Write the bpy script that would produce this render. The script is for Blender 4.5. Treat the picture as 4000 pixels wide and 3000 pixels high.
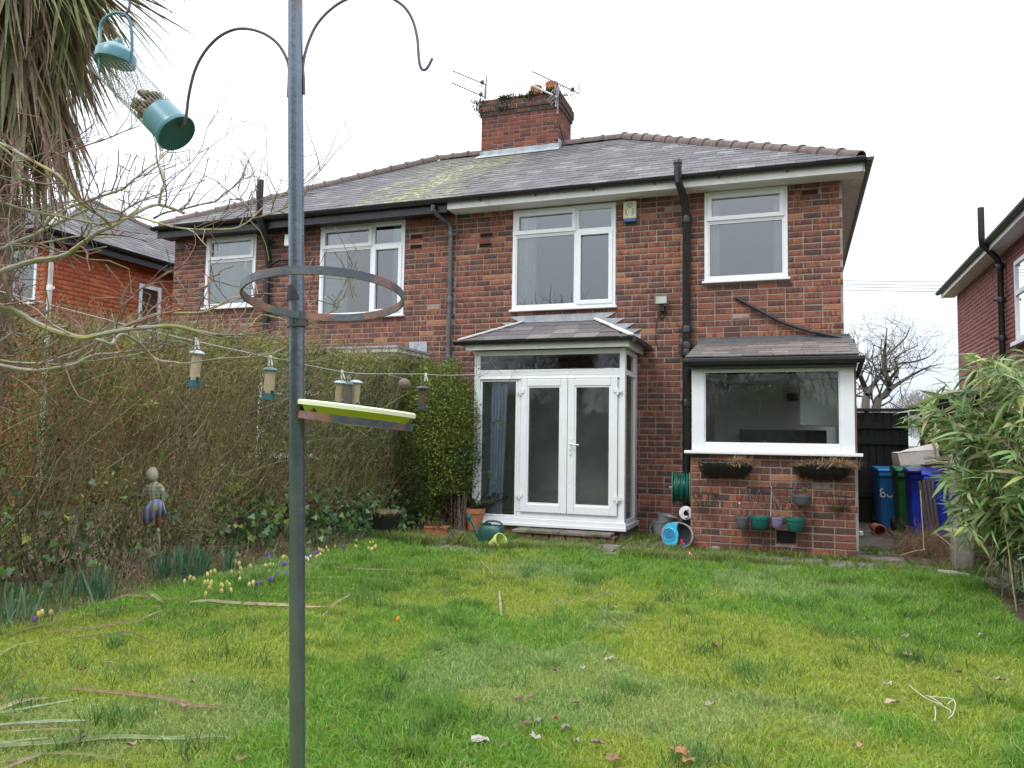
import bpy, math, random
import numpy as np
from mathutils import Vector, Matrix, noise as mnoise
random.seed(7)
rng = np.random.default_rng(11)
for o in list(bpy.data.objects):
    bpy.data.objects.remove(o)
scene = bpy.context.scene
COL = scene.collection
rad = math.radians

# ------------------------------------------------------------------ camera
CAM = Vector((0.0, -11.4, 1.35))
FPX = 3065.0                       # focal length in photo pixels (photo is 4000 wide)
yaw, pitch, roll = rad(19.97), rad(4.0), rad(0.9)
fwd = Vector((-math.sin(yaw) * math.cos(pitch), math.cos(yaw) * math.cos(pitch), math.sin(pitch)))
rt0 = Vector((math.cos(yaw), math.sin(yaw), 0))
up0 = rt0.cross(fwd)
RT = rt0 * math.cos(roll) + up0 * math.sin(roll)
UP = -rt0 * math.sin(roll) + up0 * math.cos(roll)
cam_data = bpy.data.cameras.new('camera')
cam_data.sensor_fit = 'HORIZONTAL'
cam_data.sensor_width = 36
cam_data.lens = FPX / 4000 * 36
cam_data.clip_start = 0.05
cam_data.clip_end = 3000
cam = bpy.data.objects.new('camera', cam_data)
COL.objects.link(cam)
m3 = Matrix((RT, UP, -fwd)).transposed()
cam.matrix_world = Matrix.Translation(CAM) @ m3.to_4x4()
scene.camera = cam


def ray(px, py):
    return RT * ((px - 2000) / FPX) - UP * ((py - 1500) / FPX) + fwd


def P(px, py, x=None, y=None, z=None, d=None):
    """world point seen at a place in the photograph, at a known plane or depth (used to survey the garden)"""
    r = ray(px, py)
    if d is not None:
        t = d
    elif x is not None:
        t = (x - CAM.x) / r.x
    elif y is not None:
        t = (y - CAM.y) / r.y
    else:
        t = (z - CAM.z) / r.z
    return CAM + r * t


OV = 4000 / 2212.0


def V(a, b, **k):
    return P(a * OV, b * OV, **k)


# ------------------------------------------------------------------ sky and sun (bright overcast)
SUN_EL, SUN_AZ = rad(52), rad(205)      # sun behind the camera and a little left, veiled by cloud
world = bpy.data.worlds.new('World')
scene.world = world
world.use_nodes = True
wt = world.node_tree
wn, wl = wt.nodes, wt.links
wn.clear()
wo = wn.new('ShaderNodeOutputWorld')
bg = wn.new('ShaderNodeBackground')
sky = wn.new('ShaderNodeTexSky')
sky.sky_type = 'NISHITA'
sky.sun_disc = False
sky.sun_elevation = SUN_EL
sky.sun_rotation = SUN_AZ
sky.dust_density = 3.0
wtc = wn.new('ShaderNodeTexCoord')
wmap = wn.new('ShaderNodeMapping')
wmap.inputs['Scale'].default_value = (1.0, 1.0, 3.0)
wnoise = wn.new('ShaderNodeTexNoise')
wnoise.inputs['Scale'].default_value = 2.2
wnoise.inputs['Detail'].default_value = 5
wramp = wn.new('ShaderNodeValToRGB')
wramp.color_ramp.elements[0].position = 0.3
wramp.color_ramp.elements[0].color = (0.80, 0.885, 1.0, 1)
wramp.color_ramp.elements[1].position = 0.7
wramp.color_ramp.elements[1].color = (0.95, 0.98, 1.0, 1)
wmul = wn.new('ShaderNodeVectorMath')
wmul.operation = 'SCALE'
wmix = wn.new('ShaderNodeMixRGB')
wmix.inputs['Fac'].default_value = 0.88
wl.new(wtc.outputs['Generated'], wmap.inputs['Vector'])
wl.new(wmap.outputs['Vector'], wnoise.inputs['Vector'])
wl.new(wnoise.outputs['Fac'], wramp.inputs['Fac'])
# overcast sky: the cloud deck is brighter overhead than near the horizon
wsep = wn.new('ShaderNodeSeparateXYZ')
wl.new(wtc.outputs['Generated'], wsep.inputs[0])
wmx = wn.new('ShaderNodeMath')
wmx.operation = 'MAXIMUM'
wmx.inputs[1].default_value = 0.0
wl.new(wsep.outputs['Z'], wmx.inputs[0])
wma = wn.new('ShaderNodeMath')
wma.operation = 'MULTIPLY_ADD'
wma.inputs[1].default_value = 1.35 * 12.5
wma.inputs[2].default_value = 0.55 * 12.5
wl.new(wmx.outputs[0], wma.inputs[0])
wl.new(wma.outputs[0], wmul.inputs['Scale'])
wl.new(wramp.outputs['Color'], wmul.inputs[0])
wl.new(sky.outputs['Color'], wmix.inputs['Color1'])
wl.new(wmul.outputs['Vector'], wmix.inputs['Color2'])
wl.new(wmix.outputs['Color'], bg.inputs['Color'])
bg.inputs['Strength'].default_value = 0.105
wl.new(bg.outputs['Background'], wo.inputs['Surface'])
sl = bpy.data.lights.new('sun', 'SUN')
sl.energy = 1.1
sl.angle = rad(18)
sl.color = (1.0, 0.97, 0.92)
sun = bpy.data.objects.new('sun', sl)
COL.objects.link(sun)
sun.rotation_euler = (rad(90) - SUN_EL, 0, -SUN_AZ + rad(180))
vs = scene.view_settings
vs.view_transform = 'Standard'
vs.look = 'None'
vs.gamma = 1
vs.exposure = 0.52
vs.use_curve_mapping = False


# ------------------------------------------------------------------ object helpers
def root_of(o):
    while o.parent:
        o = o.parent
    return o


def tag(o, label=None, cat=None, group=None, kind=None):
    if label: o['label'] = label
    if cat: o['category'] = cat
    if group: o['group'] = group
    if kind: o['kind'] = kind
    return o


def thing(name, label, cat, loc=(0, 0, 0), group=None):
    o = bpy.data.objects.new(name, None)
    o.empty_display_size = 0.1
    COL.objects.link(o)
    o.location = loc
    return tag(o, label, cat, group)


def finish(me, mat, smooth):
    if mat is not None:
        me.materials.append(mat)
    if smooth:
        me.shade_smooth()
        me.set_sharp_from_angle(angle=rad(smooth if smooth is not True else 40))


def link(name, me, parent=None):
    o = bpy.data.objects.new(name, me)
    COL.objects.link(o)
    if parent is not None:
        o.parent = parent
    return o


def frame_of(d, hint=(0, 0, 1)):
    d = Vector(d).normalized()
    h = Vector(hint)
    if abs(d.dot(h)) > 0.97:
        h = Vector((1, 0, 0)) if abs(d.x) < 0.9 else Vector((0, 1, 0))
    a = d.cross(h).normalized()
    return a, a.cross(d).normalized()


class MB:
    def __init__(s):
        s.v, s.f, s.c, s.cur = [], [], [], (1, 1, 1)

    def add(s, verts, faces, M=None):
        o = len(s.v)
        if M is not None:
            verts = [M @ Vector(p) for p in verts]
        s.v += [tuple(p) for p in verts]
        s.c += [s.cur] * len(verts)
        s.f += [tuple(i + o for i in f) for f in faces]
        return s

    def box(s, x0, x1, y0, y1, z0, z1, M=None):
        v = [(x0, y0, z0), (x1, y0, z0), (x1, y1, z0), (x0, y1, z0), (x0, y0, z1), (x1, y0, z1), (x1, y1, z1), (x0, y1, z1)]
        return s.add(v, [(0, 3, 2, 1), (4, 5, 6, 7), (0, 1, 5, 4), (1, 2, 6, 5), (2, 3, 7, 6), (3, 0, 4, 7)], M)

    def bar(s, a, b, w, h, hint=(0, 0, 1)):
        """a box-section bar from a to b, w across, h along the hint"""
        a, b = Vector(a), Vector(b)
        n, u = frame_of(b - a, hint)
        v = []
        for p in (a, b):
            for i, j in ((-1, -1), (1, -1), (1, 1), (-1, 1)):
                v.append(p + n * (i * w / 2) + u * (j * h / 2))
        return s.add(v, [(3, 2, 1, 0), (4, 5, 6, 7), (0, 1, 5, 4), (1, 2, 6, 5), (2, 3, 7, 6), (3, 0, 4, 7)])

    def tube(s, pts, r, n=8, cap=True):
        pts = [Vector(p) for p in pts]
        k = len(pts)
        if not hasattr(r, '__len__'):
            r = [r] * k
        v, f = [], []
        a = None
        for i, p in enumerate(pts):
            t = (pts[min(i + 1, k - 1)] - pts[max(i - 1, 0)])
            if t.length < 1e-9: t = Vector((0, 0, 1))
            t.normalize()
            if a is None:
                a, b = frame_of(t)
            else:
                a = (a - t * a.dot(t))
                if a.length < 1e-6: a, _ = frame_of(t)
                a.normalize()
                b = a.cross(t)
            for j in range(n):
                q = 2 * math.pi * j / n
                v.append(p + a * (math.cos(q) * r[i]) + b * (math.sin(q) * r[i]))
        for i in range(k - 1):
            for j in range(n):
                j2 = (j + 1) % n
                f.append((i * n + j, (i + 1) * n + j, (i + 1) * n + j2, i * n + j2))
        if cap:
            f.append(tuple(range(n)))
            f.append(tuple(reversed(range((k - 1) * n, k * n))))
        return s.add(v, f)

    def lathe(s, prof, n=24, M=None, cap0=False, cap1=False, arc=2 * math.pi):
        v, f = [], []
        full = abs(arc - 2 * math.pi) < 1e-6
        m = n if full else n + 1
        for r, z in prof:
            for j in range(m):
                q = arc * j / n
                v.append((r * math.cos(q), r * math.sin(q), z))
        for i in range(len(prof) - 1):
            for j in range(n):
                j2 = (j + 1) % m
                f.append((i * m + j, i * m + j2, (i + 1) * m + j2, (i + 1) * m + j))
        if cap0: f.append(tuple(reversed(range(m))))
        if cap1: f.append(tuple(range((len(prof) - 1) * m, len(prof) * m)))
        return s.add(v, f, M)

    def prism(s, poly, ax, a, b, M=None):
        """extrude a 2-D polygon along axis ax (0,1,2) from a to b"""
        def mk(p, t):
            q = list(p)
            q.insert(ax, t)
            return tuple(q)
        n = len(poly)
        v = [mk(p, a) for p in poly] + [mk(p, b) for p in poly]
        f = [tuple(range(n)), tuple(range(2 * n - 1, n - 1, -1))]
        for i in range(n):
            j = (i + 1) % n
            f.append((j, i, n + i, n + j))
        return s.add(v, f, M)

    def ribbon(s, pts, w, side, fold=0.0):
        """a leaf: centre line pts, half widths w, side = width direction, fold lowers the edges"""
        k = len(pts)
        v, f = [], []
        side = Vector(side).normalized()
        for i, p in enumerate(pts):
            p = Vector(p)
            t = (Vector(pts[min(i + 1, k - 1)]) - Vector(pts[max(i - 1, 0)])).normalized()
            n = side.cross(t)
            v += [p - side * w[i] - n * (fold * w[i]), p, p + side * w[i] - n * (fold * w[i])]
        for i in range(k - 1):
            a, b = 3 * i, 3 * i + 3
            f += [(a, a + 1, b + 1, b), (a + 1, a + 2, b + 2, b + 1)]
        return s.add(v, f)

    def build(s, name, mat, parent=None, smooth=False, bevel=0, local=False):
        me = bpy.data.meshes.new(name)
        v = s.v
        if parent is not None and not local:
            l = root_of(parent).location
            v = [(p[0] - l.x, p[1] - l.y, p[2] - l.z) for p in v]
        me.from_pydata(v, [], s.f)
        at = me.attributes.new('col', 'FLOAT_COLOR', 'POINT')
        at.data.foreach_set('color', np.array([(c[0], c[1], c[2], 1) for c in s.c], dtype=np.float32).ravel())
        finish(me, mat, smooth)
        o = link(name, me, parent)
        if bevel:
            bv = o.modifiers.new('bevel', 'BEVEL')
            bv.width = bevel
            bv.segments = 2
            bv.limit_method = 'ANGLE'
            bv.angle_limit = rad(40)
        return o

    def top(s, name, mat, label, cat, group=None, kind=None, smooth=False, bevel=0):
        """a thing that is one mesh: its origin goes to its base"""
        a = np.array(s.v)
        c = Vector(((a[:, 0].min() + a[:, 0].max()) / 2, (a[:, 1].min() + a[:, 1].max()) / 2, a[:, 2].min()))
        s.v = [(p[0] - c.x, p[1] - c.y, p[2] - c.z) for p in s.v]
        o = s.build(name, mat, None, smooth, bevel)
        o.location = c
        return tag(o, label, cat, group, kind)


def np_mesh(name, verts, faces, mat, cols=None, parent=None, smooth=False):
    """verts (N,3); faces (M,k) all of one size"""
    me = bpy.data.meshes.new(name)
    verts = np.asarray(verts, dtype=np.float32)
    if parent is not None:
        verts = verts - np.array(root_of(parent).location, dtype=np.float32)
    faces = np.asarray(faces, dtype=np.int32)
    M, k = faces.shape
    me.vertices.add(len(verts))
    me.vertices.foreach_set('co', verts.ravel())
    me.loops.add(M * k)
    me.loops.foreach_set('vertex_index', faces.ravel())
    me.polygons.add(M)
    me.polygons.foreach_set('loop_start', np.arange(0, M * k, k, dtype=np.int32))
    me.polygons.foreach_set('loop_total', np.full(M, k, dtype=np.int32))
    me.update(calc_edges=True)
    if cols is not None:
        at = me.attributes.new('col', 'FLOAT_COLOR', 'POINT')
        c4 = np.ones((len(verts), 4), dtype=np.float32)
        c4[:, :3] = cols
        at.data.foreach_set('color', c4.ravel())
    finish(me, mat, smooth)
    return link(name, me, parent)


_lat = rng.random((64, 64))


def vnoise(x, y, sc):
    """smooth 2-D value noise, numpy"""
    x = np.asarray(x) * sc + 100.3
    y = np.asarray(y) * sc + 57.7
    xi, yi = np.floor(x).astype(int), np.floor(y).astype(int)
    fx, fy = x - xi, y - yi
    fx, fy = fx * fx * (3 - 2 * fx), fy * fy * (3 - 2 * fy)
    g = lambda a, b: _lat[a % 64, b % 64]
    return (g(xi, yi) * (1 - fx) + g(xi + 1, yi) * fx) * (1 - fy) + (g(xi, yi + 1) * (1 - fx) + g(xi + 1, yi + 1) * fx) * fy


# ------------------------------------------------------------------ materials
class NT:
    def __init__(s, name):
        s.m = bpy.data.materials.new(name)
        s.m.use_nodes = True
        s.t = s.m.node_tree
        s.b = s.t.nodes['Principled BSDF']
        s.out = s.t.nodes['Material Output']

    def n(s, typ, **k):
        nd = s.t.nodes.new('ShaderNode' + typ)
        for a, b in k.items():
            setattr(nd, a, b)
        return nd

    def l(s, a, b):
        s.t.links.new(a, b)

    def pos(s, scale=(1, 1, 1)):
        g = s.n('NewGeometry')
        mp = s.n('Mapping')
        mp.inputs['Scale'].default_value = scale
        s.l(g.outputs['Position'], mp.inputs['Vector'])
        return mp.outputs['Vector']

    def noise(s, scale, detail=3, vec=None, rough=0.55):
        nd = s.n('TexNoise')
        nd.inputs['Scale'].default_value = scale
        nd.inputs['Detail'].default_value = detail
        nd.inputs['Roughness'].default_value = rough
        s.l(vec if vec is not None else s.pos(), nd.inputs['Vector'])
        return nd.outputs['Fac']

    def ramp(s, fac, stops, const=False):
        r = s.n('ValToRGB')
        e = r.color_ramp
        if const: e.interpolation = 'CONSTANT'
        while len(e.elements) < len(stops):
            e.elements.new(0.5)
        for i, (p, c) in enumerate(stops):
            e.elements[i].position = p
            if not hasattr(c, '__len__'): c = (c, c, c)
            e.elements[i].color = (c[0], c[1], c[2], 1)
        s.l(fac, r.inputs['Fac'])
        return r.outputs['Color']

    def mix(s, fac, a, b, mode='MIX'):
        m = s.n('MixRGB', blend_type=mode)
        for sock, val in ((m.inputs['Fac'], fac), (m.inputs['Color1'], a), (m.inputs['Color2'], b)):
            if hasattr(val, 'is_output'): s.l(val, sock)
            elif hasattr(val, '__len__'): sock.default_value = (val[0], val[1], val[2], 1)
            else: sock.default_value = val if sock.type == 'VALUE' else (val, val, val, 1)
        return m.outputs['Color']

    def math(s, op, a, b=0.0):
        m = s.n('Math', operation=op)
        for i, val in enumerate((a, b)):
            if hasattr(val, 'is_output'): s.l(val, m.inputs[i])
            else: m.inputs[i].default_value = val
        return m.outputs[0]

    def bump(s, h, strength=0.3, dist=0.01):
        b = s.n('Bump')
        b.inputs['Strength'].default_value = strength
        b.inputs['Distance'].default_value = dist
        s.l(h, b.inputs['Height'])
        s.l(b.outputs['Normal'], s.b.inputs['Normal'])

    def set(s, col=None, rough=None, metal=None, spec=None):
        for key, val in (('Base Color', col), ('Roughness', rough), ('Metallic', metal), ('Specular IOR Level', spec)):
            if val is None: continue
            if hasattr(val, 'is_output'): s.l(val, s.b.inputs[key])
            elif key == 'Base Color': s.b.inputs[key].default_value = (val[0], val[1], val[2], 1)
            else: s.b.inputs[key].default_value = val
        return s.m


def simple(name, col, rough=0.6, var=0.25, scale=9, bump=0.15, bscale=60, col2=None, thr=(0.45, 0.65), metal=0, spec=0.5, stretch=(1, 1, 1)):
    """painted or natural surface: base colour varied by noise, optional second colour in patches, fine relief"""
    t = NT(name)
    v = t.pos(stretch)
    n1 = t.noise(scale, 4, v)
    lo = tuple(c * (1 - var) for c in col)
    hi = tuple(min(1, c * (1 + var)) for c in col)
    c = t.ramp(n1, [(0.3, lo), (0.7, hi)])
    if col2 is not None:
        n2 = t.noise(scale * 0.6, 5, v, 0.65)
        c = t.mix(t.ramp(n2, [(thr[0], 0), (thr[1], 1)]), c, col2)
    t.set(c, rough, metal, spec)
    rv = t.noise(scale * 1.7, 3, v)
    t.l(t.ramp(rv, [(0.2, max(0.02, rough - 0.12)), (0.8, min(1, rough + 0.12))]), t.b.inputs['Roughness'])
    if bump:
        t.bump(t.noise(bscale, 3, v), bump, 0.006)
    return t.m


def foliage(name, trans=0.35, rough=0.5, tint=(1, 1, 1), var=0.15):
    """leaf surface coloured by the mesh's own col attribute, letting some light through"""
    t = NT(name)
    at = t.n('Attribute', attribute_name='col')
    n1 = t.noise(25, 2)
    c = t.mix(1.0, at.outputs['Color'], t.ramp(n1, [(0.25, 1 - var), (0.75, 1 + var)]), 'MULTIPLY')
    t.set(c, rough, 0, 0.35)
    tr = t.n('BsdfTranslucent')
    t.l(c, tr.inputs['Color'])
    mx = t.n('MixShader')
    mx.inputs['Fac'].default_value = trans
    t.l(t.b.outputs[0], mx.inputs[1])
    t.l(tr.outputs[0], mx.inputs[2])
    t.l(mx.outputs[0], t.out.inputs['Surface'])
    return t.m


def brick_mat(name, palette, seed_attr, stripes=0.6, grime=0.3, soot=0.0):
    t = NT(name)
    if seed_attr:
        a = t.n('Attribute', attribute_name='seed')
        seed = a.outputs['Fac']
    else:
        a = t.n('ObjectInfo')
        seed = a.outputs['Random']
    base = t.ramp(seed, palette, True)
    s2 = t.math('FRACT', t.math('MULTIPLY', seed, 7.31))
    s3 = t.math('FRACT', t.math('MULTIPLY', seed, 23.7))
    g = t.n('NewGeometry')
    # each brick shifts its own piece of the pattern
    cx = t.n('CombineXYZ')
    t.l(t.math('MULTIPLY', s2, 31.0), cx.inputs[0])
    t.l(t.math('MULTIPLY', s3, 17.0), cx.inputs[2])
    va = t.n('VectorMath', operation='ADD')
    t.l(g.outputs['Position'], va.inputs[0])
    t.l(cx.outputs[0], va.inputs[1])
    vec = va.outputs[0]
    mp = t.n('Mapping')
    mp.inputs['Scale'].default_value = (1, 1, 0.16)
    t.l(vec, mp.inputs['Vector'])
    st = t.ramp(t.noise(26, 3, mp.outputs[0]), [(0.46, 0), (0.55, 1)])
    stf = t.math('MULTIPLY', t.math('MULTIPLY', st, t.math('GREATER_THAN', s2, 0.30)), stripes)
    dark = t.mix(s3, (0.075, 0.040, 0.036), (0.12, 0.055, 0.044))
    c = t.mix(stf, base, dark)
    pat = t.ramp(t.noise(31, 3, mp.outputs[0]), [(0.60, 0), (0.66, 1)])
    c = t.mix(t.math('MULTIPLY', t.math('MULTIPLY', pat, t.math('GREATER_THAN', s3, 0.55)), stripes * 0.8), c, (0.33, 0.17, 0.115))
    c = t.mix(1.0, c, t.ramp(t.noise(38, 4, vec), [(0.25, 0.72), (0.75, 1.22)]), 'MULTIPLY')
    c = t.mix(t.ramp(t.noise(95, 2, vec), [(0.70, 0), (0.78, 0.55)]), c, (0.42, 0.34, 0.28))
    c = t.mix(t.math('MULTIPLY', t.ramp(t.noise(2.3, 5), [(0.45, 0), (0.75, 1)]), grime), c, (0.05, 0.036, 0.03))
    t.set(c, 0.88, 0, 0.25)
    t.bump(t.noise(70, 4, vec), 0.5, 0.006)
    return t.m


def slate_mat(name, seed_attr, stops, lichen=1.0):
    t = NT(name)
    if seed_attr:
        seed = t.n('Attribute', attribute_name='seed').outputs['Fac']
    else:
        seed = t.n('ObjectInfo').outputs['Random']
    c = t.ramp(seed, stops)
    g = t.n('NewGeometry')
    mp = t.n('Mapping')
    mp.inputs['Scale'].default_value = (1.4, 0.35, 0.35)
    t.l(g.outputs['Position'], mp.inputs['Vector'])
    # pale and green growth running down the slope below the ridge and the stack
    n1 = t.noise(1.5, 6, mp.outputs[0], 0.62)
    n2 = t.noise(9, 5, None, 0.7)
    sep = t.n('SeparateXYZ')
    t.l(g.outputs['Position'], sep.inputs[0])
    near = t.math('SUBTRACT', 1.0, t.math('MULTIPLY', t.math('ABSOLUTE', t.math('ADD', sep.outputs[0], 5.9)), 0.33))
    f = t.math('MULTIPLY', t.ramp(t.math('MULTIPLY', n1, t.math('MAXIMUM', near, 0.25)), [(0.30, 0), (0.52, 1)]), lichen)
    c = t.mix(t.math('MULTIPLY', f, 0.75), c, (0.17, 0.165, 0.075))
    f2 = t.math('MULTIPLY', f, t.ramp(n2, [(0.5, 0), (0.62, 1)]))
    c = t.mix(f2, c, (0.40, 0.40, 0.33))
    c = t.mix(1.0, c, t.ramp(t.noise(22, 4), [(0.25, 0.75), (0.75, 1.2)]), 'MULTIPLY')
    t.set(c, 0.8, 0, 0.22)
    t.bump(t.noise(45, 4), 0.35, 0.004)
    return t.m


def glass_mat(name, ior=1.9, tint=(0.85, 0.9, 0.88), rough=0.0):
    t = NT(name)
    t.t.nodes.remove(t.b)
    fr = t.n('Fresnel')
    fr.inputs['IOR'].default_value = ior
    tr = t.n('BsdfTransparent')
    tr.inputs['Color'].default_value = (*tint, 1)
    gl = t.n('BsdfGlossy')
    gl.inputs['Roughness'].default_value = rough
    gl.inputs['Color'].default_value = (0.93, 0.97, 1, 1)
    bp = t.n('Bump')
    bp.inputs['Strength'].default_value = 0.02
    bp.inputs['Distance'].default_value = 0.02
    t.l(t.noise(1.3, 1), bp.inputs['Height'])
    t.l(bp.outputs[0], gl.inputs['Normal'])
    mx = t.n('MixShader')
    t.l(fr.outputs[0], mx.inputs[0])
    t.l(tr.outputs[0], mx.inputs[1])
    t.l(gl.outputs[0], mx.inputs[2])
    t.l(mx.outputs[0], t.out.inputs['Surface'])
    return t.m


PAL_OLD = [(0.0, (0.105, 0.056, 0.050)), (0.08, (0.145, 0.067, 0.055)), (0.22, (0.185, 0.074, 0.056)), (0.38, (0.215, 0.081, 0.057)), (0.56, (0.245, 0.090, 0.058)),
           (0.72, (0.275, 0.100, 0.059)), (0.86, (0.315, 0.120, 0.063)), (0.955, (0.34, 0.15, 0.085)), (0.985, (0.32, 0.235, 0.18))]
PAL_STACK = [(0.0, (0.12, 0.045, 0.038)), (0.18, (0.20, 0.058, 0.042)), (0.5, (0.235, 0.066, 0.046)), (0.8, (0.27, 0.08, 0.052)), (0.94, (0.10, 0.06, 0.052))]
PAL_SOOT = [(0.0, (0.06, 0.042, 0.04)), (0.5, (0.085, 0.05, 0.045)), (0.8, (0.13, 0.055, 0.045))]
PAL_ORANGE = [(0.0, (0.37, 0.085, 0.036)), (0.3, (0.42, 0.105, 0.042)), (0.65, (0.46, 0.12, 0.05)), (0.9, (0.36, 0.11, 0.055))]
PAL_RED = [(0.0, (0.27, 0.105, 0.095)), (0.3, (0.29, 0.112, 0.098)), (0.65, (0.31, 0.12, 0.102)), (0.9, (0.28, 0.118, 0.105))]
SLATES = [(0.0, (0.104, 0.098, 0.104)), (0.5, (0.130, 0.122, 0.127)), (0.88, (0.156, 0.147, 0.151)), (1.0, (0.21, 0.20, 0.20))]
M = {}
for k, pal, st, gr in (('old', PAL_OLD, 0.78, 0.38), ('stack', PAL_STACK, 0.3, 0.35), ('soot', PAL_SOOT, 0.3, 0.4), ('orange', PAL_ORANGE, 0.0, 0.05), ('red', PAL_RED, 0.0, 0.15)):
    M['brick_' + k] = brick_mat('brick_' + k, pal, False, st, gr)
    M['bricks_' + k] = brick_mat('bricks_' + k, pal, True, st, gr)
M['slate'] = slate_mat('slate', False, SLATES)
M['slates'] = slate_mat('slates', True, SLATES)
M['slate_porch'] = slate_mat('slate_porch', False, [(0, (0.12, 0.105, 0.11)), (1, (0.21, 0.185, 0.185))], 0.25)
M['slate_lean'] = slate_mat('slate_lean', False, [(0, (0.115, 0.10, 0.093)), (1, (0.215, 0.188, 0.17))], 0.2)
M['mortar'] = simple('mortar', (0.285, 0.232, 0.192), 0.95, 0.25, 6, 0.6, 90, (0.20, 0.16, 0.135), (0.5, 0.72))
M['mortar_dark'] = simple('mortar_dark', (0.20, 0.165, 0.14), 0.95, 0.3, 6, 0.6, 90)
M['mortar_orange'] = simple('mortar_orange', (0.20, 0.075, 0.045), 0.95, 0.2, 6, 0.5, 90)
M['air_brick'] = simple('air_brick_clay', (0.15, 0.062, 0.048), 0.9, 0.2, 9, 0.3)
M['mortar_red'] = simple('mortar_red', (0.17, 0.08, 0.07), 0.95, 0.2, 6, 0.5, 90)
M['upvc'] = simple('upvc', (0.72, 0.73, 0.745), 0.32, 0.03, 3, 0.02, 30, (0.66, 0.66, 0.63), (0.60, 0.85))
M['white_paint'] = simple('white_paint', (0.74, 0.74, 0.72), 0.5, 0.06, 5, 0.1, 60, (0.48, 0.46, 0.41), (0.55, 0.8))
M['peeling'] = simple('peeling_paint', (0.62, 0.60, 0.55), 0.8, 0.15, 7, 0.6, 50, (0.20, 0.15, 0.11), (0.52, 0.60), stretch=(0.5, 1, 3))
M['black_paint'] = simple('black_paint', (0.016, 0.016, 0.018), 0.38, 0.4, 12, 0.12, 60, (0.05, 0.045, 0.04), (0.58, 0.75))
M['black_rough'] = simple('black_timber', (0.014, 0.014, 0.016), 0.6, 0.4, 6, 0.5, 30, (0.035, 0.033, 0.033), (0.55, 0.75), stretch=(6, 6, 0.6))
M['grey_pipe'] = simple('grey_pipe', (0.085, 0.085, 0.092), 0.45, 0.25, 9, 0.1)
M['lead'] = simple('lead', (0.34, 0.37, 0.40), 0.5, 0.22, 7, 0.3, 30, (0.22, 0.23, 0.25), (0.5, 0.7))
M['ridge'] = simple('ridge_tile', (0.135, 0.096, 0.088), 0.85, 0.3, 8, 0.4, 60, (0.11, 0.10, 0.075), (0.5, 0.68))
M['terracotta'] = simple('terracotta', (0.42, 0.155, 0.075), 0.8, 0.15, 9, 0.25, 60, (0.30, 0.15, 0.09), (0.55, 0.75))
M['glass'] = glass_mat('window_glass', 2.5, (0.97, 0.985, 0.98))
M['glass_low'] = glass_mat('door_glass', 1.7, (0.93, 0.96, 0.95))
M['room'] = simple('room_wall', (0.40, 0.41, 0.42), 0.9, 0.1, 2, 0)
M['room_dark'] = simple('room_dark', (0.78, 0.78, 0.76), 0.9, 0.2, 2, 0)
M['room_white'] = simple('room_white', (0.75, 0.76, 0.74), 0.7, 0.05, 2, 0)
M['curtain'] = simple('curtain_cloth', (0.82, 0.86, 0.82), 0.9, 0.06, 14, 0.1, 80)
M['curtain_blue'] = simple('curtain_blue', (0.68, 0.80, 0.84), 0.9, 0.06, 14, 0.1, 80)
M['curtain_lilac'] = simple('curtain_lilac', (0.60, 0.68, 0.82), 0.9, 0.08, 14, 0.1, 80)
# ------------------------------------------------------------------ masonry and slate builders
GAUGE, BLEN = 0.0858, 0.238


def unit_brick():
    i, j, c = 0.022, 0.06, 0.55
    v = [(-.5, 0, -.5), (.5, 0, -.5), (.5, 0, .5), (-.5, 0, .5),
         (-.5, c, -.5), (.5, c, -.5), (.5, c, .5), (-.5, c, .5),
         (-.5 + i, 1, -.5 + j), (.5 - i, 1, -.5 + j), (.5 - i, 1, .5 - j), (-.5 + i, 1, .5 - j)]
    f = []
    for a in (0, 4):
        for k in range(4):
            k2 = (k + 1) % 4
            f.append((a + k, a + k2, a + 4 + k2, a + 4 + k))
    f.append((8, 9, 10, 11))
    return np.array(v), np.array(f)


UB_V, UB_F = unit_brick()
_bm = {}


def brick_mesh(mat):
    if mat.name not in _bm:
        me = bpy.data.meshes.new('brick')
        me.from_pydata(UB_V.tolist(), [], UB_F.tolist())
        me.materials.append(mat)
        _bm[mat.name] = me
    return _bm[mat.name]


def holed(mb, U0, U1, Z0, Z1, holes, to3d):
    us = sorted({U0, U1, *[min(max(h[k], U0), U1) for h in holes for k in (0, 1)]})
    zs = sorted({Z0, Z1, *[min(max(h[k], Z0), Z1) for h in holes for k in (2, 3)]})
    for a, b in zip(us, us[1:]):
        for c, d in zip(zs, zs[1:]):
            m, n = (a + b) / 2, (c + d) / 2
            if any(h[0] < m < h[1] and h[2] < n < h[3] for h in holes): continue
            mb.add([to3d(a, c), to3d(b, c), to3d(b, d), to3d(a, d)], [(0, 1, 2, 3)])


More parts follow.
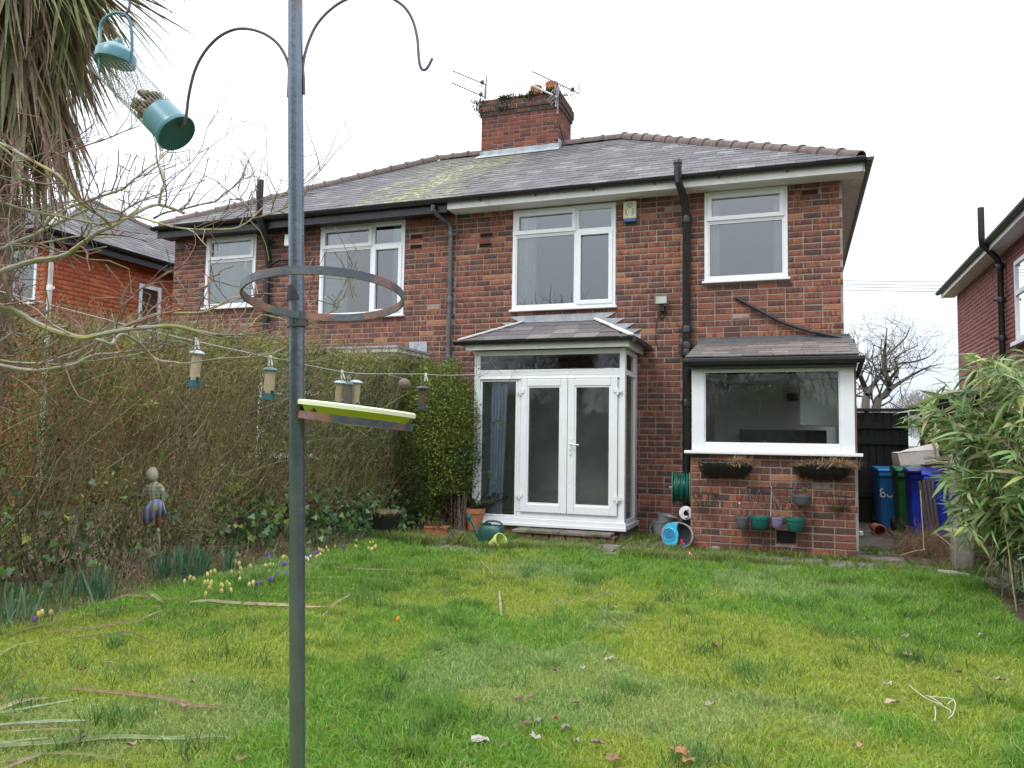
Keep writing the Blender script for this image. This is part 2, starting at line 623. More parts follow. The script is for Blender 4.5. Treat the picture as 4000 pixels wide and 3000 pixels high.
def brick_wall(house, name, origin, ua, nrm, U0, U1, Z0, Z1, holes, key, mortar, nobj, gauge=GAUGE, blen=BLEN, proud=0.007, rnd=1, header_every=0, vary=1.0):
    """a wall part with its bricks: the nearest nobj as objects, the rest joined into one part"""
    R = random.Random(rnd)
    origin, ua, nrm = Vector(origin), Vector(ua), Vector(nrm)
    zv = Vector((0, 0, 1))
    mb = MB()
    to3 = lambda u, z: origin + ua * u + zv * z
    holed(mb, U0, U1, Z0, Z1, holes, to3)
    wall = mb.build(name, M[mortar], house)
    rl = root_of(house).location
    out = []
    nc = int((Z1 - Z0) / gauge + 0.5)
    for i in range(nc):
        z0 = Z0 + i * gauge
        zc = z0 + gauge / 2
        hd = header_every and i % header_every == header_every - 2
        bl = blen / 2 if hd else blen
        u = U0 - (0 if i % 2 == 0 else bl / 2)
        while u < U1 - 0.02:
            e = u + bl
            if not hd and R.random() < 0.06 * vary: e = u + bl / 2
            segs = [(max(u, U0), min(e, U1))]
            for h in holes:
                if h[2] - 0.02 < zc < h[3] + 0.02:
                    ns = []
                    for a, b in segs:
                        if b <= h[0] or a >= h[1]: ns.append((a, b)); continue
                        if a < h[0]: ns.append((a, h[0]))
                        if b > h[1]: ns.append((h[1], b))
                    segs = ns
            for a, b in segs:
                if b - a > 0.045:
                    out.append((a, b, z0))
            u = e
    items = []
    for a, b, z0 in out:
        w = b - a - 0.012 - R.random() * 0.004 * vary
        h = gauge - 0.0145 - R.random() * 0.004 * vary
        c = to3((a + b) / 2 + (R.random() - .5) * 0.003, z0 + gauge / 2 + (R.random() - .5) * 0.003 * vary)
        dep = proud * (0.75 + 0.5 * R.random())
        items.append((w * h / (c - CAM).length_squared, c, w, dep, h))
    items.sort(key=lambda t: -t[0])
    me = brick_mesh(M['brick_' + key])
    for _, c, w, dep, h in items[:nobj]:
        o = bpy.data.objects.new('brick', me)
        COL.objects.link(o)
        o.parent = wall
        mt = Matrix.Identity(4)
        for r in range(3):
            mt[r][0], mt[r][1], mt[r][2], mt[r][3] = ua[r] * w, nrm[r] * dep, zv[r] * h, c[r] - rl[r]
        ry = Matrix.Rotation((R.random() - .5) * 0.012, 4, nrm)
        mt3 = ry @ mt.to_3x3().to_4x4()
        mt3.translation = mt.translation
        o.matrix_local = mt3
    rest = items[nobj:]
    if rest:
        n = len(rest)
        C = np.array([t[1][:] for t in rest])
        S = np.array([(t[2], t[3], t[4]) for t in rest])
        loc = UB_V[None] * S[:, None]
        loc[:, 8:, :] += (rng.random((n, 4, 3)) - .5) * np.array([0.004, 0.003, 0.004])
        W = C[:, None] + loc[..., :1] * np.array(ua) + loc[..., 1:2] * np.array(nrm) + loc[..., 2:] * np.array(zv)
        F = (UB_F[None] + (np.arange(n) * len(UB_V))[:, None, None]).reshape(-1, 4)
        o = np_mesh('brickwork', W.reshape(-1, 3), F, M['bricks_' + key], None, wall)
        at = o.data.attributes.new('seed', 'FLOAT', 'POINT')
        at.data.foreach_set('value', np.repeat(rng.random(n).astype(np.float32), len(UB_V)))
        o['kind'] = 'stuff'
    return wall


def slate_roof(house, roof, e0, e1, r0, r1, gauge, width, nobj, mat1, mat2, thick=0.009, rnd=3, ragged=0.006):
    """slates on the slope between eave e0-e1 and top r0-r1; whole slates nearest the camera are objects"""
    R = random.Random(rnd)
    e0, e1, r0, r1 = map(Vector, (e0, e1, r0, r1))
    rl = root_of(house).location
    xa = (e1 - e0).normalized()
    top_on = r0 - e0
    up = (top_on - xa * top_on.dot(xa))
    L = up.length
    up.normalize()
    nrm = xa.cross(up).normalized()
    if nrm.z < 0: nrm = -nrm
    l0, l1 = 0.0, (e1 - e0).dot(xa)
    t0x, t1x = (r0 - e0).dot(xa), (r1 - e0).dot(xa)
    lo = lambda t: l0 + (t0x - l0) * t / L
    hi = lambda t: l1 + (t1x - l1) * t / L
    rows = int(math.ceil(L / gauge - 0.05))
    pieces = []
    for i in range(rows):
        a = i * gauge
        b = min(a + gauge * 1.35, L)
        u = lo(a) - (i % 2) * width / 2 - R.random() * 0.05
        while u < hi(a) - 0.01:
            w0, w1 = u + 0.002, u + width - 0.002
            qa = [max(w0, lo(a)), min(w1, hi(a))]
            qb = [max(w0, lo(b)), min(w1, hi(b))]
            u += width
            if qa[1] - qa[0] < 0.02: continue
            if qb[1] < qb[0]: qb = [(qb[0] + qb[1]) / 2] * 2
            full = qa[1] - qa[0] > width * 0.97 and qb[1] - qb[0] > width * 0.97 and b - a > gauge * 1.3
            drop = (R.random() - .5) * 2 * ragged
            lift = 0.012 + R.random() * 0.004
            pieces.append((full, a + drop, b, qa, qb, lift))
    # unit slate: x -.5..5, y 0..1 up the slope, thickness 1
    key = mat1.name + str(round(width, 3))
    if key not in _bm:
        me = bpy.data.meshes.new('slate')
        mb = MB().box(-.5, .5, 0, 1, 0, 1)
        me.from_pydata(mb.v, [], mb.f)
        me.materials.append(mat1)
        _bm[key] = me
    cand = []
    for p in pieces:
        c = e0 + xa * sum(p[3]) / 2 + up * p[1]
        cand.append(((p[3][1] - p[3][0]) / (c - CAM).length_squared * (1 if p[0] else 0), c, p))
    cand.sort(key=lambda t: -t[0])
    nob = 0
    mbs = MB()
    seeds = []
    for sc, c, (full, a, b, qa, qb, lift) in cand:
        if full and nob < nobj:
            nob += 1
            o = bpy.data.objects.new('slate', _bm[key])
            COL.objects.link(o)
            o.parent = roof
            w = qa[1] - qa[0]
            yv = (up * (b - a) - nrm * (lift - 0.002))
            mt = Matrix.Identity(4)
            pos = c + nrm * lift
            for r in range(3):
                mt[r][0], mt[r][1], mt[r][2], mt[r][3] = xa[r] * w, yv[r], nrm[r] * thick, pos[r] - rl[r]
            o.matrix_local = mt
        else:
            pts = []
            for h in (0, thick):
                pts += [e0 + xa * qa[0] + up * a + nrm * (lift + h), e0 + xa * qa[1] + up * a + nrm * (lift + h),
                        e0 + xa * qb[1] + up * b + nrm * (0.002 + h), e0 + xa * qb[0] + up * b + nrm * (0.002 + h)]
            mbs.add(pts, [(0, 3, 2, 1), (4, 5, 6, 7), (0, 1, 5, 4), (1, 2, 6, 5), (3, 0, 4, 7)])
            seeds += [R.random()] * 8
    if mbs.v:
        o = mbs.build('slating', mat2, roof)
        at = o.data.attributes.new('seed', 'FLOAT', 'POINT')
        at.data.foreach_set('value', np.array(seeds, dtype=np.float32))
        o['kind'] = 'stuff'


def half_round(name, parent, a, b, r, mat, step=0.34, lift=0.0):
    """ridge or hip tiles laid from a to b, each its own piece with a raised collar"""
    a, b = Vector(a), Vector(b)
    rl = root_of(parent).location
    L = (b - a).length
    n = max(1, round(L / step))
    key = 'hr' + mat.name + str(r)
    if key not in _bm:
        mb = MB()
        k = 8
        for (y0, y1, r0, r1) in ((0, 0.93, r, r * 0.97), (0.90, 1.03, r * 1.16, r * 1.16)):
            v, f = [], []
            for y, rr in ((y0, r0), (y1, r1)):
                for t in (1.0, 0.84):
                    for j in range(k + 1):
                        q = math.pi * (j / k) * 1.16 - 0.08 * math.pi
                        v.append((rr * t * math.cos(q), y, rr * t * math.sin(q)))
            w = k + 1
            for j in range(k):
                f += [(j, j + 1, 2 * w + j + 1, 2 * w + j), (w + j + 1, w + j, 3 * w + j, 3 * w + j + 1),
                      (j + 1, j, w + j, w + j + 1), (2 * w + j, 2 * w + j + 1, 3 * w + j + 1, 3 * w + j)]
            mb.add(v, f)
        me = bpy.data.meshes.new(name)
        me.from_pydata(mb.v, [], mb.f)
        me.materials.append(mat)
        me.shade_smooth()
        me.set_sharp_from_angle(angle=rad(40))
        _bm[key] = me
    d = (b - a) / n
    xa, zu = frame_of(d)
    for i in range(n):
        o = bpy.data.objects.new(name, _bm[key])
        COL.objects.link(o)
        o.parent = parent
        p = a + d * i + zu * (lift + (random.random() - .5) * 0.012)
        mt = Matrix.Identity(4)
        for q in range(3):
            mt[q][0], mt[q][1], mt[q][2], mt[q][3] = xa[q], d[q], zu[q], p[q] - rl[q]
        o.matrix_local = mt


def ring_frame(mb, x0, x1, z0, z1, w, y0, y1, wb=None, wt=None):
    wb = wb or w
    wt = wt or w
    mb.box(x0, x0 + w, y0, y1, z0, z1)
    mb.box(x1 - w, x1, y0, y1, z0, z1)
    mb.box(x0 + w, x1 - w, y0, y1, z0, z0 + wb)
    mb.box(x0 + w, x1 - w, y0, y1, z1 - wt, z1)


def pane(parent, x0, x1, z0, z1, y, mat='glass'):
    return MB().add([(x0, y, z0), (x1, y, z0), (x1, y, z1), (x0, y, z1)], [(0, 1, 2, 3)]).build('pane', M[mat], parent)


def curtain(parent, x0, x1, z0, z1, y, mat, folds=9, depth=0.035, x1b=None, x0b=None):
    x0b = x0 if x0b is None else x0b
    x1b = x1 if x1b is None else x1b
    mb = MB()
    nx, nz = folds * 6, 8
    v, f = [], []
    for k in range(nz + 1):
        t = k / nz
        a, b = x0b + (x0 - x0b) * t, x1b + (x1 - x1b) * t
        for i in range(nx + 1):
            s = i / nx
            v.append((a + (b - a) * s, y + depth * math.sin(s * folds * 6.283 + 0.4 * math.sin(7 * s)) * (0.7 + 0.3 * math.sin(3 * t)), z0 + (z1 - z0) * t))
    for k in range(nz):
        for i in range(nx):
            p = k * (nx + 1) + i
            f.append((p, p + 1, p + nx + 2, p + nx + 1))
    return mb.add(v, f).build('curtain', M[mat], parent, smooth=80)


def room(parent, x0, x1, y0, y1, z0, z1, mat='room'):
    mb = MB()
    v = [(x0, y0, z0), (x1, y0, z0), (x1, y1, z0), (x0, y1, z0), (x0, y0, z1), (x1, y0, z1), (x1, y1, z1), (x0, y1, z1)]
    mb.add(v, [(0, 1, 2, 3), (7, 6, 5, 4), (6, 2, 1, 5), (3, 7, 4, 0), (2, 6, 7, 3)])
    return mb.build('room_shell', M[mat], parent)


def upper_window(house, x0, x1, z0, z1, split, transom, cur, side=0.0, label=None):
    """flush white plastic window: opening top light, fixed lower light; split = share of the left column (1 = one column)"""
    y0, y1 = -0.02, 0.05
    fw = 0.055
    mb = MB()
    ring_frame(mb, x0, x1, z0, z1, fw, y0, y1)
    zt = z1 - (z1 - z0) * transom
    xs = x0 + (x1 - x0) * split
    cols = [(x0 + fw, xs - 0.022 if split < 1 else x1 - fw, True)]
    if split < 1:
        mb.box(xs - 0.022, xs + 0.022, y0 + 0.002, y1 - 0.002, z0 + fw, z1 - fw)
        cols.append((xs + 0.022, x1 - fw, False))
    w = mb.build('window', M['upvc'], house, bevel=0.005)
    if label: w['label'] = label
    for a, b, first in cols:
        m2 = MB()
        m2.box(a, b, y0 + 0.004, y1 - 0.004, zt - 0.02, zt + 0.02)
        m2.build('transom', M['upvc'], w, bevel=0.004)
        for (c, d, sash) in ((zt + 0.02, z1 - fw, first), (z0 + fw, zt - 0.02, not first)):
            if sash:
                m3_ = MB()
                ring_frame(m3_, a - 0.012, b + 0.012, c - 0.012, d + 0.012, 0.062, y0 - 0.018, y1 - 0.012)
                m3_.build('sash', M['upvc'], w, bevel=0.006)
                pane(w, a + 0.05, b - 0.05, c + 0.05, d - 0.05, 0.012)
            else:
                m3_ = MB()
                ring_frame(m3_, a, b, c, d, 0.018, y0 + 0.012, y1 - 0.014)
                m3_.build('bead', M['upvc'], w)
                pane(w, a + 0.016, b - 0.016, c + 0.016, d - 0.016, 0.014)
    MB().box(x0 - 0.03, x1 + 0.03, -0.075, 0.03, z0 - 0.032, z0 - 0.001).build('sill', M['upvc'], w, bevel=0.004)
    room(house, x0 - 0.6, x1 + 0.5, 0.14, 3.0, z0 - 0.9, z1 + 0.02)
    mr = MB()
    mr.box(x0 - 0.02, x0 + 0.001, y1, 0.14, z0, z1).box(x1 - 0.001, x1 + 0.02, y1, 0.14, z0, z1)
    mr.box(x0, x1, y1, 0.14, z0 - 0.02, z0 + 0.001).box(x0, x1, y1, 0.14, z1 - 0.001, z1 + 0.02)
    mr.build('reveal', M['room_white'], w)
    for c in cur:
        curtain(w, *c)
    return w


def soil_pipe(house, pts, r, mat, collars, name='drainpipe'):
    mb = MB().tube(pts, r, 12)
    p = mb.build(name, M[mat], house, smooth=True)
    for (x, y, z) in collars:
        MB().lathe([(r, -0.055), (r * 1.28, -0.05), (r * 1.32, 0.03), (r * 1.2, 0.045), (r, 0.05)], 14, Matrix.Translation((x, y, z))).build('collar', M[mat], p, smooth=True)
        MB().box(x - r * 2.2, x + r * 2.2, y + r * 0.4, y + r * 0.4 + 0.012, z - 0.02, z + 0.02).build('bracket', M[mat], p)
    return p


def air_brick(house, x, z, w=0.225, h=0.085, mat='air_brick', y=-0.009):
    mb = MB()
    ring_frame(mb, x, x + w, z, z + h, 0.014, y, 0.03)
    for i in range(4):
        zz = z + 0.016 + i * (h - 0.03) / 3.6
        mb.add([(x + .014, y + .003, zz + .008), (x + w - .014, y + .003, zz + .008), (x + w - .014, y + .02, zz), (x + .014, y + .02, zz)], [(0, 1, 2, 3)])
    mb.box(x + .01, x + w - .01, 0.022, 0.03, z + .01, z + h - .01)
    return mb.build('air_brick', M[mat], house)


# ------------------------------------------------------------------ the two semi-detached houses
XL, XM, XR = -10.87, -5.13, 0.61
EZ, EY = 5.10, -0.36                 # eave height and line
RY, RZ = 3.40, 7.23                  # ridge line
RXL, RXR = -7.12, -3.12
W3 = (-1.225, -0.095, 3.64, 4.94)
W2 = (-4.16, -2.522, 3.35, 4.92)
W1 = (-7.69, -6.06, 3.36, 4.94)
W0 = (-10.125, -9.025, 3.63, 4.93)
BAYX0, BAYX1, BAYY = -4.40, -2.185, -0.90
EXX0, EXX1, EXY = -1.26, 0.67, -1.30

house = thing('semi_detached_house', 'dark red brick semi-detached house with white french doors and kitchen extension', 'house', (-2.3, 0, 0))
nbr = thing('semi_detached_house', 'left half of the brick pair with black fascia, behind the hedge', 'house', (-8.0, 0, 0))
vents_r = [(-4.72, 4.53), (-4.735, 4.37), (0.085, 4.775)]
vents_l = [(-6.02 + 0.06, 4.60), (-5.97, 4.43), (-10.6, 4.72)]
hr = [W2, W3, (BAYX0 + 0.05, BAYX1 - 0.03, -0.2, 2.62), (EXX0 + 0.1, EXX1, -0.2, 2.5)] + [(a, a + .225, b, b + .085) for a, b in vents_r]
hl = [W1, W0, (-8.05, -5.86, -0.2, 2.5)] + [(a, a + .225, b, b + .085) for a, b in vents_l]
wall_r = brick_wall(house, 'wall', (0, 0, 0), (1, 0, 0), (0, -1, 0), XM, XR, -0.1, EZ, hr, 'old', 'mortar', 170, rnd=5)
wall_l = brick_wall(nbr, 'wall', (0, 0, 0), (1, 0, 0), (0, -1, 0), XL, XM - 0.001, -0.1, EZ, hl, 'old', 'mortar', 220, rnd=9)
# the other walls of the pair
sw = MB()
holed(sw, 0.004, 7.0, -0.1, EZ, [(0.12, 1.35, 1.05, 2.15)], lambda u, z: (XR - .004, u, z))  # opening added out of view to let daylight into the kitchen
sw.box(XM, XR - 0.004, 7.0, 7.1, -0.1, EZ)
sw.build('side_wall', M['mortar_red'], house)
sf = MB()
for (a_, b_, c_, d_) in ((0.12, .18, 1.05, 2.15), (1.29, 1.35, 1.05, 2.15), (.18, 1.29, 1.05, 1.11), (.18, 1.29, 2.09, 2.15), (.71, .76, 1.11, 2.09)):
    sf.box(XR - .05, XR, a_, b_, c_, d_)
sf.build('added_light_window', M['upvc'], house)  # unseen window, added to brighten the kitchen interior
MB().box(XL + 0.004, XL + 0.12, 0.004, 7.0, -0.1, EZ).box(XL + 0.004, XM, 7.0, 7.1, -0.1, EZ).build('side_wall', M['mortar_red'], nbr)
for a, b in vents_r: air_brick(house, a, b)
for a, b in vents_l: air_brick(nbr, a, b)
upper_window(house, *W2, 0.63, 0.255, [(W2[0] + .05, W2[0] + .36, W2[2] + .05, W2[3] - .06, 0.10, 'curtain', 7)], label='first-floor window with a white curtain at its left side')
upper_window(house, *W3, 1.0, 0.335, [(W3[0] + .06, W3[0] + .19, W3[2] + .04, W3[3] - .06, 0.25, 'curtain', 3), (W3[1] - .19, W3[1] - .07, W3[2] + .04, W3[3] - .06, 0.25, 'curtain', 3)])
upper_window(nbr, *W1, 0.63, 0.255, [(W1[0] + .05, W1[0] + .50, W1[2] + .05, W1[3] - .06, 0.09, 'curtain_blue', 8), (W1[1] - .27, W1[1] - .06, W1[2] + .05, W1[3] - .06, 0.09, 'curtain_blue', 4)])
upper_window(nbr, *W0, 1.0, 0.335, [(W0[0] + .03, W0[1] - .03, W0[2] + .03, W0[3] - .03, 0.085, 'curtain_blue', 15)], label='small upstairs window with drawn pale blue curtains')

# roof: each half carries its own front slope; plain slopes close the far sides
TLX, TRX = XL - 0.14, XR + 0.27
for (h, s, nm) in ((house, 1, 'r'), (nbr, -1, 'l')):
    ex = TRX if s > 0 else TLX
    rx = RXR if s > 0 else RXL
    by = 2 * RY - EY
    mb = MB()
    dz = -0.012
    mb.add([(XM, EY, EZ + dz), (ex, EY, EZ + dz), (rx, RY, RZ + dz), (XM, RY, RZ + dz)], [(0, 1, 2, 3) if s > 0 else (3, 2, 1, 0)])
    mb.add([(ex, EY, EZ + dz), (ex, by, EZ + dz), (rx, RY, RZ + dz)], [(0, 1, 2) if s > 0 else (2, 1, 0)])
    mb.add([(ex, by, EZ + dz), (XM, by, EZ + dz), (XM, RY, RZ + dz), (rx, RY, RZ + dz)], [(0, 1, 2, 3) if s > 0 else (3, 2, 1, 0)])
    roof = mb.build('roof', M['black_rough'], h)
    if s > 0:
        slate_roof(h, roof, (XM, EY - 0.03, EZ), (ex, EY - 0.03, EZ), (XM, RY, RZ), (rx, RY, RZ), 0.2, 0.26, 240, M['slate'], M['slates'], rnd=2)
    else:
        slate_roof(h, roof, (ex, EY - 0.03, EZ), (XM, EY - 0.03, EZ), (rx, RY, RZ), (XM, RY, RZ), 0.2, 0.26, 200, M['slate'], M['slates'], rnd=4)
    half_round('hip_tile', roof, (ex - 0.05 * s, EY + 0.05, EZ + 0.03), (rx, RY, RZ + 0.03), 0.10, M['ridge'], 0.36)
    a, b = ((-4.36, rx) if s > 0 else (rx, -6.06))
    half_round('ridge_tile', roof, (a, RY, RZ + 0.02), (b, RY, RZ + 0.02), 0.10, M['ridge'], 0.42)
# eaves
fas = MB().box(XM - 0.03, TRX - 0.03, EY + 0.03, EY + 0.055, EZ - 0.155, EZ - 0.015).build('fascia', M['white_paint'], house, bevel=0.004)
MB().box(XM - 0.03, TRX - 0.03, EY + 0.057, 0.02, EZ - 0.152, EZ - 0.142).box(XR - 0.03, TRX - 0.03, 0.03, 7.0, EZ - 0.152, EZ - 0.142).build('soffit', M['white_paint'], house)
MB().box(TRX - 0.028, TRX - 0.003, EY + 0.06, 7.2, EZ - 0.153, EZ - 0.012).build('fascia', M['white_paint'], house)
MB().box(TLX + 0.02, XM - 0.035, EY + 0.04, EY + 0.065, EZ - 0.19, EZ - 0.015).build('fascia', M['black_paint'], nbr)
MB().box(TLX + 0.02, XM - 0.035, EY + 0.067, 0.02, EZ - 0.165, EZ - 0.15).build('soffit', M['black_paint'], nbr)


def gutter(h, a, b, r, out, mat='black_paint', brackets=0.9):
    a, b = Vector(a), Vector(b)
    d = (b - a).normalized()
    n = Vector(out)
    mb = MB()
    k = 8
    v, f = [], []
    for p in (a, b):
        for rr in (r, r * 0.88):
            for j in range(k + 1):
                q = math.pi * j / k
                v.append(p + n * (-rr * math.cos(q)) + Vector((0, 0, -rr * math.sin(q))))
    w = k + 1
    for j in range(k):
        f += [(j, j + 1, 2 * w + j + 1, 2 * w + j), (w + j, w + j + 1, 3 * w + j + 1, 3 * w + j), (j, j + 1, w + j + 1, w + j), (2 * w + j, 2 * w + j + 1, 3 * w + j + 1, 3 * w + j)]
    for base in (0, 2 * w):
        f.append(tuple(range(base, base + w)))
    f += [(0, 2 * w, 3 * w, w), (k, 2 * w + k, 3 * w + k, w + k)]
    mb.add(v, f)
    g = mb.build('gutter', M[mat], h, smooth=50)
    if brackets:
        L = (b - a).length
        for i in range(int(L / brackets)):
            p = a + d * (brackets * (i + 0.6))
            mb2 = MB()
            mb2.bar(p + Vector((0, 0, -r * 1.02)) - n * 0.0, p - n * (r * 1.1) + Vector((0, 0, -r * 1.25)), 0.02, 0.012)
            mb2.build('gutter_bracket', M[mat], g)
    return g


gutter(house, (XM + 0.002, EY - 0.02, EZ - 0.005), (TRX + 0.01, EY - 0.02, EZ - 0.005), 0.055, (0, -1, 0))
gutter(house, (TRX + 0.05, EY - 0.07, EZ - 0.004), (TRX + 0.05, 7.2, EZ - 0.004), 0.055, (1, 0, 0), brackets=0)
gutter(nbr, (TLX - 0.04, EY - 0.02, EZ - 0.005), (XM, EY - 0.02, EZ - 0.005), 0.06, (0, -1, 0), brackets=1.3)
# pipes
px_ = -1.467
soil_pipe(house, [(px_, -0.09, 0.1), (px_, -0.09, 4.62), (px_ - 0.02, -0.20, 4.82), (px_ - 0.07, -0.46, 5.0), (px_ - 0.075, -0.47, 5.26)], 0.055, 'black_paint',
          [(px_, -0.09, z) for z in (1.9, 2.62, 2.72, 2.95, 4.55)])
MB().lathe([(0.056, 0), (0.066, 0.01), (0.062, 0.05), (0.045, 0.08), (0.012, 0.095)], 12, Matrix.Translation((px_ - 0.075, -0.47, 5.24))).build('pipe_cowl', M['black_paint'], house, smooth=True)
lp = P(600 + 985 / 2.212, 650 + 900 / 2.212, y=-0.09).x
soil_pipe(nbr, [(lp, -0.1, 1.0), (lp, -0.1, 4.2), (lp + 0.02, -0.1, 4.45), (lp + 0.06, -0.30, 4.85), (lp + 0.07, -0.47, 5.1), (lp + 0.075, -0.47, 5.72)], 0.06, 'black_paint',
          [(lp, -0.1, 3.1), (lp, -0.1, 4.2), (lp + 0.03, -0.15, 4.72)])
soil_pipe(nbr, [(lp + 0.02, -0.1, 4.3), (lp + 0.22, -0.09, 4.40), (lp + 0.45, -0.02, 4.42)], 0.022, 'black_paint', [], 'waste_pipe')
soil_pipe(house, [(-5.38, EY - 0.02, 5.02), (-5.38, EY - 0.02, 4.95), (-5.36, -0.30, 4.90), (-5.22, -0.09, 4.78), (-5.20, -0.08, 4.68), (-5.195, -0.08, 1.8)], 0.036, 'grey_pipe',
          [(-5.20, -0.08, 4.62), (-5.197, -0.08, 3.55), (-5.195, -0.08, 2.62)])
wp = [V(1590, 643, y=-0.03), V(1620, 660, y=-0.06), V(1690, 697, y=-0.06), V(1750, 716, y=-0.07), V(1835, 732, y=-0.09)]
wp += [wp[-1] + Vector((0.035, -0.03, -0.02)), wp[-1] + Vector((0.04, -0.05, -0.16))]
soil_pipe(house, wp, 0.024, 'black_paint', [], 'waste_pipe')

# ------------------------------------------------------------------ chimney stack with pots
CX0, CX1, CY0, CY1 = -6.03, -4.38, 3.12, 4.0
st = brick_wall(house, 'chimney', (0, CY0, 0), (1, 0, 0), (0, -1, 0), CX0, CX1, 6.98, 7.93, [], 'stack', 'mortar_dark', 70, rnd=21, header_every=4)
brick_wall(house, 'chimney_side', (CX1, 0, 0), (0, 1, 0), (1, 0, 0), CY0, CY1, 6.98, 7.93, [], 'stack', 'mortar_dark', 30, rnd=22, header_every=4)
MB().box(CX0 + .02, CX1 - .02, CY0 + .004, CY1, 6.6, 8.17).build('chimney_core', M['mortar_dark'], house)
for i, (z, pr) in enumerate(((7.93, 0.03), (8.016, 0.055), (8.10, 0.055), (8.186, 0.02))):
    brick_wall(house, 'chimney_band', (0, CY0 - pr, 0), (1, 0, 0), (0, -1, 0), CX0 - pr, CX1 + pr, z, z + GAUGE - 0.001, [], 'soot' if i < 3 else 'stack', 'mortar_dark', 7, rnd=30 + i, header_every=0)
    brick_wall(house, 'chimney_band', (CX1 + pr, 0, 0), (0, 1, 0), (1, 0, 0), CY0 - pr, CY1 + pr, z, z + GAUGE - 0.001, [], 'soot' if i < 3 else 'stack', 'mortar_dark', 4, rnd=40 + i, header_every=0)
    MB().box(CX0 - pr, CX1 + pr - .002, CY0 - pr + .002, CY1 + pr, z, z + GAUGE - 0.002).build('chimney_band', M['mortar_dark'], house)
MB().box(CX0 - .02, CX1 + .02, CY0 - 0.022, CY0 - .010, 7.04, 7.20).box(CX1, CX1 + .012, CY0 - .012, CY1, 6.95, 7.30).build('lead_apron', M['lead'], house, bevel=0.004)
MB().add([(CX0 - .05, CY0 - .024, 7.115), (CX1 + .04, CY0 - .024, 7.115), (CX1 + .06, CY0 - .19, 7.005), (CX0 - .07, CY0 - .19, 7.005)], [(0, 3, 2, 1)]).build('lead_apron', M['lead'], house)
for (dx, dy, r, h, mat) in ((-5.02, 3.6, 0.115, 0.40, 'terracotta'), (-4.68, 3.6, 0.125, 0.43, 'terracotta')):
    Mx = Matrix.Translation((dx, dy, 8.24))
    MB().lathe([(r, 0), (r * 0.97, h * 0.8), (r * 1.0, h * .84), (r * 1.09, h * .88), (r * 1.09, h), (r * .9, h), (r * .85, h * .4), (0.001, h * .4)], 20, Mx).build('chimney_pot', M[mat], house, smooth=True)
Mx = Matrix.Translation((-5.78, 3.6, 8.24))
cp = MB()
for i in range(4):
    cp.lathe([(0.05, i * .045), (0.075, i * .045), (0.075, i * .045 + .025), (0.05, i * .045 + .025)], 14, Mx)
cp.lathe([(0.045, 0), (0.045, 0.2), (0.001, 0.215)], 12, Mx)
cp.build('flue_cowl', M['upvc'], house, smooth=True)
# weeds and moss growing out of the stack
M['leaf'] = foliage('leaf_surface')
wd = MB()
for (zx, zy, n, s) in ((790, 580, 60, .12), (790, 720, 60, .12), (880, 540, 30, .1), (1150, 540, 70, .13), (1220, 500, 40, .1), (1430, 470, 60, .11), (1500, 450, 40, .1), (430, 650, 50, .11), (425, 740, 30, .08), (425, 830, 16, .1), (1660, 530, 26, .1), (1000, 560, 15, .06)):
    for i in range(n):
        p = P(1750 + zx / 3.687, 230 + zy / 3.687, y=CY0 - 0.07)
        p = p + Vector((random.gauss(0, s * .75), random.uniform(0, .06), random.gauss(0, s * .3)))
        d = Vector((random.gauss(0, .5), -random.random() * .8, random.uniform(.1, 1))).normalized() * random.uniform(.04, .13)
        g = random.uniform(.6, 1.3)
        wd.cur = (0.055 * g, 0.085 * g, 0.03 * g) if random.random() < .8 else (.18 * g, .14 * g, .07 * g)
        wd.ribbon([p, p + d * .5, p + d + Vector((0, 0, -.02))], [.008, .010, .001], frame_of(d)[0], .3)
o = wd.build('weeds', M['leaf'], house)
o['kind'] = 'stuff'


def yagi(root, tip, tail, mat, n=13, rod=0.09, grid=True, boom=0.011):
    tip, tail = Vector(tip), Vector(tail)
    d = (tail - tip)
    side, u = frame_of(d)
    b = MB().tube([tip, tail], boom, 6).build('boom', M[mat], root)
    for i in range(n):
        p = tip + d * (0.015 + 0.80 * i / (n - 1))
        MB().tube([p - side * rod, p + side * rod], 0.006, 5).build('director', M[mat], b)
    p = tip + d * 0.86
    MB().lathe([(0.001, -.04), (.035, -.03), (.035, .03), (.001, .04)], 10, Matrix.Translation(p + u * .02)).build('dipole_box', M['black_paint'], b, smooth=True)
    MB().tube([p - side * .14 - u * .03, p + side * .14 - u * .03, p + side * .14 + u * .05, p - side * .14 + u * .05, p - side * .14 - u * .03], 0.005, 5).build('dipole', M[mat], b)
    if grid:
        g = MB()
        for sgn in (1, -1):
            q = tip + d * 0.99
            dirv = (u * sgn * .8 + d.normalized() * -.35).normalized()
            for k in range(4):
                c = q + dirv * (0.03 + k * .05)
                g.tube([c - side * .17, c + side * .17], 0.005, 5)
            for k in (-1, -.33, .33, 1):
                g.tube([q + side * .17 * k + dirv * .03, q + side * .17 * k + dirv * .18], 0.004, 5)
        g.build('reflector', M[mat], b)
    return b


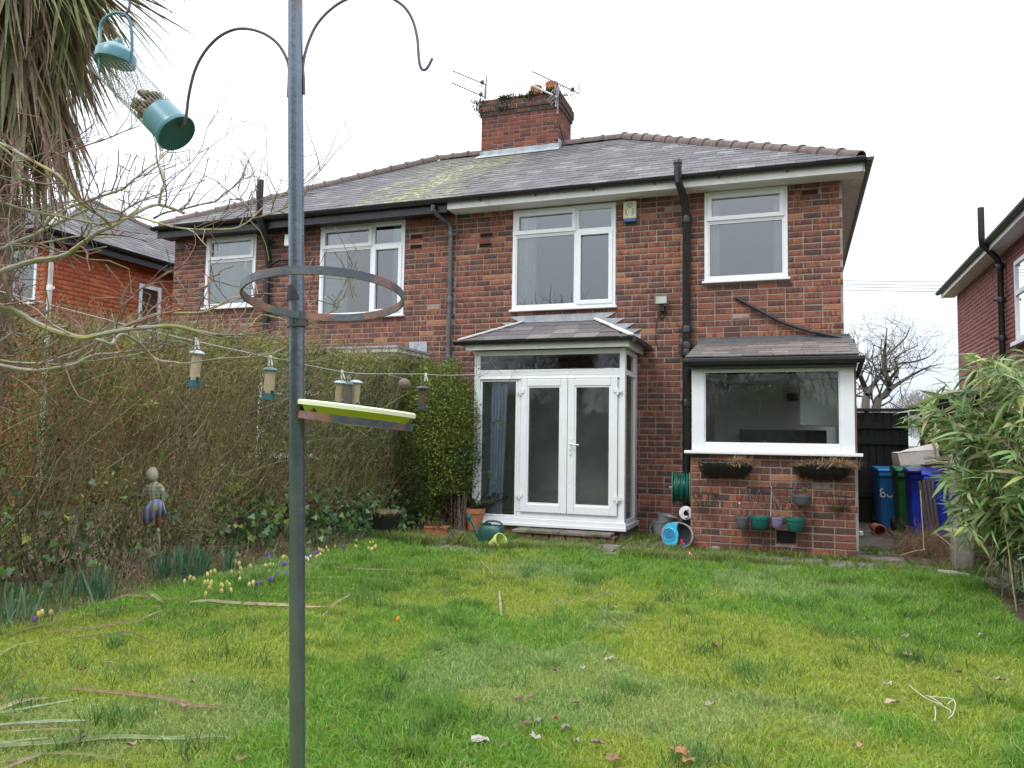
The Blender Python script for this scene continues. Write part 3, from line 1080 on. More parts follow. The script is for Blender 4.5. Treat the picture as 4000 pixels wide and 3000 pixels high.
M['aerial'] = simple('aerial_metal', (0.28, 0.26, 0.28), 0.45, 0.2, 9, 0, metal=0.6)
M['aerial_pale'] = simple('aerial_pale', (0.55, 0.55, 0.52), 0.5, 0.1, 9, 0)
zc = lambda a, b, y: P(1750 + a / 3.687, 230 + b / 3.687, y=y)
a1 = thing('tv_aerial', 'twin stacked television aerials at the left end of the chimney', 'aerial', zc(545, 580, 3.3))
mast = zc(545, 600, 3.3)
MB().tube([mast, zc(552, 370, 3.3)], 0.014, 8).build('mast', M['aerial'], a1)
yagi(a1, zc(70, 175, 3.0), zc(560, 378, 3.3), 'aerial', 12)
yagi(a1, zc(55, 345, 3.0), zc(540, 555, 3.3), 'aerial', 12)
a2 = thing('tv_aerial', 'long dark television aerial above the right end of the chimney', 'aerial', zc(1585, 700, 3.06))
MB().tube([zc(1575, 790, 3.05), zc(1590, 410, 3.05)], 0.016, 8).tube([zc(1590, 410, 3.05), zc(1660, 380, 3.06)], 0.008, 6).build('mast', M['aerial'], a2)
yagi(a2, zc(1215, 180, 3.0), zc(1885, 500, 3.1), 'aerial', 16)
a3 = thing('tv_aerial', 'short pale television aerial low on the right corner of the chimney', 'aerial', zc(1560, 560, 3.02))
MB().tube([zc(1552, 690, 3.04), zc(1560, 540, 3.02)], 0.012, 8).build('mast', M['aerial_pale'], a3)
yagi(a3, zc(1215, 385, 3.0), zc(1575, 550, 2.98), 'aerial_pale', 6, rod=0.03, boom=0.02)
MB().tube([zc(1570, 700, 3.03), zc(1580, 800, 3.05), zc(1600, 950, 3.05), zc(1650, 1120, 3.2), zc(1680, 1230, 3.4), zc(1765, 1250, 3.35)], 0.008, 5).build('cable', M['black_paint'], a2)

# ------------------------------------------------------------------ the french-door bay
BZ0, BZ1 = 0.215, 2.61
bx = lambda zx: P(1600 + zx / 1.746, 1720, y=BAYY).x
bz = lambda zx, zy: P(1600 + zx / 1.746, 1250 + zy / 1.746, y=BAYY).z
xs1, xdl, xdm, xdr = bx(733), bx(757), bx(1077), bx(1418)
ztr = bz(960, 350)
zdt = bz(1080, 398)
zdb = bz(1080, 1322)
y0, y1 = BAYY, BAYY + 0.07
mb = MB()
mb.box(BAYX0, BAYX0 + .09, y0, y1, BZ0, BZ1)
mb.box(BAYX1 - .075, BAYX1, y0, y1, BZ0, BZ1)
mb.box(BAYX0 + .09, BAYX1 - .075, y0 + .004, y1 - .004, BZ1 - .07, BZ1)
mb.box(BAYX0 + .09, BAYX1 - .075, y0 + .003, y1 - .003, ztr - .055, ztr + .03)
mb.box(BAYX0 + .09, BAYX1 - .075, y0 - .02, y1 - .006, ztr - .105, ztr - .085)
mb.box(BAYX0 + .09, BAYX1 - .075, y0 + .006, y1 - .006, zdt - .0, ztr - .055)
mb.box(xs1, BAYX1 - .075, y0 + .012, y1 - .008, BZ0 + .03, zdb + .002)
mb.box(xs1, xdl - .006, y0 + .002, y1 - .002, zdb + .003, zdt)
mb.box(xdr + .006, BAYX1 - .075, y0 + .005, y1 - .002, zdb + .003, zdt)
# right return of the bay
for (ya, yb) in ((BAYY + .07, BAYY + .12), (-0.16, 0.0)):
    mb.box(BAYX1 - .07, BAYX1 - .004, ya, yb, BZ0, BZ1)
for (za, zb) in ((BZ0, BZ0 + .05), (ztr - .05, ztr + .02), (BZ1 - .06, BZ1)):
    mb.box(BAYX1 - .068, BAYX1 - .006, BAYY + .12, -.16, za, zb)
mb.box(BAYX0, BAYX0 + .07, y1, -.02, BZ0, BZ1)
bay = mb.build('bay_frame', M['upvc'], house, bevel=0.005)
pane(bay, BAYX0 + .08, BAYX1 - .07, ztr + .03, BZ1 - .07, y0 + .03, 'glass_low')
pane(bay, BAYX0 + .08, xs1, BZ0 + .06, zdt - .02, y0 + .03, 'glass_low')
for za, zb in ((BZ0 + .05, ztr - .05), (ztr + .02, BZ1 - .06)):
    xg = BAYX1 - .035
    MB().add([(xg, BAYY + .1, za), (xg, -.15, za), (xg, -.15, zb), (xg, BAYY + .1, zb)], [(0, 1, 2, 3)]).build('pane', M['glass'], bay)
MB().box(BAYX0 - .04, BAYX1 + .035, BAYY - .07, BAYY - .002, BZ0 - .075, BZ0 - .03).box(BAYX0 - .02, BAYX1 + .03, BAYY - .045, BAYY + .001, BZ0 - .03, BZ0 + .035).box(BAYX1 - .06, BAYX1 + .033, BAYY, .0, BZ0 - .07, BZ0 - .004).build('sill', M['upvc'], bay, bevel=0.006)
mb = MB()
ring_frame(mb, BAYX0 + .095, xs1 - .002, BZ0 + .036, zdt - .004, 0.03, y0 + .008, y1 - .01)
mb.build('bead', M['upvc'], bay)
for k, (xa, xb) in enumerate(((xdl, xdm - .003), (xdm + .003, xdr))):
    mb = MB()
    ring_frame(mb, xa, xb, zdb, zdt - .006, 0.098, y0 - .022, y1 - .01, wb=.115, wt=.10)
    dr = mb.build('french_door', M['upvc'], house, bevel=0.008)
    mb = MB()
    ring_frame(mb, xa + .098, xb - .098, zdb + .115, zdt - .106, 0.02, y0 - .012, y1 - .016)
    mb.build('bead', M['upvc'], dr)
    pane(dr, xa + .10, xb - .10, zdb + .12, zdt - .11, y0 + .02, 'glass_low')
    hx = xa - .004 if k == 0 else xb + .004
    for hz in (zdb + .22, zdt - .19):
        MB().lathe([(0.001, -.045), (.017, -.045), (.017, .045), (.001, .045)], 10, Matrix.Translation((hx, y0 - .03, hz))).box(hx - .055, hx + .055, y0 - .036, y0 - .024, hz - .012, hz + .04).build('hinge', M['upvc'], dr, smooth=True)
    if k == 1:
        hx = xa + .05
        hz = P(1600 + 1095 / 1.746, 1250 + 850 / 1.746, y=BAYY).z
        h = MB()
        h.box(hx - .016, hx + .016, y0 - .036, y0 - .022, hz - .14, hz + .09)
        h.tube([(hx, y0 - .03, hz + .01), (hx, y0 - .075, hz + .01), (hx + .02, y0 - .078, hz + .008), (hx + .13, y0 - .078, hz - .004)], 0.010, 8)
        h.build('handle', M['upvc'], dr, bevel=0.003)
        MB().box(hx - .004, hx + .004, y0 - .038, y0 - .0355, hz - .09, hz - .065).build('keyhole', M['black_paint'], dr)
# bay interior, curtain, plinth and step
M['carpet'] = simple('carpet', (0.24, 0.20, 0.16), 0.95, 0.2, 20, 0.2)
room(house, BAYX0 - .3, BAYX1 + .3, 0.14, 1.35, 0.2, 2.66, 'room_dark')
MB().box(BAYX0 + .07, BAYX1 - .07, y1, .14, .15, .2).build('bay_floor', M['carpet'], house)
MB().box(BAYX0 + .07, BAYX1 - .07, y1, .14, BZ1, BZ1 + .04).build('bay_ceiling', M['carpet'], house)
curtain(bay, bx(525), bx(640), BZ0 + .04, zdt, BAYY + .16, 'curtain_lilac', 5, .03, x1b=bx(612), x0b=bx(520))
MB().box(BAYX0 + .02, BAYX1 - .02, BAYY + .02, -.002, -.1, BZ0 - .076).build('plinth', M['mortar_dark'], house)
brick_wall(house, 'plinth_face', (0, BAYY + .015, 0), (1, 0, 0), (0, -1, 0), BAYX0 + .02, BAYX1 - .02, -.05, .12, [], 'old', 'mortar_dark', 18, rnd=60, header_every=0)

# bay roof
RE = 2.735
e_l, e_r, e_y = -4.58, -2.07, BAYY - 0.17
t_l, t_r, t_z = P(2042, 1263, y=-.02).x, P(2326, 1252, y=-.02).x, P(2180, 1258, y=-.02).z
mb = MB()
mb.add([(e_l, e_y, RE - .012), (e_r, e_y, RE - .012), (t_r, -.01, t_z - .012), (t_l, -.01, t_z - .012)], [(0, 1, 2, 3)])
mb.add([(e_r, e_y, RE - .012), (e_r, -.01, RE - .012), (t_r, -.01, t_z - .012)], [(0, 1, 2)])
mb.add([(e_l, e_y, RE - .012), (t_l, -.01, t_z - .012), (e_l, -.01, RE - .012)], [(0, 1, 2)])
mb.add([(e_l, e_y, RE - .05), (e_l, -.01, RE - .05), (e_r, -.01, RE - .05), (e_r, e_y, RE - .05)], [(0, 1, 2, 3)])
broof = mb.build('bay_roof', M['lead'], house)
slate_roof(house, broof, (e_l, e_y, RE), (e_r, e_y, RE), (t_l, -.01, t_z), (t_r, -.01, t_z), 0.27, 0.34, 40, M['slate_porch'], M['slate_porch'], rnd=8, thick=.008)
slate_roof(house, broof, (e_r, e_y, RE), (e_r, -.01, RE), (t_r, -.011, t_z), (t_r, -.01, t_z), 0.27, 0.34, 6, M['slate_porch'], M['slate_porch'], rnd=18, thick=.008)
for (a, b) in (((e_l, e_y, RE), (t_l, -.01, t_z)), ((e_r, e_y, RE), (t_r, -.01, t_z))):
    MB().bar(Vector(a) + Vector((0, 0, .035)), Vector(b) + Vector((0, 0, .035)), 0.085, 0.018).build('hip_capping', M['white_paint'], broof)
gutter(house, (e_l - .06, e_y - .03, RE - .005), (e_r + .02, e_y - .03, RE - .005), 0.05, (0, -1, 0), brackets=0)
MB().tube([(e_r + .03, e_y - .04, RE - .03), (e_r + .05, e_y + .3, RE - .03), (e_r + .05, -.02, RE - .03)], 0.05, 8).build('gutter', M['black_paint'], house, smooth=True)
MB().box(e_l + .1, e_r - .03, e_y + .02, e_y + .05, BZ1 + .001, RE - .01).box(e_r - .06, e_r - .03, e_y + .06, -.01, BZ1 + .001, RE - .01).box(e_l + .1, e_r - .06, e_y + .05, -.01, BZ1 + .02, BZ1 + .03).build('eaves_board', M['white_paint'], house)
# stepped lead flashing on the wall above
zz = lambda a, b: (P(1780 + a / 2.765, 1180 + b / 2.765, y=-.02).x, P(1780 + a / 2.765, 1180 + b / 2.765, y=-.02).z)
fl = [(725, 232), (575, 160), (710, 150), (1735, 105), (1620, 175), (1830, 170), (1720, 235), (1935, 225), (1830, 290), (2010, 285), (1910, 340), (2000, 350), (1995, 440), (1890, 405), (1560, 195)]
MB().prism([zz(*p) for p in fl], 1, -.022, -.014).build('lead_flashing', M['lead'], house)
for tri in ([(480, 225), (640, 222), (700, 260), (600, 275)], [(400, 285), (560, 280), (600, 300), (480, 330)], [(330, 350), (460, 340), (470, 370), (370, 385)]):
    MB().prism([zz(*p) for p in tri], 1, -.021, -.0135).build('lead_flashing', M['lead'], house)

# ------------------------------------------------------------------ kitchen extension
EXT = EXX1 - EXX0
ev = [(P(2400 + 1395 / 2.212, 2100, y=EXY).x, P(3040, 1700 + 940 / 2.212, y=EXY).z)]
xw = brick_wall(house, 'extension_wall', (0, EXY, 0), (1, 0, 0), (0, -1, 0), EXX0, EXX1, -0.06, 1.205, [(ev[0][0], ev[0][0] + .235, ev[0][1], ev[0][1] + .17)], 'old', 'mortar', 130, rnd=71)
air_brick(house, ev[0][0], ev[0][1], .235, .17, y=EXY + .002)
MB().box(ev[0][0], ev[0][0] + .235, EXY + .03, EXY + .06, ev[0][1], ev[0][1] + .17).build('vent_back', M['black_rough'], house)
MB().box(EXX0 + .002, EXX0 + .1, EXY + .004, 0, -.06, 1.2).build('extension_side', M['mortar_red'], house)
MB().box(EXX1 - .1, EXX1 - .002, EXY + .004, 0, -.06, 2.3).build('extension_side', M['mortar_red'], house)
zs_, zt_ = 1.243, 2.262
gx0, gx1 = P(2400 + 778 / 2.212, 1600, y=EXY).x, P(2400 + 1950 / 2.212, 1600, y=EXY).x
gz0, gz1 = P(3024, 1200 + 1184 / 2.212, y=EXY).z, P(3024, 1200 + 548 / 2.212, y=EXY).z
mb = MB()
wx0, wx1 = EXX0 + .015, EXX1 - .025
mb.box(wx0, gx0 - .002, EXY - .015, EXY + .06, zs_, zt_)
mb.box(gx1 + .002, wx1, EXY - .015, EXY + .06, zs_, zt_)
mb.box(gx0 - .002, gx1 + .002, EXY - .012, EXY + .057, zs_, gz0)
mb.box(gx0 - .002, gx1 + .002, EXY - .012, EXY + .057, gz1, zt_)
mb.box(wx1 - .07, wx1 - .004, EXY + .06, -.01, zs_, zs_ + .06).box(wx1 - .07, wx1 - .004, EXY + .06, -.01, zt_ - .05, zt_)
ew = mb.build('kitchen_window', M['upvc'], house, bevel=0.005)
mb = MB()
ring_frame(mb, gx0 - .002, gx1 + .002, gz0, gz1, .016, EXY + .004, EXY + .04)
mb.build('bead', M['upvc'], ew)
pane(ew, gx0, gx1, gz0, gz1, EXY + .025, 'glass_low')
MB().box(EXX0 - .07, EXX1 + .055, EXY - .10, EXY + .03, zs_ - .04, zs_ - .001).build('sill', M['upvc'], ew, bevel=0.008)
rx0, rx1, ry0, ry1, rz0, rz1 = EXX0 + .1, EXX1 - .105, EXY + .08, .80, 1.0, 2.2
rs = MB()
rs.add([(rx0, ry0, rz0), (rx1, ry0, rz0), (rx1, ry1, rz0), (rx0, ry1, rz0)], [(0, 1, 2, 3)])
rs.add([(rx0, ry0, rz1), (rx1, ry0, rz1), (rx1, ry1, rz1), (rx0, ry1, rz1)], [(3, 2, 1, 0)])
rs.add([(rx0, ry1, rz0), (rx1, ry1, rz0), (rx1, ry1, rz1), (rx0, ry1, rz1)], [(0, 1, 2, 3)])
rs.add([(rx0, ry0, rz0), (rx0, ry1, rz0), (rx0, ry1, rz1), (rx0, ry0, rz1)], [(0, 1, 2, 3)])
holed(rs, ry0, ry1, rz0, rz1, [(0.12, .78, 1.05, 2.15)], lambda u, z: (rx1, u, z))  # room side of the added opening that brings in daylight
rs.build('room_shell', M['room_white'], house)
kx = lambda a, y: P(2400 + a / 2.212, 1600, y=y).x
kz = lambda b, y: P(3024, 1200 + b / 2.212, y=y).z
kit = MB().box(kx(1605, -.45), EXX1 - .11, -.45, .08, kz(1020, -.45), 2.19)
kit.build('wall_cupboard', M['room_white'], house, bevel=0.005)
MB().box(EXX0 + .3, kx(1560, .75), .72, .79, 1.0, 2.2).build('back_wall', M['room_white'], house)
MB().box(kx(1490, .4), kx(1595, .4), .4, .71, kz(800, .4), kz(745, .4)).build('cooker_hood', M['black_rough'], house)
MB().box(EXX0 + .5, kx(1830, .2), .15, .6, 1.01, kz(1060, .2)).build('worktop', M['grey_pipe'], house)
MB().tube([(kx(1330, -.9), -.9, 1.2), (kx(1330, -.9), -.9, 1.32), (kx(1300, -.9), -.9, 1.35), (kx(1270, -.9), -.9, 1.33)], .012, 8).build('tap', M['aerial_pale'], house, smooth=True)
# lean-to roof
le, lt = P(3024, 1200 + 430 / 2.212, y=EXY - .17).z, P(3024, 1200 + 300 / 2.212, y=-.02).z
xl0, xl1 = EXX0 - .045, EXX1 + .03
mb = MB()
mb.add([(xl0, EXY - .17, le - .012), (xl1, EXY - .17, le - .012), (xl1, -.01, lt - .012), (xl0, -.01, lt - .012)], [(0, 1, 2, 3)])
mb.add([(xl0, EXY - .17, le - .05), (xl0, -.01, lt - .05), (xl1, -.01, lt - .05), (xl1, EXY - .17, le - .05)], [(0, 1, 2, 3)])
mb.prism([(EXY, zt_), (-.01, zt_), (-.01, lt - .05), (EXY, le - .03)], 0, xl1 - .08, xl1 - .06)
lroof = mb.build('lean_to_roof', M['black_rough'], house)
slate_roof(house, lroof, (xl0, EXY - .18, le), (xl1, EXY - .18, le), (xl0, -.01, lt), (xl1, -.01, lt), 0.21, 0.355, 60, M['slate_lean'], M['slate_lean'], rnd=12, thick=.014, ragged=.012)
MB().box(xl0 - .0, xl1 - .02, -.035, -.013, lt - .02, lt + .085).add([(xl0, -.013, lt + .06), (xl1, -.013, lt + .06), (xl1, -.2, lt - .02), (xl0, -.2, lt - .02)], [(0, 3, 2, 1)]).build('flashing', M['grey_pipe'], house)
MB().prism([(EXY - .235, le - .005), (EXY - .235, le - .05), (EXY - .20, le - .085), (EXY - .15, le - .085), (EXY - .15, le - .005)], 0, xl0 - .03, xl1 + .05).build('gutter', M['black_paint'], house, bevel=.006)
MB().box(xl0 + .02, xl1 - .03, EXY - .13, EXY - .02, zt_ + .001, le - .02).build('eaves_board', M['black_paint'], house)
MB().bar((xl1 + .03, EXY - .2, le - .05), (xl1 - .03, EXY + .1, zt_ - .12), .03, .05).build('gutter_bracket', M['black_paint'], house)
MB().box(xl1 - .07, xl1 - .02, -.2, .0, 1.6, 2.1).build('side_board', M['black_rough'], house)
# ------------------------------------------------------------------ ground, lawn, patio
LAWN_Z = 0.07


def smooth01(t):
    t = np.clip(t, 0, 1)
    return t * t * (3 - 2 * t)


def lawn_mask(x, y):
    """1 on the lawn, 0 off it"""
    x, y = np.asarray(x, float), np.asarray(y, float)
    left = -5.02 + 0.10 * np.sin(y * 1.3) - 0.03 * (y + 3)
    left = np.where(y < -6.0, left + 0.05 * (y + 6.0), left)
    right = 1.62 + 0.06 * np.sin(y * 1.7)
    topy = -2.62 + 0.10 * np.sin(x * 2.1) + 0.12 * (vnoise(x, y, 2.5) - .5) + 0.06 * x
    a = smooth01((x - left) / 0.15) * smooth01((right - x) / 0.12) * smooth01((topy - y) / 0.12)
    return a


def gz(x, y):
    x, y = np.asarray(x, float), np.asarray(y, float)
    m = lawn_mask(x, y)
    und = 0.030 * (vnoise(x, y, 0.9) - .5) + 0.018 * (vnoise(x, y, 3.1) - .5)
    bed = 0.03 + 0.05 * (vnoise(x, y, 4.0) - .5)
    edge = smooth01((-2.4 - y) / 0.5)
    base = -0.035 * (1 - edge) + bed * edge
    near = smooth01((14 - np.hypot(x, y + 5)) / 3)
    return (base * (1 - m) + (LAWN_Z + und) * m) * near - 0.05 * (1 - near)


def axis(lo, hi, step, far):
    a = list(np.arange(lo, hi + 1e-6, step))
    g, d = hi, step
    out = []
    while g < far:
        d *= 1.6
        g += d
        out.append(g)
    g, d = lo, step
    pre = []
    while g > -far:
        d *= 1.6
        g -= d
        pre.append(g)
    return np.array(pre[::-1] + a + out)


gx_, gy_ = axis(-8.5, 3.0, 0.1, 900), axis(-12.0, 1.0, 0.1, 900)
GX, GY = np.meshgrid(gx_, gy_, indexing='ij')
GZ = gz(GX, GY)
nx_, ny_ = len(gx_), len(gy_)
idx = np.arange(nx_ * ny_).reshape(nx_, ny_)
fc = np.stack([idx[:-1, :-1], idx[1:, :-1], idx[1:, 1:], idx[:-1, 1:]], -1).reshape(-1, 4)
mk = lawn_mask(GX, GY).ravel()
soil = np.array([0.11, 0.082, 0.058])
moss = np.array([0.155, 0.195, 0.032])
rough_ = np.array([0.06, 0.07, 0.03])
far_ = (np.hypot(GX, GY + 5) > 13).ravel()
cols = soil[None] * (1 - mk[:, None]) + moss[None] * mk[:, None]
cols[far_] = rough_


def ground_mat():
    t = NT('ground_cover')
    at = t.n('Attribute', attribute_name='col')
    n1 = t.noise(14, 5, None, 0.7)
    c = t.mix(1.0, at.outputs['Color'], t.ramp(n1, [(0.25, 0.55), (0.75, 1.5)]), 'MULTIPLY')
    n2 = t.noise(40, 4, None, 0.6)
    c = t.mix(t.ramp(n2, [(0.6, 0), (0.75, 0.6)]), c, (0.16, 0.12, 0.07))
    t.set(c, 0.95, 0, 0.2)
    t.bump(t.noise(60, 4), 0.8, 0.02)
    return t.m


g = np_mesh('ground', np.stack([GX.ravel(), GY.ravel(), GZ.ravel()], -1), fc, ground_mat(), cols, None, True)
tag(g, kind='structure')
M['slab'] = simple('paving_slab', (0.17, 0.14, 0.115), 0.9, 0.3, 7, 0.5, 45, (0.075, 0.08, 0.04), (0.45, 0.60))
pat = MB().box(-4.9, 2.0, -2.45, -0.001, -0.10, -0.022).build('patio', M['mortar_dark'])
tag(pat, kind='structure')
pth = MB().box(0.68, 1.98, 0.0, 6.0, -0.12, -0.022).build('path', M['mortar_dark'])
tag(pth, kind='structure')


def slab_at(parent, x0, x1, y0, y1):
    z = random.uniform(-.004, .012)
    mb = MB().box(x0 + .008, x1 - .008, y0 + .008, y1 - .008, -0.03, z + .006)
    tl = (random.gauss(0, .006), random.gauss(0, .006))
    mb.v = [(a, b, c + (a - x0) * tl[0] + (b - y0) * tl[1]) for a, b, c in mb.v]
    mb.build('paving_slab', M['slab'], parent, bevel=.008)


yy = -2.42
for r, d in enumerate((0.45, 0.6, 0.6, 0.45, 0.3)):
    xx = -4.8 - (r % 2) * 0.3
    while xx < 1.9:
        a, b = max(xx, -4.85), min(xx + 0.6, 1.95)
        if b - a > 0.1 and not (yy > -1.25 and EXX0 - .05 < (a + b) / 2 < EXX1 - .1) and not (yy > -.9 and BAYX0 < (a + b) / 2 < BAYX1):
            slab_at(pat, a, b, yy, yy + d)
        xx += 0.6
    yy += d
for r in range(6):
    for c in range(2):
        slab_at(pth, 0.70 + c * .62, 1.31 + c * .62, 0.02 + r * .6, .6 + r * .6)
# door step: slabs on a course of bricks
stp = thing('door_step', 'low weathered step of slabs on bricks below the french doors', 'step', (-3.2, -1.12, 0))
sx0, sx1 = P(1600 + 700 / 1.746, 2040, y=-1.25).x, P(1600 + 1365 / 1.746, 2060, y=-1.25).x
xm_ = sx0 + (sx1 - sx0) * .49
MB().box(sx0, xm_ - .005, -1.27, -.93, .085, .125).build('slab', M['slab'], stp, bevel=.008)
MB().box(xm_ + .005, sx1, -1.26, -.93, .083, .122).build('slab', M['slab'], stp, bevel=.008)
for i in range(6):
    x = sx0 + .08 + i * .225
    o = MB().box(x, x + .2, -1.235, -.95, .0, .08).build('brick', M['brick_old'], stp, bevel=.004)

# ------------------------------------------------------------------ house beyond the left boundary
lh = thing('brick_house', 'bright orange brick house with slate roof behind the hedge at far left', 'house', (-15.5, 2.5, 0))
LX, LY = -13.0, -0.9
win_side = (1.28, 1.88, 3.35, 4.5)
brick_wall(lh, 'side_wall', (LX, 0, 0), (0, 1, 0), (1, 0, 0), LY, 6.5, 0, 5.0, [win_side], 'orange', 'mortar_orange', 60, rnd=81)
brick_wall(lh, 'wall', (0, LY, 0), (1, 0, 0), (0, -1, 0), -18.5, LX, 0, 5.0, [(-14.6, -13.22, 3.75, 4.85)], 'orange', 'mortar_orange', 40, rnd=82)
MB().box(-18.5, LX - .02, 6.5, 6.6, 0, 5).box(-18.6, -18.5, LY, 6.5, 0, 5).build('far_wall', M['mortar_orange'], lh)
mb = MB()
ring_frame(mb, -14.6, -13.22, 3.75, 4.85, .06, LY - .02, LY + .05)
mb.box(-13.95, -13.9, LY - .018, LY + .048, 3.81, 4.79)
w = mb.build('window', M['upvc'], lh)
pane(w, -14.55, -13.25, 3.8, 4.8, LY + .01)
MB().box(-14.64, -13.18, LY - .07, LY + .02, 3.70, 3.749).build('sill', M['upvc'], w)
curtain(w, -14.5, -13.9, 3.8, 4.8, LY + .15, 'curtain', 6)
room(lh, -15.3, -13.1, LY + .12, 1.0, 3.0, 4.95)
mb = MB()
for (a, b, c, d) in ((1.28, 1.36, 3.35, 4.5), (1.80, 1.88, 3.35, 4.5), (1.36, 1.80, 3.35, 3.43), (1.36, 1.80, 4.42, 4.5)):
    mb.box(LX - .05, LX + .02, a, b, c, d)
w = mb.build('window', M['upvc'], lh)
MB().add([(LX, 1.34, 3.4), (LX, 1.82, 3.4), (LX, 1.82, 4.45), (LX, 1.34, 4.45)], [(0, 1, 2, 3)]).build('pane', M['glass'], w)
MB().box(LX - 1, LX - .1, 1.2, 2.0, 3.2, 4.6).build('room_shell', M['room_dark'], lh)
ex_, ey_, ez_ = LX + .26, LY - .28, 5.03
ax_, ay_, az_ = -16.5, 2.85, 7.08
fy_ = 2 * ay_ - ey_
mb = MB()
mb.add([(ex_, ey_, ez_ - .012), (ex_, fy_, ez_ - .012), (ax_, ay_, az_ - .012)], [(0, 1, 2)])
mb.add([(-19, ey_, ez_ - .012), (ex_, ey_, ez_ - .012), (ax_, ay_, az_ - .012), (-19, ay_, az_ - .012)], [(0, 1, 2, 3)])
mb.add([(ex_, fy_, ez_ - .012), (-19, fy_, ez_ - .012), (-19, ay_, az_ - .012), (ax_, ay_, az_ - .012)], [(0, 1, 2, 3)])
lroof2 = mb.build('roof', M['black_rough'], lh)
slate_roof(lh, lroof2, (ex_, ey_, ez_), (ex_, fy_, ez_), (ax_, ay_ - .001, az_), (ax_, ay_, az_), 0.2, 0.26, 70, M['slate'], M['slates'], rnd=51)
slate_roof(lh, lroof2, (-19, ey_, ez_), (ex_, ey_, ez_), (-19, ay_, az_), (ax_, ay_, az_), 0.2, 0.26, 20, M['slate'], M['slates'], rnd=52)
half_round('hip_tile', lroof2, (ex_, ey_, ez_ + .02), (ax_, ay_, az_ + .02), .09, M['white_paint'], .4)
half_round('hip_tile', lroof2, (ex_, fy_, ez_ + .02), (ax_, ay_, az_ + .02), .09, M['ridge'], .4)
gutter(lh, (ex_ + .03, ey_ - .05, ez_ - .01), (ex_ + .03, fy_, ez_ - .01), .06, (1, 0, 0), brackets=0)
gutter(lh, (-19, ey_ - .03, ez_ - .01), (ex_ + .05, ey_ - .03, ez_ - .01), .06, (0, -1, 0), brackets=0)
MB().box(ex_ - .04, ex_ - .01, ey_ + .03, fy_ - .03, ez_ - .2, ez_ - .02).box(-19, ex_ - .04, ey_ + .01, ey_ + .04, ez_ - .2, ez_ - .02).build('fascia', M['black_paint'], lh)
soil_pipe(lh, [(LX + .06, LY + .05, 0.3), (LX + .06, LY + .05, 4.75), (LX + .18, LY - .1, 4.98)], .042, 'white_paint', [(LX + .06, LY + .05, 4.0)])
# ------------------------------------------------------------------ house beyond the right boundary
rh = thing('brick_house', 'smooth dark red brick house side wall with black drainpipe at far right', 'house', (5.5, 6.0, 0))
RX = 3.59
RY0 = -1.5
wn_ = (3.0, 4.22, 3.15, 4.55)
brick_wall(rh, 'side_wall', (RX, 0, 0), (0, 1, 0), (-1, 0, 0), RY0, 9.41, 0, 4.97, [wn_], 'red', 'mortar_red', 90, rnd=91)
MB().box(RX + .01, 9, 9.40, 9.5, 0, 4.97).box(RX + .01, 9, RY0, RY0 + .1, 0, 4.97).build('wall', M['mortar_red'], rh)
mb = MB()
for (a, b, c, d) in ((3.0, 3.07, 3.15, 4.55), (4.15, 4.22, 3.15, 4.55), (3.07, 4.15, 3.15, 3.22), (3.07, 4.15, 4.48, 4.55), (3.07, 4.15, 3.95, 4.03)):
    mb.box(RX - .02, RX + .05, a, b, c, d)
w = mb.build('window', M['upvc'], rh)
MB().add([(RX + .01, 3.05, 3.2), (RX + .01, 4.17, 3.2), (RX + .01, 4.17, 4.5), (RX + .01, 3.05, 4.5)], [(0, 1, 2, 3)]).build('pane', M['glass'], w)
MB().box(RX - .09, RX + .02, 2.94, 4.28, 3.08, 3.148).build('sill', M['upvc'], w)
MB().box(RX + .12, RX + .9, 2.9, 4.3, 3.0, 4.7).build('room_shell', M['room_dark'], rh)
e_ = RX - .32
rmb = MB()
rmb.add([(e_, RY0 - .3, 5.03), (e_, 9.75, 5.03), (7.2, 6.0, 7.2), (7.2, 2.2, 7.2)], [(0, 1, 2, 3)])
rmb.add([(e_, 9.75, 5.03), (11, 9.75, 5.03), (7.2, 6.0, 7.2)], [(0, 1, 2)])
rmb.add([(e_, RY0 - .3, 5.03), (11, RY0 - .3, 5.03), (7.2, 2.2, 7.2)], [(2, 1, 0)])
rmb.build('roof', M['slates'], rh)
gutter(rh, (e_ - .03, RY0, 5.03), (e_ - .03, 9.78, 5.03), .06, (-1, 0, 0), brackets=0)
MB().box(e_ + .02, e_ + .045, RY0, 9.7, 4.88, 5.02).build('fascia', M['white_paint'], rh)
MB().box(e_ + .047, RX - .003, RY0, 9.7, 4.89, 4.90).build('soffit', M['white_paint'], rh)
soil_pipe(rh, [(RX - .09, 4.84, .5), (RX - .09, 4.84, 4.62), (RX - .16, 4.80, 4.78), (e_ - .09, 4.62, 5.0), (e_ - .10, 4.60, 5.12), (e_ - .10, 4.60, 5.66)], .055, 'black_paint',
          [(RX - .09, 4.84, z) for z in (3.3, 4.0, 4.62)])
MB().tube([(e_ - .1, 4.6, 5.66), (e_ - .1, 4.6, 5.74)], [.05, .01], 8).build('pipe_cowl', M['aerial_pale'], rh, smooth=True)
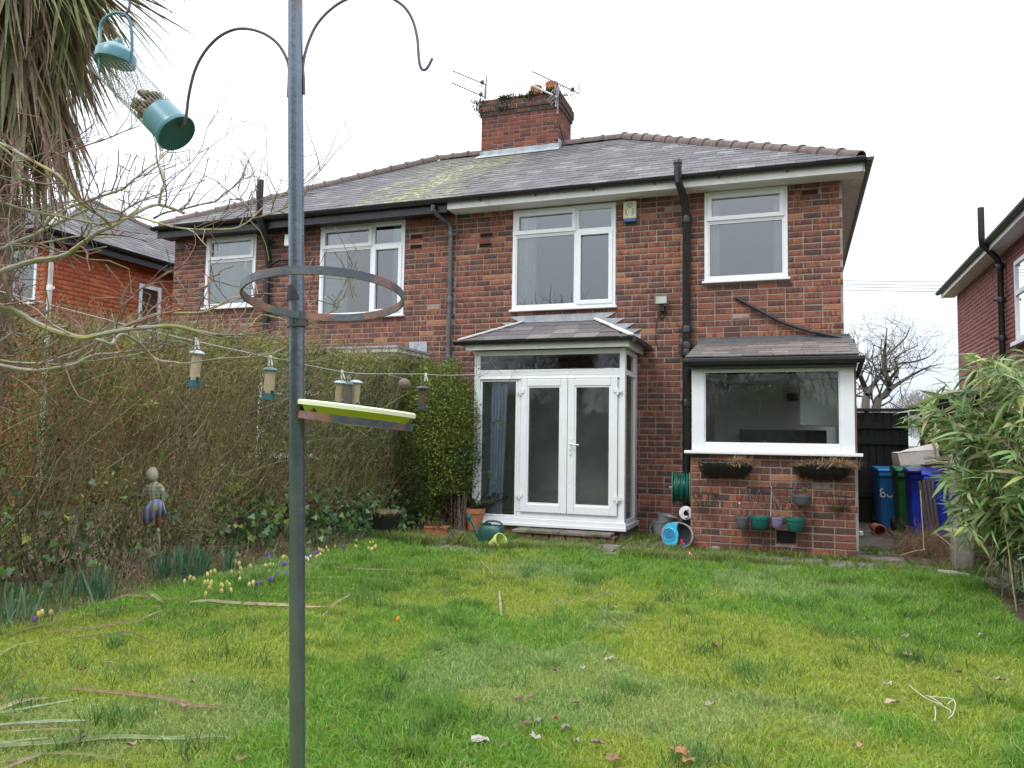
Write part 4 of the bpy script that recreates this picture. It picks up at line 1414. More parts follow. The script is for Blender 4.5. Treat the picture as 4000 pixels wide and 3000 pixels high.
# ------------------------------------------------------------------ neighbour's porch behind the hedge
npz = 2.70
pr = MB()
x0n, x1n, yn = -8.15, -5.72, -0.95
MB().box(x0n, x1n, yn + .05, -.02, 0.1, 1.0).build('bay_wall', M['mortar_red'], nbr)
mb = MB()
for x in (x0n, x0n + .8, x0n + 1.55, x1n - .08):
    mb.box(x, x + .08, yn + .02, yn + .09, 1.02, npz - .25)
mb.box(x0n, x1n, yn + .018, yn + .092, .99, 1.07).box(x0n, x1n, yn + .022, yn + .088, 1.98, 2.04).box(x0n, x1n, yn + .018, yn + .092, npz - .3, npz - .2)
mb.box(x1n - .07, x1n - .003, yn + .1, -.05, .99, 1.07).box(x1n - .07, x1n - .003, yn + .1, -.05, npz - .3, npz - .2)
nb = mb.build('bay_frame', M['white_paint'], nbr)
pane(nb, x0n, x1n, 1.05, npz - .3, yn + .06)
room(nbr, x0n + .05, x1n - .05, yn + .12, 3, .9, npz - .22, 'room_dark')
m_ = MB()
m_.box(x0n - .15, x1n + .12, yn - .14, -.015, npz - .19, npz - .10).box(x0n - .20, x1n + .17, yn - .19, -.014, npz - .098, npz - .03)
m_.build('bay_cornice', M['peeling'], nbr, bevel=.01)
MB().box(x0n - .22, x1n + .19, yn - .21, -.013, npz - .028, npz + .004).build('bay_roof', M['lead'], nbr)
nlx = P(900 + 1640 / 2.212, 1300 + 140 / 2.212, y=-.02)
MB().box(nlx.x - .2, nlx.x + .12, -.03, -.014, nlx.z - .12, nlx.z + .12).build('lead_flashing', M['lead'], nbr)
# security light under the neighbour's eaves
MB().box(-8.33, -8.02, -.17, -.01, 4.62, 4.83).build('wall_lamp', M['white_paint'], nbr, bevel=.02)

# ------------------------------------------------------------------ gate, boundary and outbuilding on the right
gate = thing('side_gate', 'tall black boarded timber gate between the houses', 'gate', (1.2, 3.5, 0))
for i in range(9):
    x = 0.66 + i * .125
    MB().box(x + .003, x + .122, 3.50, 3.53, -.02, 1.90 + random.uniform(-.004, .004)).build('board', M['black_rough'], gate, bevel=.004)
MB().box(.655, 1.79, 3.531, 3.56, -.02, 1.9).build('backing', M['black_rough'], gate)  # unseen panel added to stop light showing through the board gaps
for z in (.45, 1.35, 1.62):
    MB().box(.66, 1.78, 3.455, 3.499, z, z + .11).build('rail', M['black_rough'], gate, bevel=.005)
MB().box(.64, 1.80, 3.44, 3.56, 1.92, 1.975).build('capping', M['black_paint'], gate, bevel=.005)
MB().box(1.10, 1.17, 3.46, 3.498, 1.73, 1.92).build('post', M['black_rough'], gate)
M['brown_timber'] = simple('brown_timber', (0.055, 0.040, 0.031), 0.85, 0.3, 8, 0.5, 40, stretch=(4, 4, 1))
M['concrete'] = simple('concrete', (0.30, 0.275, 0.235), 0.92, 0.2, 7, 0.5, 60, (0.16, 0.15, 0.11), (0.5, 0.7))
ob = thing('outbuilding', 'low brown neighbouring outbuilding with dark flat roof edge behind the bins', 'outbuilding', (3, 1.5, 0))
for i in range(24):
    y = -0.85 + i * .2
    MB().box(2.02, 2.06, y + .004, y + .196, 0, 1.95).build('board', M['brown_timber'], ob)
MB().box(2.06, 3.3, -.84, 4.1, 0, 1.93).build('body', M['brown_timber'], ob)
MB().box(1.86, 3.4, -.95, 4.25, 1.975, 2.05).build('roof', M['grey_pipe'], ob, bevel=.01)
MB().box(1.90, 1.93, -.93, 4.22, 1.88, 1.974).build('fascia', M['black_rough'], ob)
wf = MB()
wf.box(2.3, 3.2, -.90, -.855, 1.25, 1.85)
wf.build('window', M['white_paint'], ob)
cpst = MB().box(1.62, 1.74, -1.36, -1.24, 0, 1.24)
cpst.add([(1.62, -1.36, 1.24), (1.74, -1.36, 1.24), (1.74, -1.24, 1.24), (1.62, -1.24, 1.24), (1.68, -1.30, 1.29)], [(0, 1, 4), (1, 2, 4), (2, 3, 4), (3, 0, 4)])
cpst.top('concrete_post', M['concrete'], 'grey concrete fence post beside the bamboo', 'post', bevel=.01)
fb = thing('fence', 'weathered close-boarded boundary fence mostly hidden by the bamboo', 'fence', (1.8, -3.4, 0))
for i in range(28):
    y = -6.9 + i * .2
    MB().box(1.98, 2.01, y + .003, y + .197, .25, 1.25 + random.uniform(-.01, .01)).build('board', M['brown_timber'], fb)
for y in (-6.9, -4.1):
    MB().box(1.96, 2.06, y - .05, y + .05, 0, 1.3).build('post', M['concrete'], fb)
MB().box(1.97, 2.02, -6.85, -1.4, .0, .25).build('gravel_board', M['concrete'], fb)
for z in (.45, 1.0):
    MB().box(1.95, 1.979, -6.85, -1.4, z, z + .07).build('rail', M['brown_timber'], fb)
blk = MB().box(1.60, 1.80, -1.62, -1.37, 0, .64)
blk.v = [(a + random.gauss(0, .012), b + random.gauss(0, .012), c + random.gauss(0, .012)) for a, b, c in blk.v]
blk.top('concrete_block', M['concrete'], 'rough pale concrete block standing at the foot of the post', 'block', bevel=.02)


def wheelie(x, y, rz, mat, label, num=None, h=1.03, w=.46):
    """bin seen from its front: tapered body, lipped rim, sloping lid, handle, wheels; local front is -y"""
    b = thing('wheelie_bin', label, 'bin', (0, 0, 0), 'wheelie bins in the side passage')
    d = .52
    prof = [(.78, .02), (.80, .05), (.97, h * .84), (1.0, h * .86), (1.0, h * .905), (.985, h * .91)]
    mb = MB()
    v, f = [], []
    n = 24
    for k, z in prof:
        for j in range(n):
            q = 2 * math.pi * j / n
            c, s = math.cos(q), math.sin(q)
            e = 5
            rr = (abs(c) ** e + abs(s) ** e) ** (-1 / e)
            v.append((w / 2 * k * rr * c, d / 2 * k * rr * s, z))
    for i in range(len(prof) - 1):
        for j in range(n):
            f.append((i * n + j, i * n + (j + 1) % n, (i + 1) * n + (j + 1) % n, (i + 1) * n + j))
    f.append(tuple(reversed(range(n))))
    mb.add(v, f)
    mb.build('body', M[mat], b, smooth=40)
    MB().box(-w * .46, w * .46, -d * .545, -d * .50, h * .84, h * .90).build('rim', M[mat], b, bevel=.008)
    lid = MB()
    zl = h * .912
    lid.prism([(-d * .56, zl), (-d * .56, zl + .03), (-d * .5, zl + .045), (d * .2, zl + .085), (d * .45, zl + .07), (d * .5, zl)], 0, -w * .51, w * .51)
    lid.build('lid', M[mat], b, bevel=.012)
    MB().tube([(-w * .4, d * .5, zl + .02), (-w * .4, d * .62, zl + .03), (w * .4, d * .62, zl + .03), (w * .4, d * .5, zl + .02)], .014, 8).build('handle', M[mat], b, smooth=True)
    for s in (-1, 1):
        MB().lathe([(0.001, -.025), (.09, -.025), (.1, -.015), (.1, .015), (.09, .025), (0.001, .025)], 18, Matrix.Translation((s * w * .44, d * .42, .1)) @ Matrix.Rotation(rad(90), 4, 'Y')).build('wheel', M['black_rough'], b, smooth=True)
    if num:
        for i, (ch, lx, lz, sz, rot) in enumerate(num):
            cu = bpy.data.curves.new('number', 'FONT')
            cu.body = ch
            cu.size = sz
            cu.extrude = .001
            cu.align_x = 'CENTER'
            tmp = bpy.data.objects.new('number', cu)
            COL.objects.link(tmp)
            dg = bpy.context.evaluated_depsgraph_get()
            me = bpy.data.meshes.new_from_object(tmp.evaluated_get(dg))
            bpy.data.objects.remove(tmp)
            me.materials.clear()
            me.materials.append(M['white_paint'])
            o = link('number', me, b)
            kz_ = .79 + .18 * lz / (h * .84)
            o.matrix_local = Matrix.Translation((lx, -d / 2 * kz_ - .004, lz)) @ Matrix.Rotation(rad(85), 4, 'X') @ Matrix.Rotation(rot, 4, 'Z')
    b.location = (x, y, 0.0)
    b.rotation_euler = (0, 0, rz)
    return b


M['bin_light'] = simple('bin_light_blue', (0.03, 0.21, 0.52), 0.45, 0.12, 4, 0.1, 80, (0.05, 0.12, 0.25), (0.6, 0.8))
M['bin_green'] = simple('bin_green', (0.018, 0.14, 0.04), 0.45, 0.15, 4, 0.1, 80, (0.03, 0.08, 0.035), (0.6, 0.8))
M['bin_blue'] = simple('bin_blue', (0.022, 0.05, 0.50), 0.42, 0.12, 4, 0.1, 80, (0.03, 0.04, 0.22), (0.6, 0.8))
wheelie(1.42, 2.95, rad(8), 'bin_light', 'light blue wheelie bin farthest back, white number on its front', [('88', -.10, .50, .21, 0)], h=1.0)
wheelie(1.63, 2.22, rad(4), 'bin_green', 'green wheelie bin with white numbers between the blue bins', [('1', .10, .66, .15, 0), ('5', .11, .48, .2, 0), ('6', .11, .26, .2, 0)])
wheelie(1.73, 1.52, rad(2), 'bin_blue', 'dark blue wheelie bin directly in front of the green bin')
wheelie(1.85, .82, rad(-6), 'bin_blue', 'dark blue wheelie bin nearest the lawn, behind the leaning planks')
# box and timber offcuts on the bins
M['card'] = simple('cardboard_white', (0.62, 0.57, 0.52), 0.9, 0.1, 6, 0.2, 40, (0.45, 0.36, 0.28), (0.55, 0.75))
cb = thing('cardboard_box', 'dented pale cardboard box lying on the blue bin lids', 'box', (1.6, 1.1, 1.06))
Mx = Matrix.Translation((1.60, 1.15, 1.07)) @ Matrix.Rotation(rad(10), 4, 'Z') @ Matrix.Rotation(rad(-5), 4, 'Y')
cbm = MB().box(-.27, .27, -.17, .17, 0, .20, Mx)
cbm.v = [(a + random.gauss(0, .006), b_ + random.gauss(0, .006), c + random.gauss(0, .006)) for a, b_, c in cbm.v]
cbm.build('carton', M['card'], cb, bevel=.004)
MB().add([(-.27, -.172, .202), (.27, -.172, .202), (.30, -.02, .30), (-.10, .0, .232)], [(0, 1, 2, 3)], Mx).add([(.272, -.17, .2), (.272, .17, .2), (.36, .17, .27), (.35, -.17, .26)], [(0, 1, 2, 3)], Mx).build('flap', M['card'], cb)
M['old_timber'] = simple('old_timber', (0.30, 0.26, 0.19), 0.9, 0.2, 10, 0.5, 40, (0.17, 0.15, 0.11), (0.5, 0.65), stretch=(1, 3, 6))
for i in range(6):
    p = Vector((1.93 + random.uniform(-.04, .04), .55 + i * .03, 1.08 + i * .028))
    d = Vector((.26, random.uniform(-.04, .04), random.uniform(-.03, .05)))
    mbb = MB().bar(p - d, p + d * .7, .10, .02)
    mbb.top('timber_offcut', M['old_timber'], ['bottom', 'second lowest', 'third lowest', 'third highest', 'second highest', 'topmost'][i] + ' weathered timber offcut in the pile on the nearest blue bin', 'timber', 'timber offcuts on the bins')
for i in range(4):
    a = P(3200 + (650 + i * 26) / 1.659, 1300 + (960 - i * 6) / 1.659, y=.42)
    b_ = P(3200 + (705 + i * 22) / 1.659, 1300 + (1300) / 1.659, y=.30)
    b_.z = 0.01
    MB().bar(a, b_ - Vector((0, .16, 0)), .036, .022, (0, 1, 0)).top('plank', M['brown_timber'], ['leftmost', 'second from left', 'third from left', 'rightmost'][i] + ' of the narrow dark planks leaning on the nearest blue bin', 'plank', 'planks leaning on the bins')
tp = P(3200 + 400 / 1.659, 1300 + 1205 / 1.659, y=1.35)
MB().lathe([(.075, 0), (.08, .20), (.095, .205), (.095, .26), (.078, .262), (.07, .05), (.001, .05)], 18, Matrix.Translation((tp.x - .05, 1.7, .10)) @ Matrix.Rotation(rad(95), 4, 'X') @ Matrix.Rotation(rad(10), 4, 'Y')).top('clay_pipe', M['terracotta'], 'short terracotta pipe lying in front of the light blue bin', 'pipe', smooth=True)
# ------------------------------------------------------------------ planting helpers
M['grass'] = foliage('grass_blades', 0.4, 0.45, var=0.1)
M['bark'] = foliage('twig_bark', 0.0, 0.8, var=0.35)


def unit(a):
    return a / np.maximum(np.linalg.norm(a, axis=-1, keepdims=True), 1e-9)


def perp(a):
    h = np.where(np.abs(a[..., 2:3]) < 0.9, np.array([0, 0, 1.0]), np.array([1.0, 0, 0]))
    s = unit(np.cross(a, h))
    return s, np.cross(s, a)


def twig_arrays(st, dr, ln, rd, seg=2, wob=0.25, grav=0.0):
    """N little three-sided twigs -> verts, quads"""
    N = len(st)
    pts = [st]
    d = unit(dr)
    for i in range(seg):
        d = unit(d + rng.normal(0, wob, (N, 3)) + np.array([0, 0, grav]))
        pts.append(pts[-1] + d * (ln / seg)[:, None])
    pts = np.stack(pts, 1)
    ax = unit(pts[:, -1] - pts[:, 0])
    s, u = perp(ax)
    rings = []
    for k in range(seg + 1):
        r = rd * (1 - 0.65 * k / seg)
        ring = [pts[:, k] + (s * math.cos(q) + u * math.sin(q)) * r[:, None] for q in (0, 2.094, 4.189)]
        rings.append(np.stack(ring, 1))
    V_ = np.concatenate(rings, 1)
    f = []
    for k in range(seg):
        for j in range(3):
            j2 = (j + 1) % 3
            f.append((k * 3 + j, k * 3 + j2, k * 3 + 3 + j2, k * 3 + 3 + j))
    F = np.array(f)[None] + (np.arange(N) * V_.shape[1])[:, None, None]
    return V_.reshape(-1, 3), F.reshape(-1, 4), V_.shape[1], pts[:, -1]


LEAF4 = np.array([(0, 0), (0.5, -0.5), (1, 0), (0.5, 0.5)])
LEAF6 = np.array([(0, 0), (0.3, -0.42), (0.7, -0.36), (1, 0), (0.7, 0.36), (0.3, 0.42)])
IVY = np.array([(0, 0), (-0.12, -0.38), (0.22, -0.56), (0.45, -0.30), (1, 0), (0.45, 0.30), (0.22, 0.56), (-0.12, 0.38)])


def leaf_arrays(pos, ax, nr, ln, wd, shape=LEAF4, cup=0.15):
    N, k = len(pos), len(shape)
    ax = unit(ax)
    sd = unit(np.cross(ax, nr))
    nn = np.cross(sd, ax)
    V_ = pos[:, None] + ax[:, None] * (shape[None, :, :1] * ln[:, None, None]) + sd[:, None] * (shape[None, :, 1:] * wd[:, None, None]) \
        + nn[:, None] * (np.abs(shape[None, :, 1:]) * wd[:, None, None] * cup * 2 - (shape[None, :, :1] ** 2) * ln[:, None, None] * 0.12)
    F = np.arange(N * k).reshape(N, k)
    return V_.reshape(-1, 3), F


def rdirs(n, up=0.0):
    d = rng.normal(0, 1, (n, 3))
    d[:, 2] += up
    return unit(d)


def jcol(base, n, s=0.25):
    base = np.asarray(base)
    if base.ndim == 1: base = np.repeat(base[None], n, 0)
    return np.clip(base * (1 + rng.normal(0, s, (n, 1))) * (1 + rng.normal(0, 0.06, (n, 3))), 0.004, 0.9)


def pick(cols, n, p):
    return np.asarray(cols)[rng.choice(len(cols), n, p=p)]


def spline(pts, n=6):
    """Catmull-Rom through the points"""
    pts = [Vector(p) for p in pts]
    if len(pts) < 3:
        return pts
    q = [pts[0] * 2 - pts[1]] + pts + [pts[-1] * 2 - pts[-2]]
    out = []
    for i in range(1, len(q) - 2):
        a, b, c, d = q[i - 1:i + 3]
        for k in range(n):
            t = k / n
            out.append(0.5 * ((2 * b) + (c - a) * t + (2 * a - 5 * b + 4 * c - d) * t * t + (3 * b - a - 3 * c + d) * t ** 3))
    out.append(pts[-1])
    return out


# ------------------------------------------------------------------ the boundary hedge
HA, HB = np.array([-6.25, -9.2]), np.array([-5.28, -0.55])
hdir = HB - HA
HL = np.linalg.norm(hdir)
hdir /= HL
hin = np.array([-hdir[1], hdir[0]])          # into the hedge, away from our lawn
HT = 0.95


def hedge_top(s):
    return 2.30 + 0.22 * s / HL + 0.16 * (vnoise(s, s * 0, 1.1) - .5) + 0.10 * (vnoise(s, s * 0, 3.7) - .5)


def hedge_pts(n, face=0.5, zlo=0.1):
    s = rng.random(n) * HL
    w = rng.random(n)
    w = np.where(rng.random(n) < face, w ** 2 * 0.6, w) * HT
    w = w - 0.10 * (vnoise(s, s * .3, 1.7) - 0.3)
    h = hedge_top(s)
    z = zlo + (h - zlo) * rng.random(n) ** 0.85
    xy = HA[None] + hdir[None] * s[:, None] + hin[None] * w[:, None]
    return np.stack([xy[:, 0], xy[:, 1], z], 1), s, w, z / h


hedge = thing('hedge', 'tall half-bare privet hedge along the left boundary, greener at its house end', 'hedge', (-5.9, -4.5, 0))
# main stems
stems = MB()
for i in range(230):
    s = random.random() * HL
    w = random.uniform(.1, HT - .05)
    p = HA + hdir * s + hin * w
    lean = Vector((random.gauss(0, .14), random.gauss(0, .22), 1))
    h = random.uniform(1.2, 2.0)
    g = random.uniform(.6, 1.2)
    stems.cur = (0.17 * g, 0.14 * g, 0.08 * g)
    pts = [Vector((p[0], p[1], 0))]
    for k in range(4):
        pts.append(pts[-1] + Vector((lean.x + random.gauss(0, .12), lean.y + random.gauss(0, .12), 1)) * (h / 4))
    r = random.uniform(.006, .014)
    stems.tube(pts, [r, r * .85, r * .7, r * .5, r * .3], 5, False)
o = stems.build('stems', M['bark'], hedge, smooth=True)
o['kind'] = 'stuff'
n = 24000
st_, s_, w_, zr = hedge_pts(n, .30)
top = zr > .8
dr = rng.normal(0, .55, (n, 3)) + np.array([0.25, -0.05, 0.65])
V1, F1, k1, tips = twig_arrays(st_, dr, rng.uniform(.10, .36, n), rng.uniform(.0014, .0034, n), 1, .3)
tc = pick([(.25, .21, .10), (.32, .275, .13), (.21, .20, .08), (.26, .185, .11), (.38, .34, .19)], n, [.34, .22, .22, .14, .08])
np_mesh('twigs', V1, F1, M['bark'], np.repeat(jcol(tc, n, .25), k1, 0), hedge)['kind'] = 'stuff'
# longer shoots that read singly on the face
n = 5200
st_, s_, w_, zr = hedge_pts(n, .85, .05)
keep = st_[:, 2] < 2.1
st_ = st_[keep]
n = len(st_)
dr = rng.normal(0, .32, (n, 3)) + np.array([.12, rng.choice([-.25, .25]), 1.0])
V1, F1, k1, tips = twig_arrays(st_, dr, rng.uniform(.3, .8, n) * np.clip((2.45 - st_[:, 2]) / .8, .3, 1), rng.uniform(.0022, .0046, n), 3, .14)
np_mesh('face_shoots', V1, F1, M['bark'], np.repeat(jcol(pick([(.36, .31, .15), (.30, .28, .11), (.27, .20, .115), (.44, .40, .24), (.16, .125, .07)], n, [.28, .24, .2, .12, .16]), n, .2), k1, 0), hedge)['kind'] = 'stuff'
# sparse yellowing leaves on the bare length, thick green leaf at the house end
n = 88000
p_, s_, w_, zr = hedge_pts(n, .68)
gr = np.clip((s_ / HL - .38) / .5, 0, 1)
low = np.clip(1 - zr * 2.2, 0, 1)
keep = rng.random(n) < (.42 + .55 * gr + .25 * low + .25 * (zr > .85))
p_, gr = p_[keep], gr[keep]
n = len(p_)
lc = np.where((rng.random(n) < .45 + .4 * gr)[:, None], pick([(.15, .19, .04), (.21, .235, .055), (.10, .14, .035)], n, [.5, .25, .25]), pick([(.29, .29, .085), (.26, .20, .10), (.36, .34, .14)], n, [.62, .18, .2]))
V2, F2 = leaf_arrays(p_, rdirs(n, .2), rdirs(n, .8), rng.uniform(.022, .052, n), rng.uniform(.015, .030, n))
lc = lc * (.55 + .95 * vnoise(p_[:, 1] + p_[:, 0], p_[:, 2], 2.6))[:, None]
np_mesh('leaves', V2, F2, M['leaf'], np.repeat(jcol(lc, n, .2), 4, 0), hedge)['kind'] = 'stuff'
# bulging green end by the bay
n = 34000
q = rdirs(n)
rr = .55 + .45 * rng.random(n) ** .6
cen = np.array([-4.90, -0.98, 1.30])
sc = np.array([.68, .64, 1.24])
bump_ = 1 + .22 * (vnoise(q[:, 0] * 2 + q[:, 1], q[:, 2] * 2, 1.6) - .5)
p_ = cen + q * sc * (rr * bump_)[:, None]
hi = p_[:, 2] < .12
p_[hi, 2] = .12 + rng.random(hi.sum()) * .5
p_ = p_[~((p_[:, 2] < .95) & ((rng.random(n) < .3) | ((p_[:, 0] > -4.86) & (p_[:, 2] < .55))))]
n = len(p_)
nz = vnoise(p_[:, 0] * 1.0 + p_[:, 1], p_[:, 2], 2.2)
lc = np.where((nz > .52)[:, None], pick([(.17, .24, .04), (.24, .30, .06), (.12, .18, .035)], n, [.5, .25, .25]), pick([(.09, .15, .03), (.13, .195, .04), (.065, .11, .025)], n, [.45, .3, .25]))
V2, F2 = leaf_arrays(p_, rdirs(n, .1), unit(q[:n] * .6 + rdirs(n, .5)), rng.uniform(.022, .046, n), rng.uniform(.014, .026, n), LEAF4)
np_mesh('green_leaves', V2, F2, M['leaf'], np.repeat(jcol(lc, n, .22), 4, 0), hedge)['kind'] = 'stuff'
n = 2600
q = rdirs(n, .3)
st_ = cen + q * sc * (rng.random(n) ** .5 * .9)[:, None]
st_[:, 2] = np.maximum(st_[:, 2], .1)
V1, F1, k1, tips = twig_arrays(st_, q * np.array([1, 1, .6]) + np.array([0, 0, .5]), rng.uniform(.15, .4, n), rng.uniform(.0015, .003, n), 2, .25)
np_mesh('twigs', V1, F1, M['bark'], np.repeat(jcol(pick([(.13, .10, .05), (.17, .14, .07)], n, [.6, .4]), n, .2), k1, 0), hedge)['kind'] = 'stuff'
# long wild shoots sticking out above the end of the hedge
sh = MB()
for i in range(34):
    x0 = P(1560 + random.random() * 420, 1430, y=-1.0)
    p = Vector((x0.x, -1.0 + random.gauss(0, .25), random.uniform(2.0, 2.35)))
    d = Vector((random.gauss(.15, .35), random.gauss(0, .2), random.uniform(.5, 1))).normalized()
    L = random.uniform(.2, .55)
    g = random.uniform(.8, 1.3)
    sh.cur = (.20 * g, .16 * g, .09 * g)
    sh.tube(spline([p, p + d * L * .5, p + d * L + Vector((random.gauss(.08, .06), 0, -.04))], 3), .0028, 4, False)
    sh.cur = (.13 * g, .15 * g, .035 * g)
    for k in range(6):
        q = p + d * L * random.uniform(.1, 1)
        e = Vector((random.gauss(0, 1), random.gauss(0, 1), random.gauss(.3, 1))).normalized()
        sh.ribbon([q, q + e * .018, q + e * .034], [.002, .010, .001], frame_of(e)[0], .2)
sh.build('shoots', M['leaf'], hedge)['kind'] = 'stuff'
# a leafy sprig reaching over the side light
sp = MB()
for k in range(2):
    a = P(1600 + 560 / 1.746, 1250 + (700 + 330 * k) / 1.746, y=-1.1)
    b = P(1600 + (640 - 40 * k) / 1.746, 1250 + (690 + 440 * k) / 1.746, y=-1.15)
    sp.cur = (.12, .10, .05)
    sp.tube(spline([a - Vector((.25, 0, .1)), a, b], 4), .003, 4, False)
    for i in range(40):
        q = a.lerp(b, random.random()) + Vector((random.gauss(0, .03), random.gauss(0, .03), random.gauss(0, .03)))
        e = Vector((random.gauss(.3, 1), random.gauss(0, 1), random.gauss(0, 1))).normalized()
        g = random.uniform(.7, 1.3)
        sp.cur = (.09 * g, .14 * g, .025 * g)
        sp.ribbon([q, q + e * .02, q + e * .038], [.002, .012, .001], frame_of(e)[0], .2)
sp.build('sprig', M['leaf'], hedge)['kind'] = 'stuff'
# thin shoots breaking the top line of the whole hedge
n = 2400
s_ = rng.random(n) * HL
xy = HA[None] + hdir[None] * s_[:, None] + hin[None] * (rng.random(n) * HT)[:, None]
st_ = np.stack([xy[:, 0], xy[:, 1], hedge_top(s_) - .06], 1)
V1, F1, k1, tips = twig_arrays(st_, rng.normal(0, .35, (n, 3)) + np.array([.05, 0, 1.0]), rng.uniform(.06, .34, n) * (.5 + vnoise(s_, s_ * 0, 2.)), rng.uniform(.0014, .0028, n), 2, .2)
np_mesh('top_shoots', V1, F1, M['bark'], np.repeat(jcol(pick([(.24, .18, .10), (.32, .26, .14), (.25, .15, .11)], n, [.4, .3, .3]), n, .2), k1, 0), hedge)['kind'] = 'stuff'
n2 = 5200
ii = rng.integers(0, n, n2)
q_ = st_[ii] + (tips[ii] - st_[ii]) * rng.random(n2)[:, None]
V2, F2 = leaf_arrays(q_, rdirs(n2, .2), rdirs(n2, .8), rng.uniform(.018, .036, n2), rng.uniform(.011, .02, n2))
np_mesh('top_leaves', V2, F2, M['leaf'], np.repeat(jcol(pick([(.17, .20, .05), (.26, .25, .08), (.25, .17, .09)], n2, [.5, .3, .2]), n2, .2), 4, 0), hedge)['kind'] = 'stuff'
# ivy along the foot of the hedge
ivy = thing('ivy', 'dark glossy ivy sprawling along the foot of the hedge', 'ivy', (-5.8, -5.2, 0))
n = 8200
s = rng.random(n) ** 1.25 * HL
patch = vnoise(s, s * 0, .9)
keep = rng.random(n) < np.clip(patch * 1.7 - .25, .12, 1)
s = s[keep]
n = len(s)
w = rng.normal(-.06, .16, n)
w = np.minimum(w, .25)
z = np.abs(rng.normal(0, .27, n)) * (1.0 + 1.3 * np.clip(1 - s / HL * 1.6, 0, 1)) + .05
w = w + np.clip(z * .16, 0, .2)
xy = HA[None] + hdir[None] * s[:, None] + hin[None] * w[:, None]
p_ = np.stack([xy[:, 0], xy[:, 1], z], 1)
nr = unit(np.stack([-hin[0] + rng.normal(0, .5, n), -hin[1] + rng.normal(0, .5, n), .5 + rng.normal(0, .4, n)], 1))
lc = pick([(.05, .10, .035), (.08, .155, .045), (.13, .22, .05), (.11, .16, .08), (.24, .26, .05)], n, [.32, .3, .2, .13, .05])
V2, F2 = leaf_arrays(p_, rdirs(n, -.5), nr, rng.uniform(.04, .085, n), rng.uniform(.045, .085, n), IVY, .06)
M['ivy'] = foliage('ivy_leaf', .12, .3)
np_mesh('leaves', V2, F2, M['ivy'], np.repeat(jcol(lc, n, .2), 8, 0), ivy)['kind'] = 'stuff'
n = 260
s = rng.random(n) * HL
xy = HA[None] + hdir[None] * s[:, None] - hin[None] * rng.uniform(0, .2, n)[:, None]
V1, F1, k1, _ = twig_arrays(np.stack([xy[:, 0], xy[:, 1], rng.uniform(.05, .5, n)], 1), rdirs(n, -.2), rng.uniform(.2, .5, n), rng.uniform(.002, .004, n), 3, .4)
np_mesh('vines', V1, F1, M['bark'], np.repeat(jcol((.11, .08, .05), n, .2), k1, 0), ivy)['kind'] = 'stuff'
# dry stalks and litter in the bed between hedge and lawn
n = 5200
s = rng.random(n) * HL
xy = HA[None] + hdir[None] * s[:, None] - hin[None] * (rng.random(n) * .62 - .08)[:, None]
cl = vnoise(xy[:, 0], xy[:, 1], 1.4)
keep = cl > .42
xy = xy[keep]
n = len(xy)
st_ = np.stack([xy[:, 0], xy[:, 1], np.full(n, .03)], 1)
V1, F1, k1, _ = twig_arrays(st_, rdirs(n, 1.4), rng.uniform(.06, .36, n) * np.clip(vnoise(xy[:, 0], xy[:, 1], .8) * 1.6, .4, 1.2), rng.uniform(.001, .0028, n), 2, .3)
bedl = np_mesh('dry_stalks', V1, F1, M['bark'], np.repeat(jcol(pick([(.30, .22, .135), (.38, .30, .19), (.21, .145, .09), (.15, .19, .06)], n, [.35, .25, .25, .15]), n, .2), k1, 0))
tag(bedl, 'dry brown stalks and litter in the bed below the hedge', 'dry stalks', kind='stuff')
n = 3800
s = rng.random(n) * HL
xy = HA[None] + hdir[None] * s[:, None] - hin[None] * (rng.random(n) * .75 - .25)[:, None]
p_ = np.stack([xy[:, 0], xy[:, 1], gz(xy[:, 0], xy[:, 1]) + rng.uniform(.0, .05, n)], 1)
V2, F2 = leaf_arrays(p_, rdirs(n), rdirs(n, 1.5), rng.uniform(.025, .06, n), rng.uniform(.018, .04, n), LEAF6)
lt_ = np_mesh('leaf_litter', V2, F2, M['leaf'], np.repeat(jcol(pick([(.25, .165, .105), (.17, .105, .065), (.33, .24, .16), (.12, .16, .05)], n, [.4, .3, .15, .15]), n, .25), 6, 0))
tag(lt_, 'brown fallen leaf litter on the soil below the hedge', 'leaf litter', kind='stuff')

# ------------------------------------------------------------------ grass
def blades(x, y, h, w, lean, col, tipc=1.25):
    n = len(x)
    z = gz(x, y)
    a = rng.random(n) * 6.283
    fx, fy = np.cos(a), np.sin(a)
    b = rng.random(n) * 6.283
    lx, ly = np.cos(b) * lean * h, np.sin(b) * lean * h
    base = np.stack([x, y, z - .005], 1)
    wd = np.stack([fx * w, fy * w, np.zeros(n)], 1)
    mid = base + np.stack([lx * .35, ly * .35, h * .6], 1)
    tip = base + np.stack([lx, ly, h * (1 - .25 * np.minimum(lean, 1.4))], 1)
    V_ = np.stack([base - wd, base + wd, mid + wd * .8, mid - wd * .8, tip], 1).reshape(-1, 3)
    o_ = (np.arange(n) * 5)[:, None]
    F = np.concatenate([o_ + np.array([[0, 1, 2]]), o_ + np.array([[0, 2, 3]]), o_ + np.array([[3, 2, 4]])], 1).reshape(-1, 3)
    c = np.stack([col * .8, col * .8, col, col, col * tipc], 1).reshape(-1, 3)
    return V_, F, c


def in_view(x, y, m=.16):
    dx, dy = x - CAM.x, y - CAM.y
    dep = dx * fwd.x + dy * fwd.y
    lat = dx * RT.x + dy * RT.y
    return (dep > 1.6) & (np.abs(lat) < dep * (.6525 + m) + .4)


def sample(n, dens):
    x = rng.uniform(-7.2, 2.4, n)
    y = rng.uniform(-10.2, -.02, n)
    d = np.hypot(x - CAM.x, y - CAM.y)
    k = in_view(x, y) & (rng.random(n) < np.clip((dens / d) ** 1.1, .12, 1))
    return x[k], y[k]


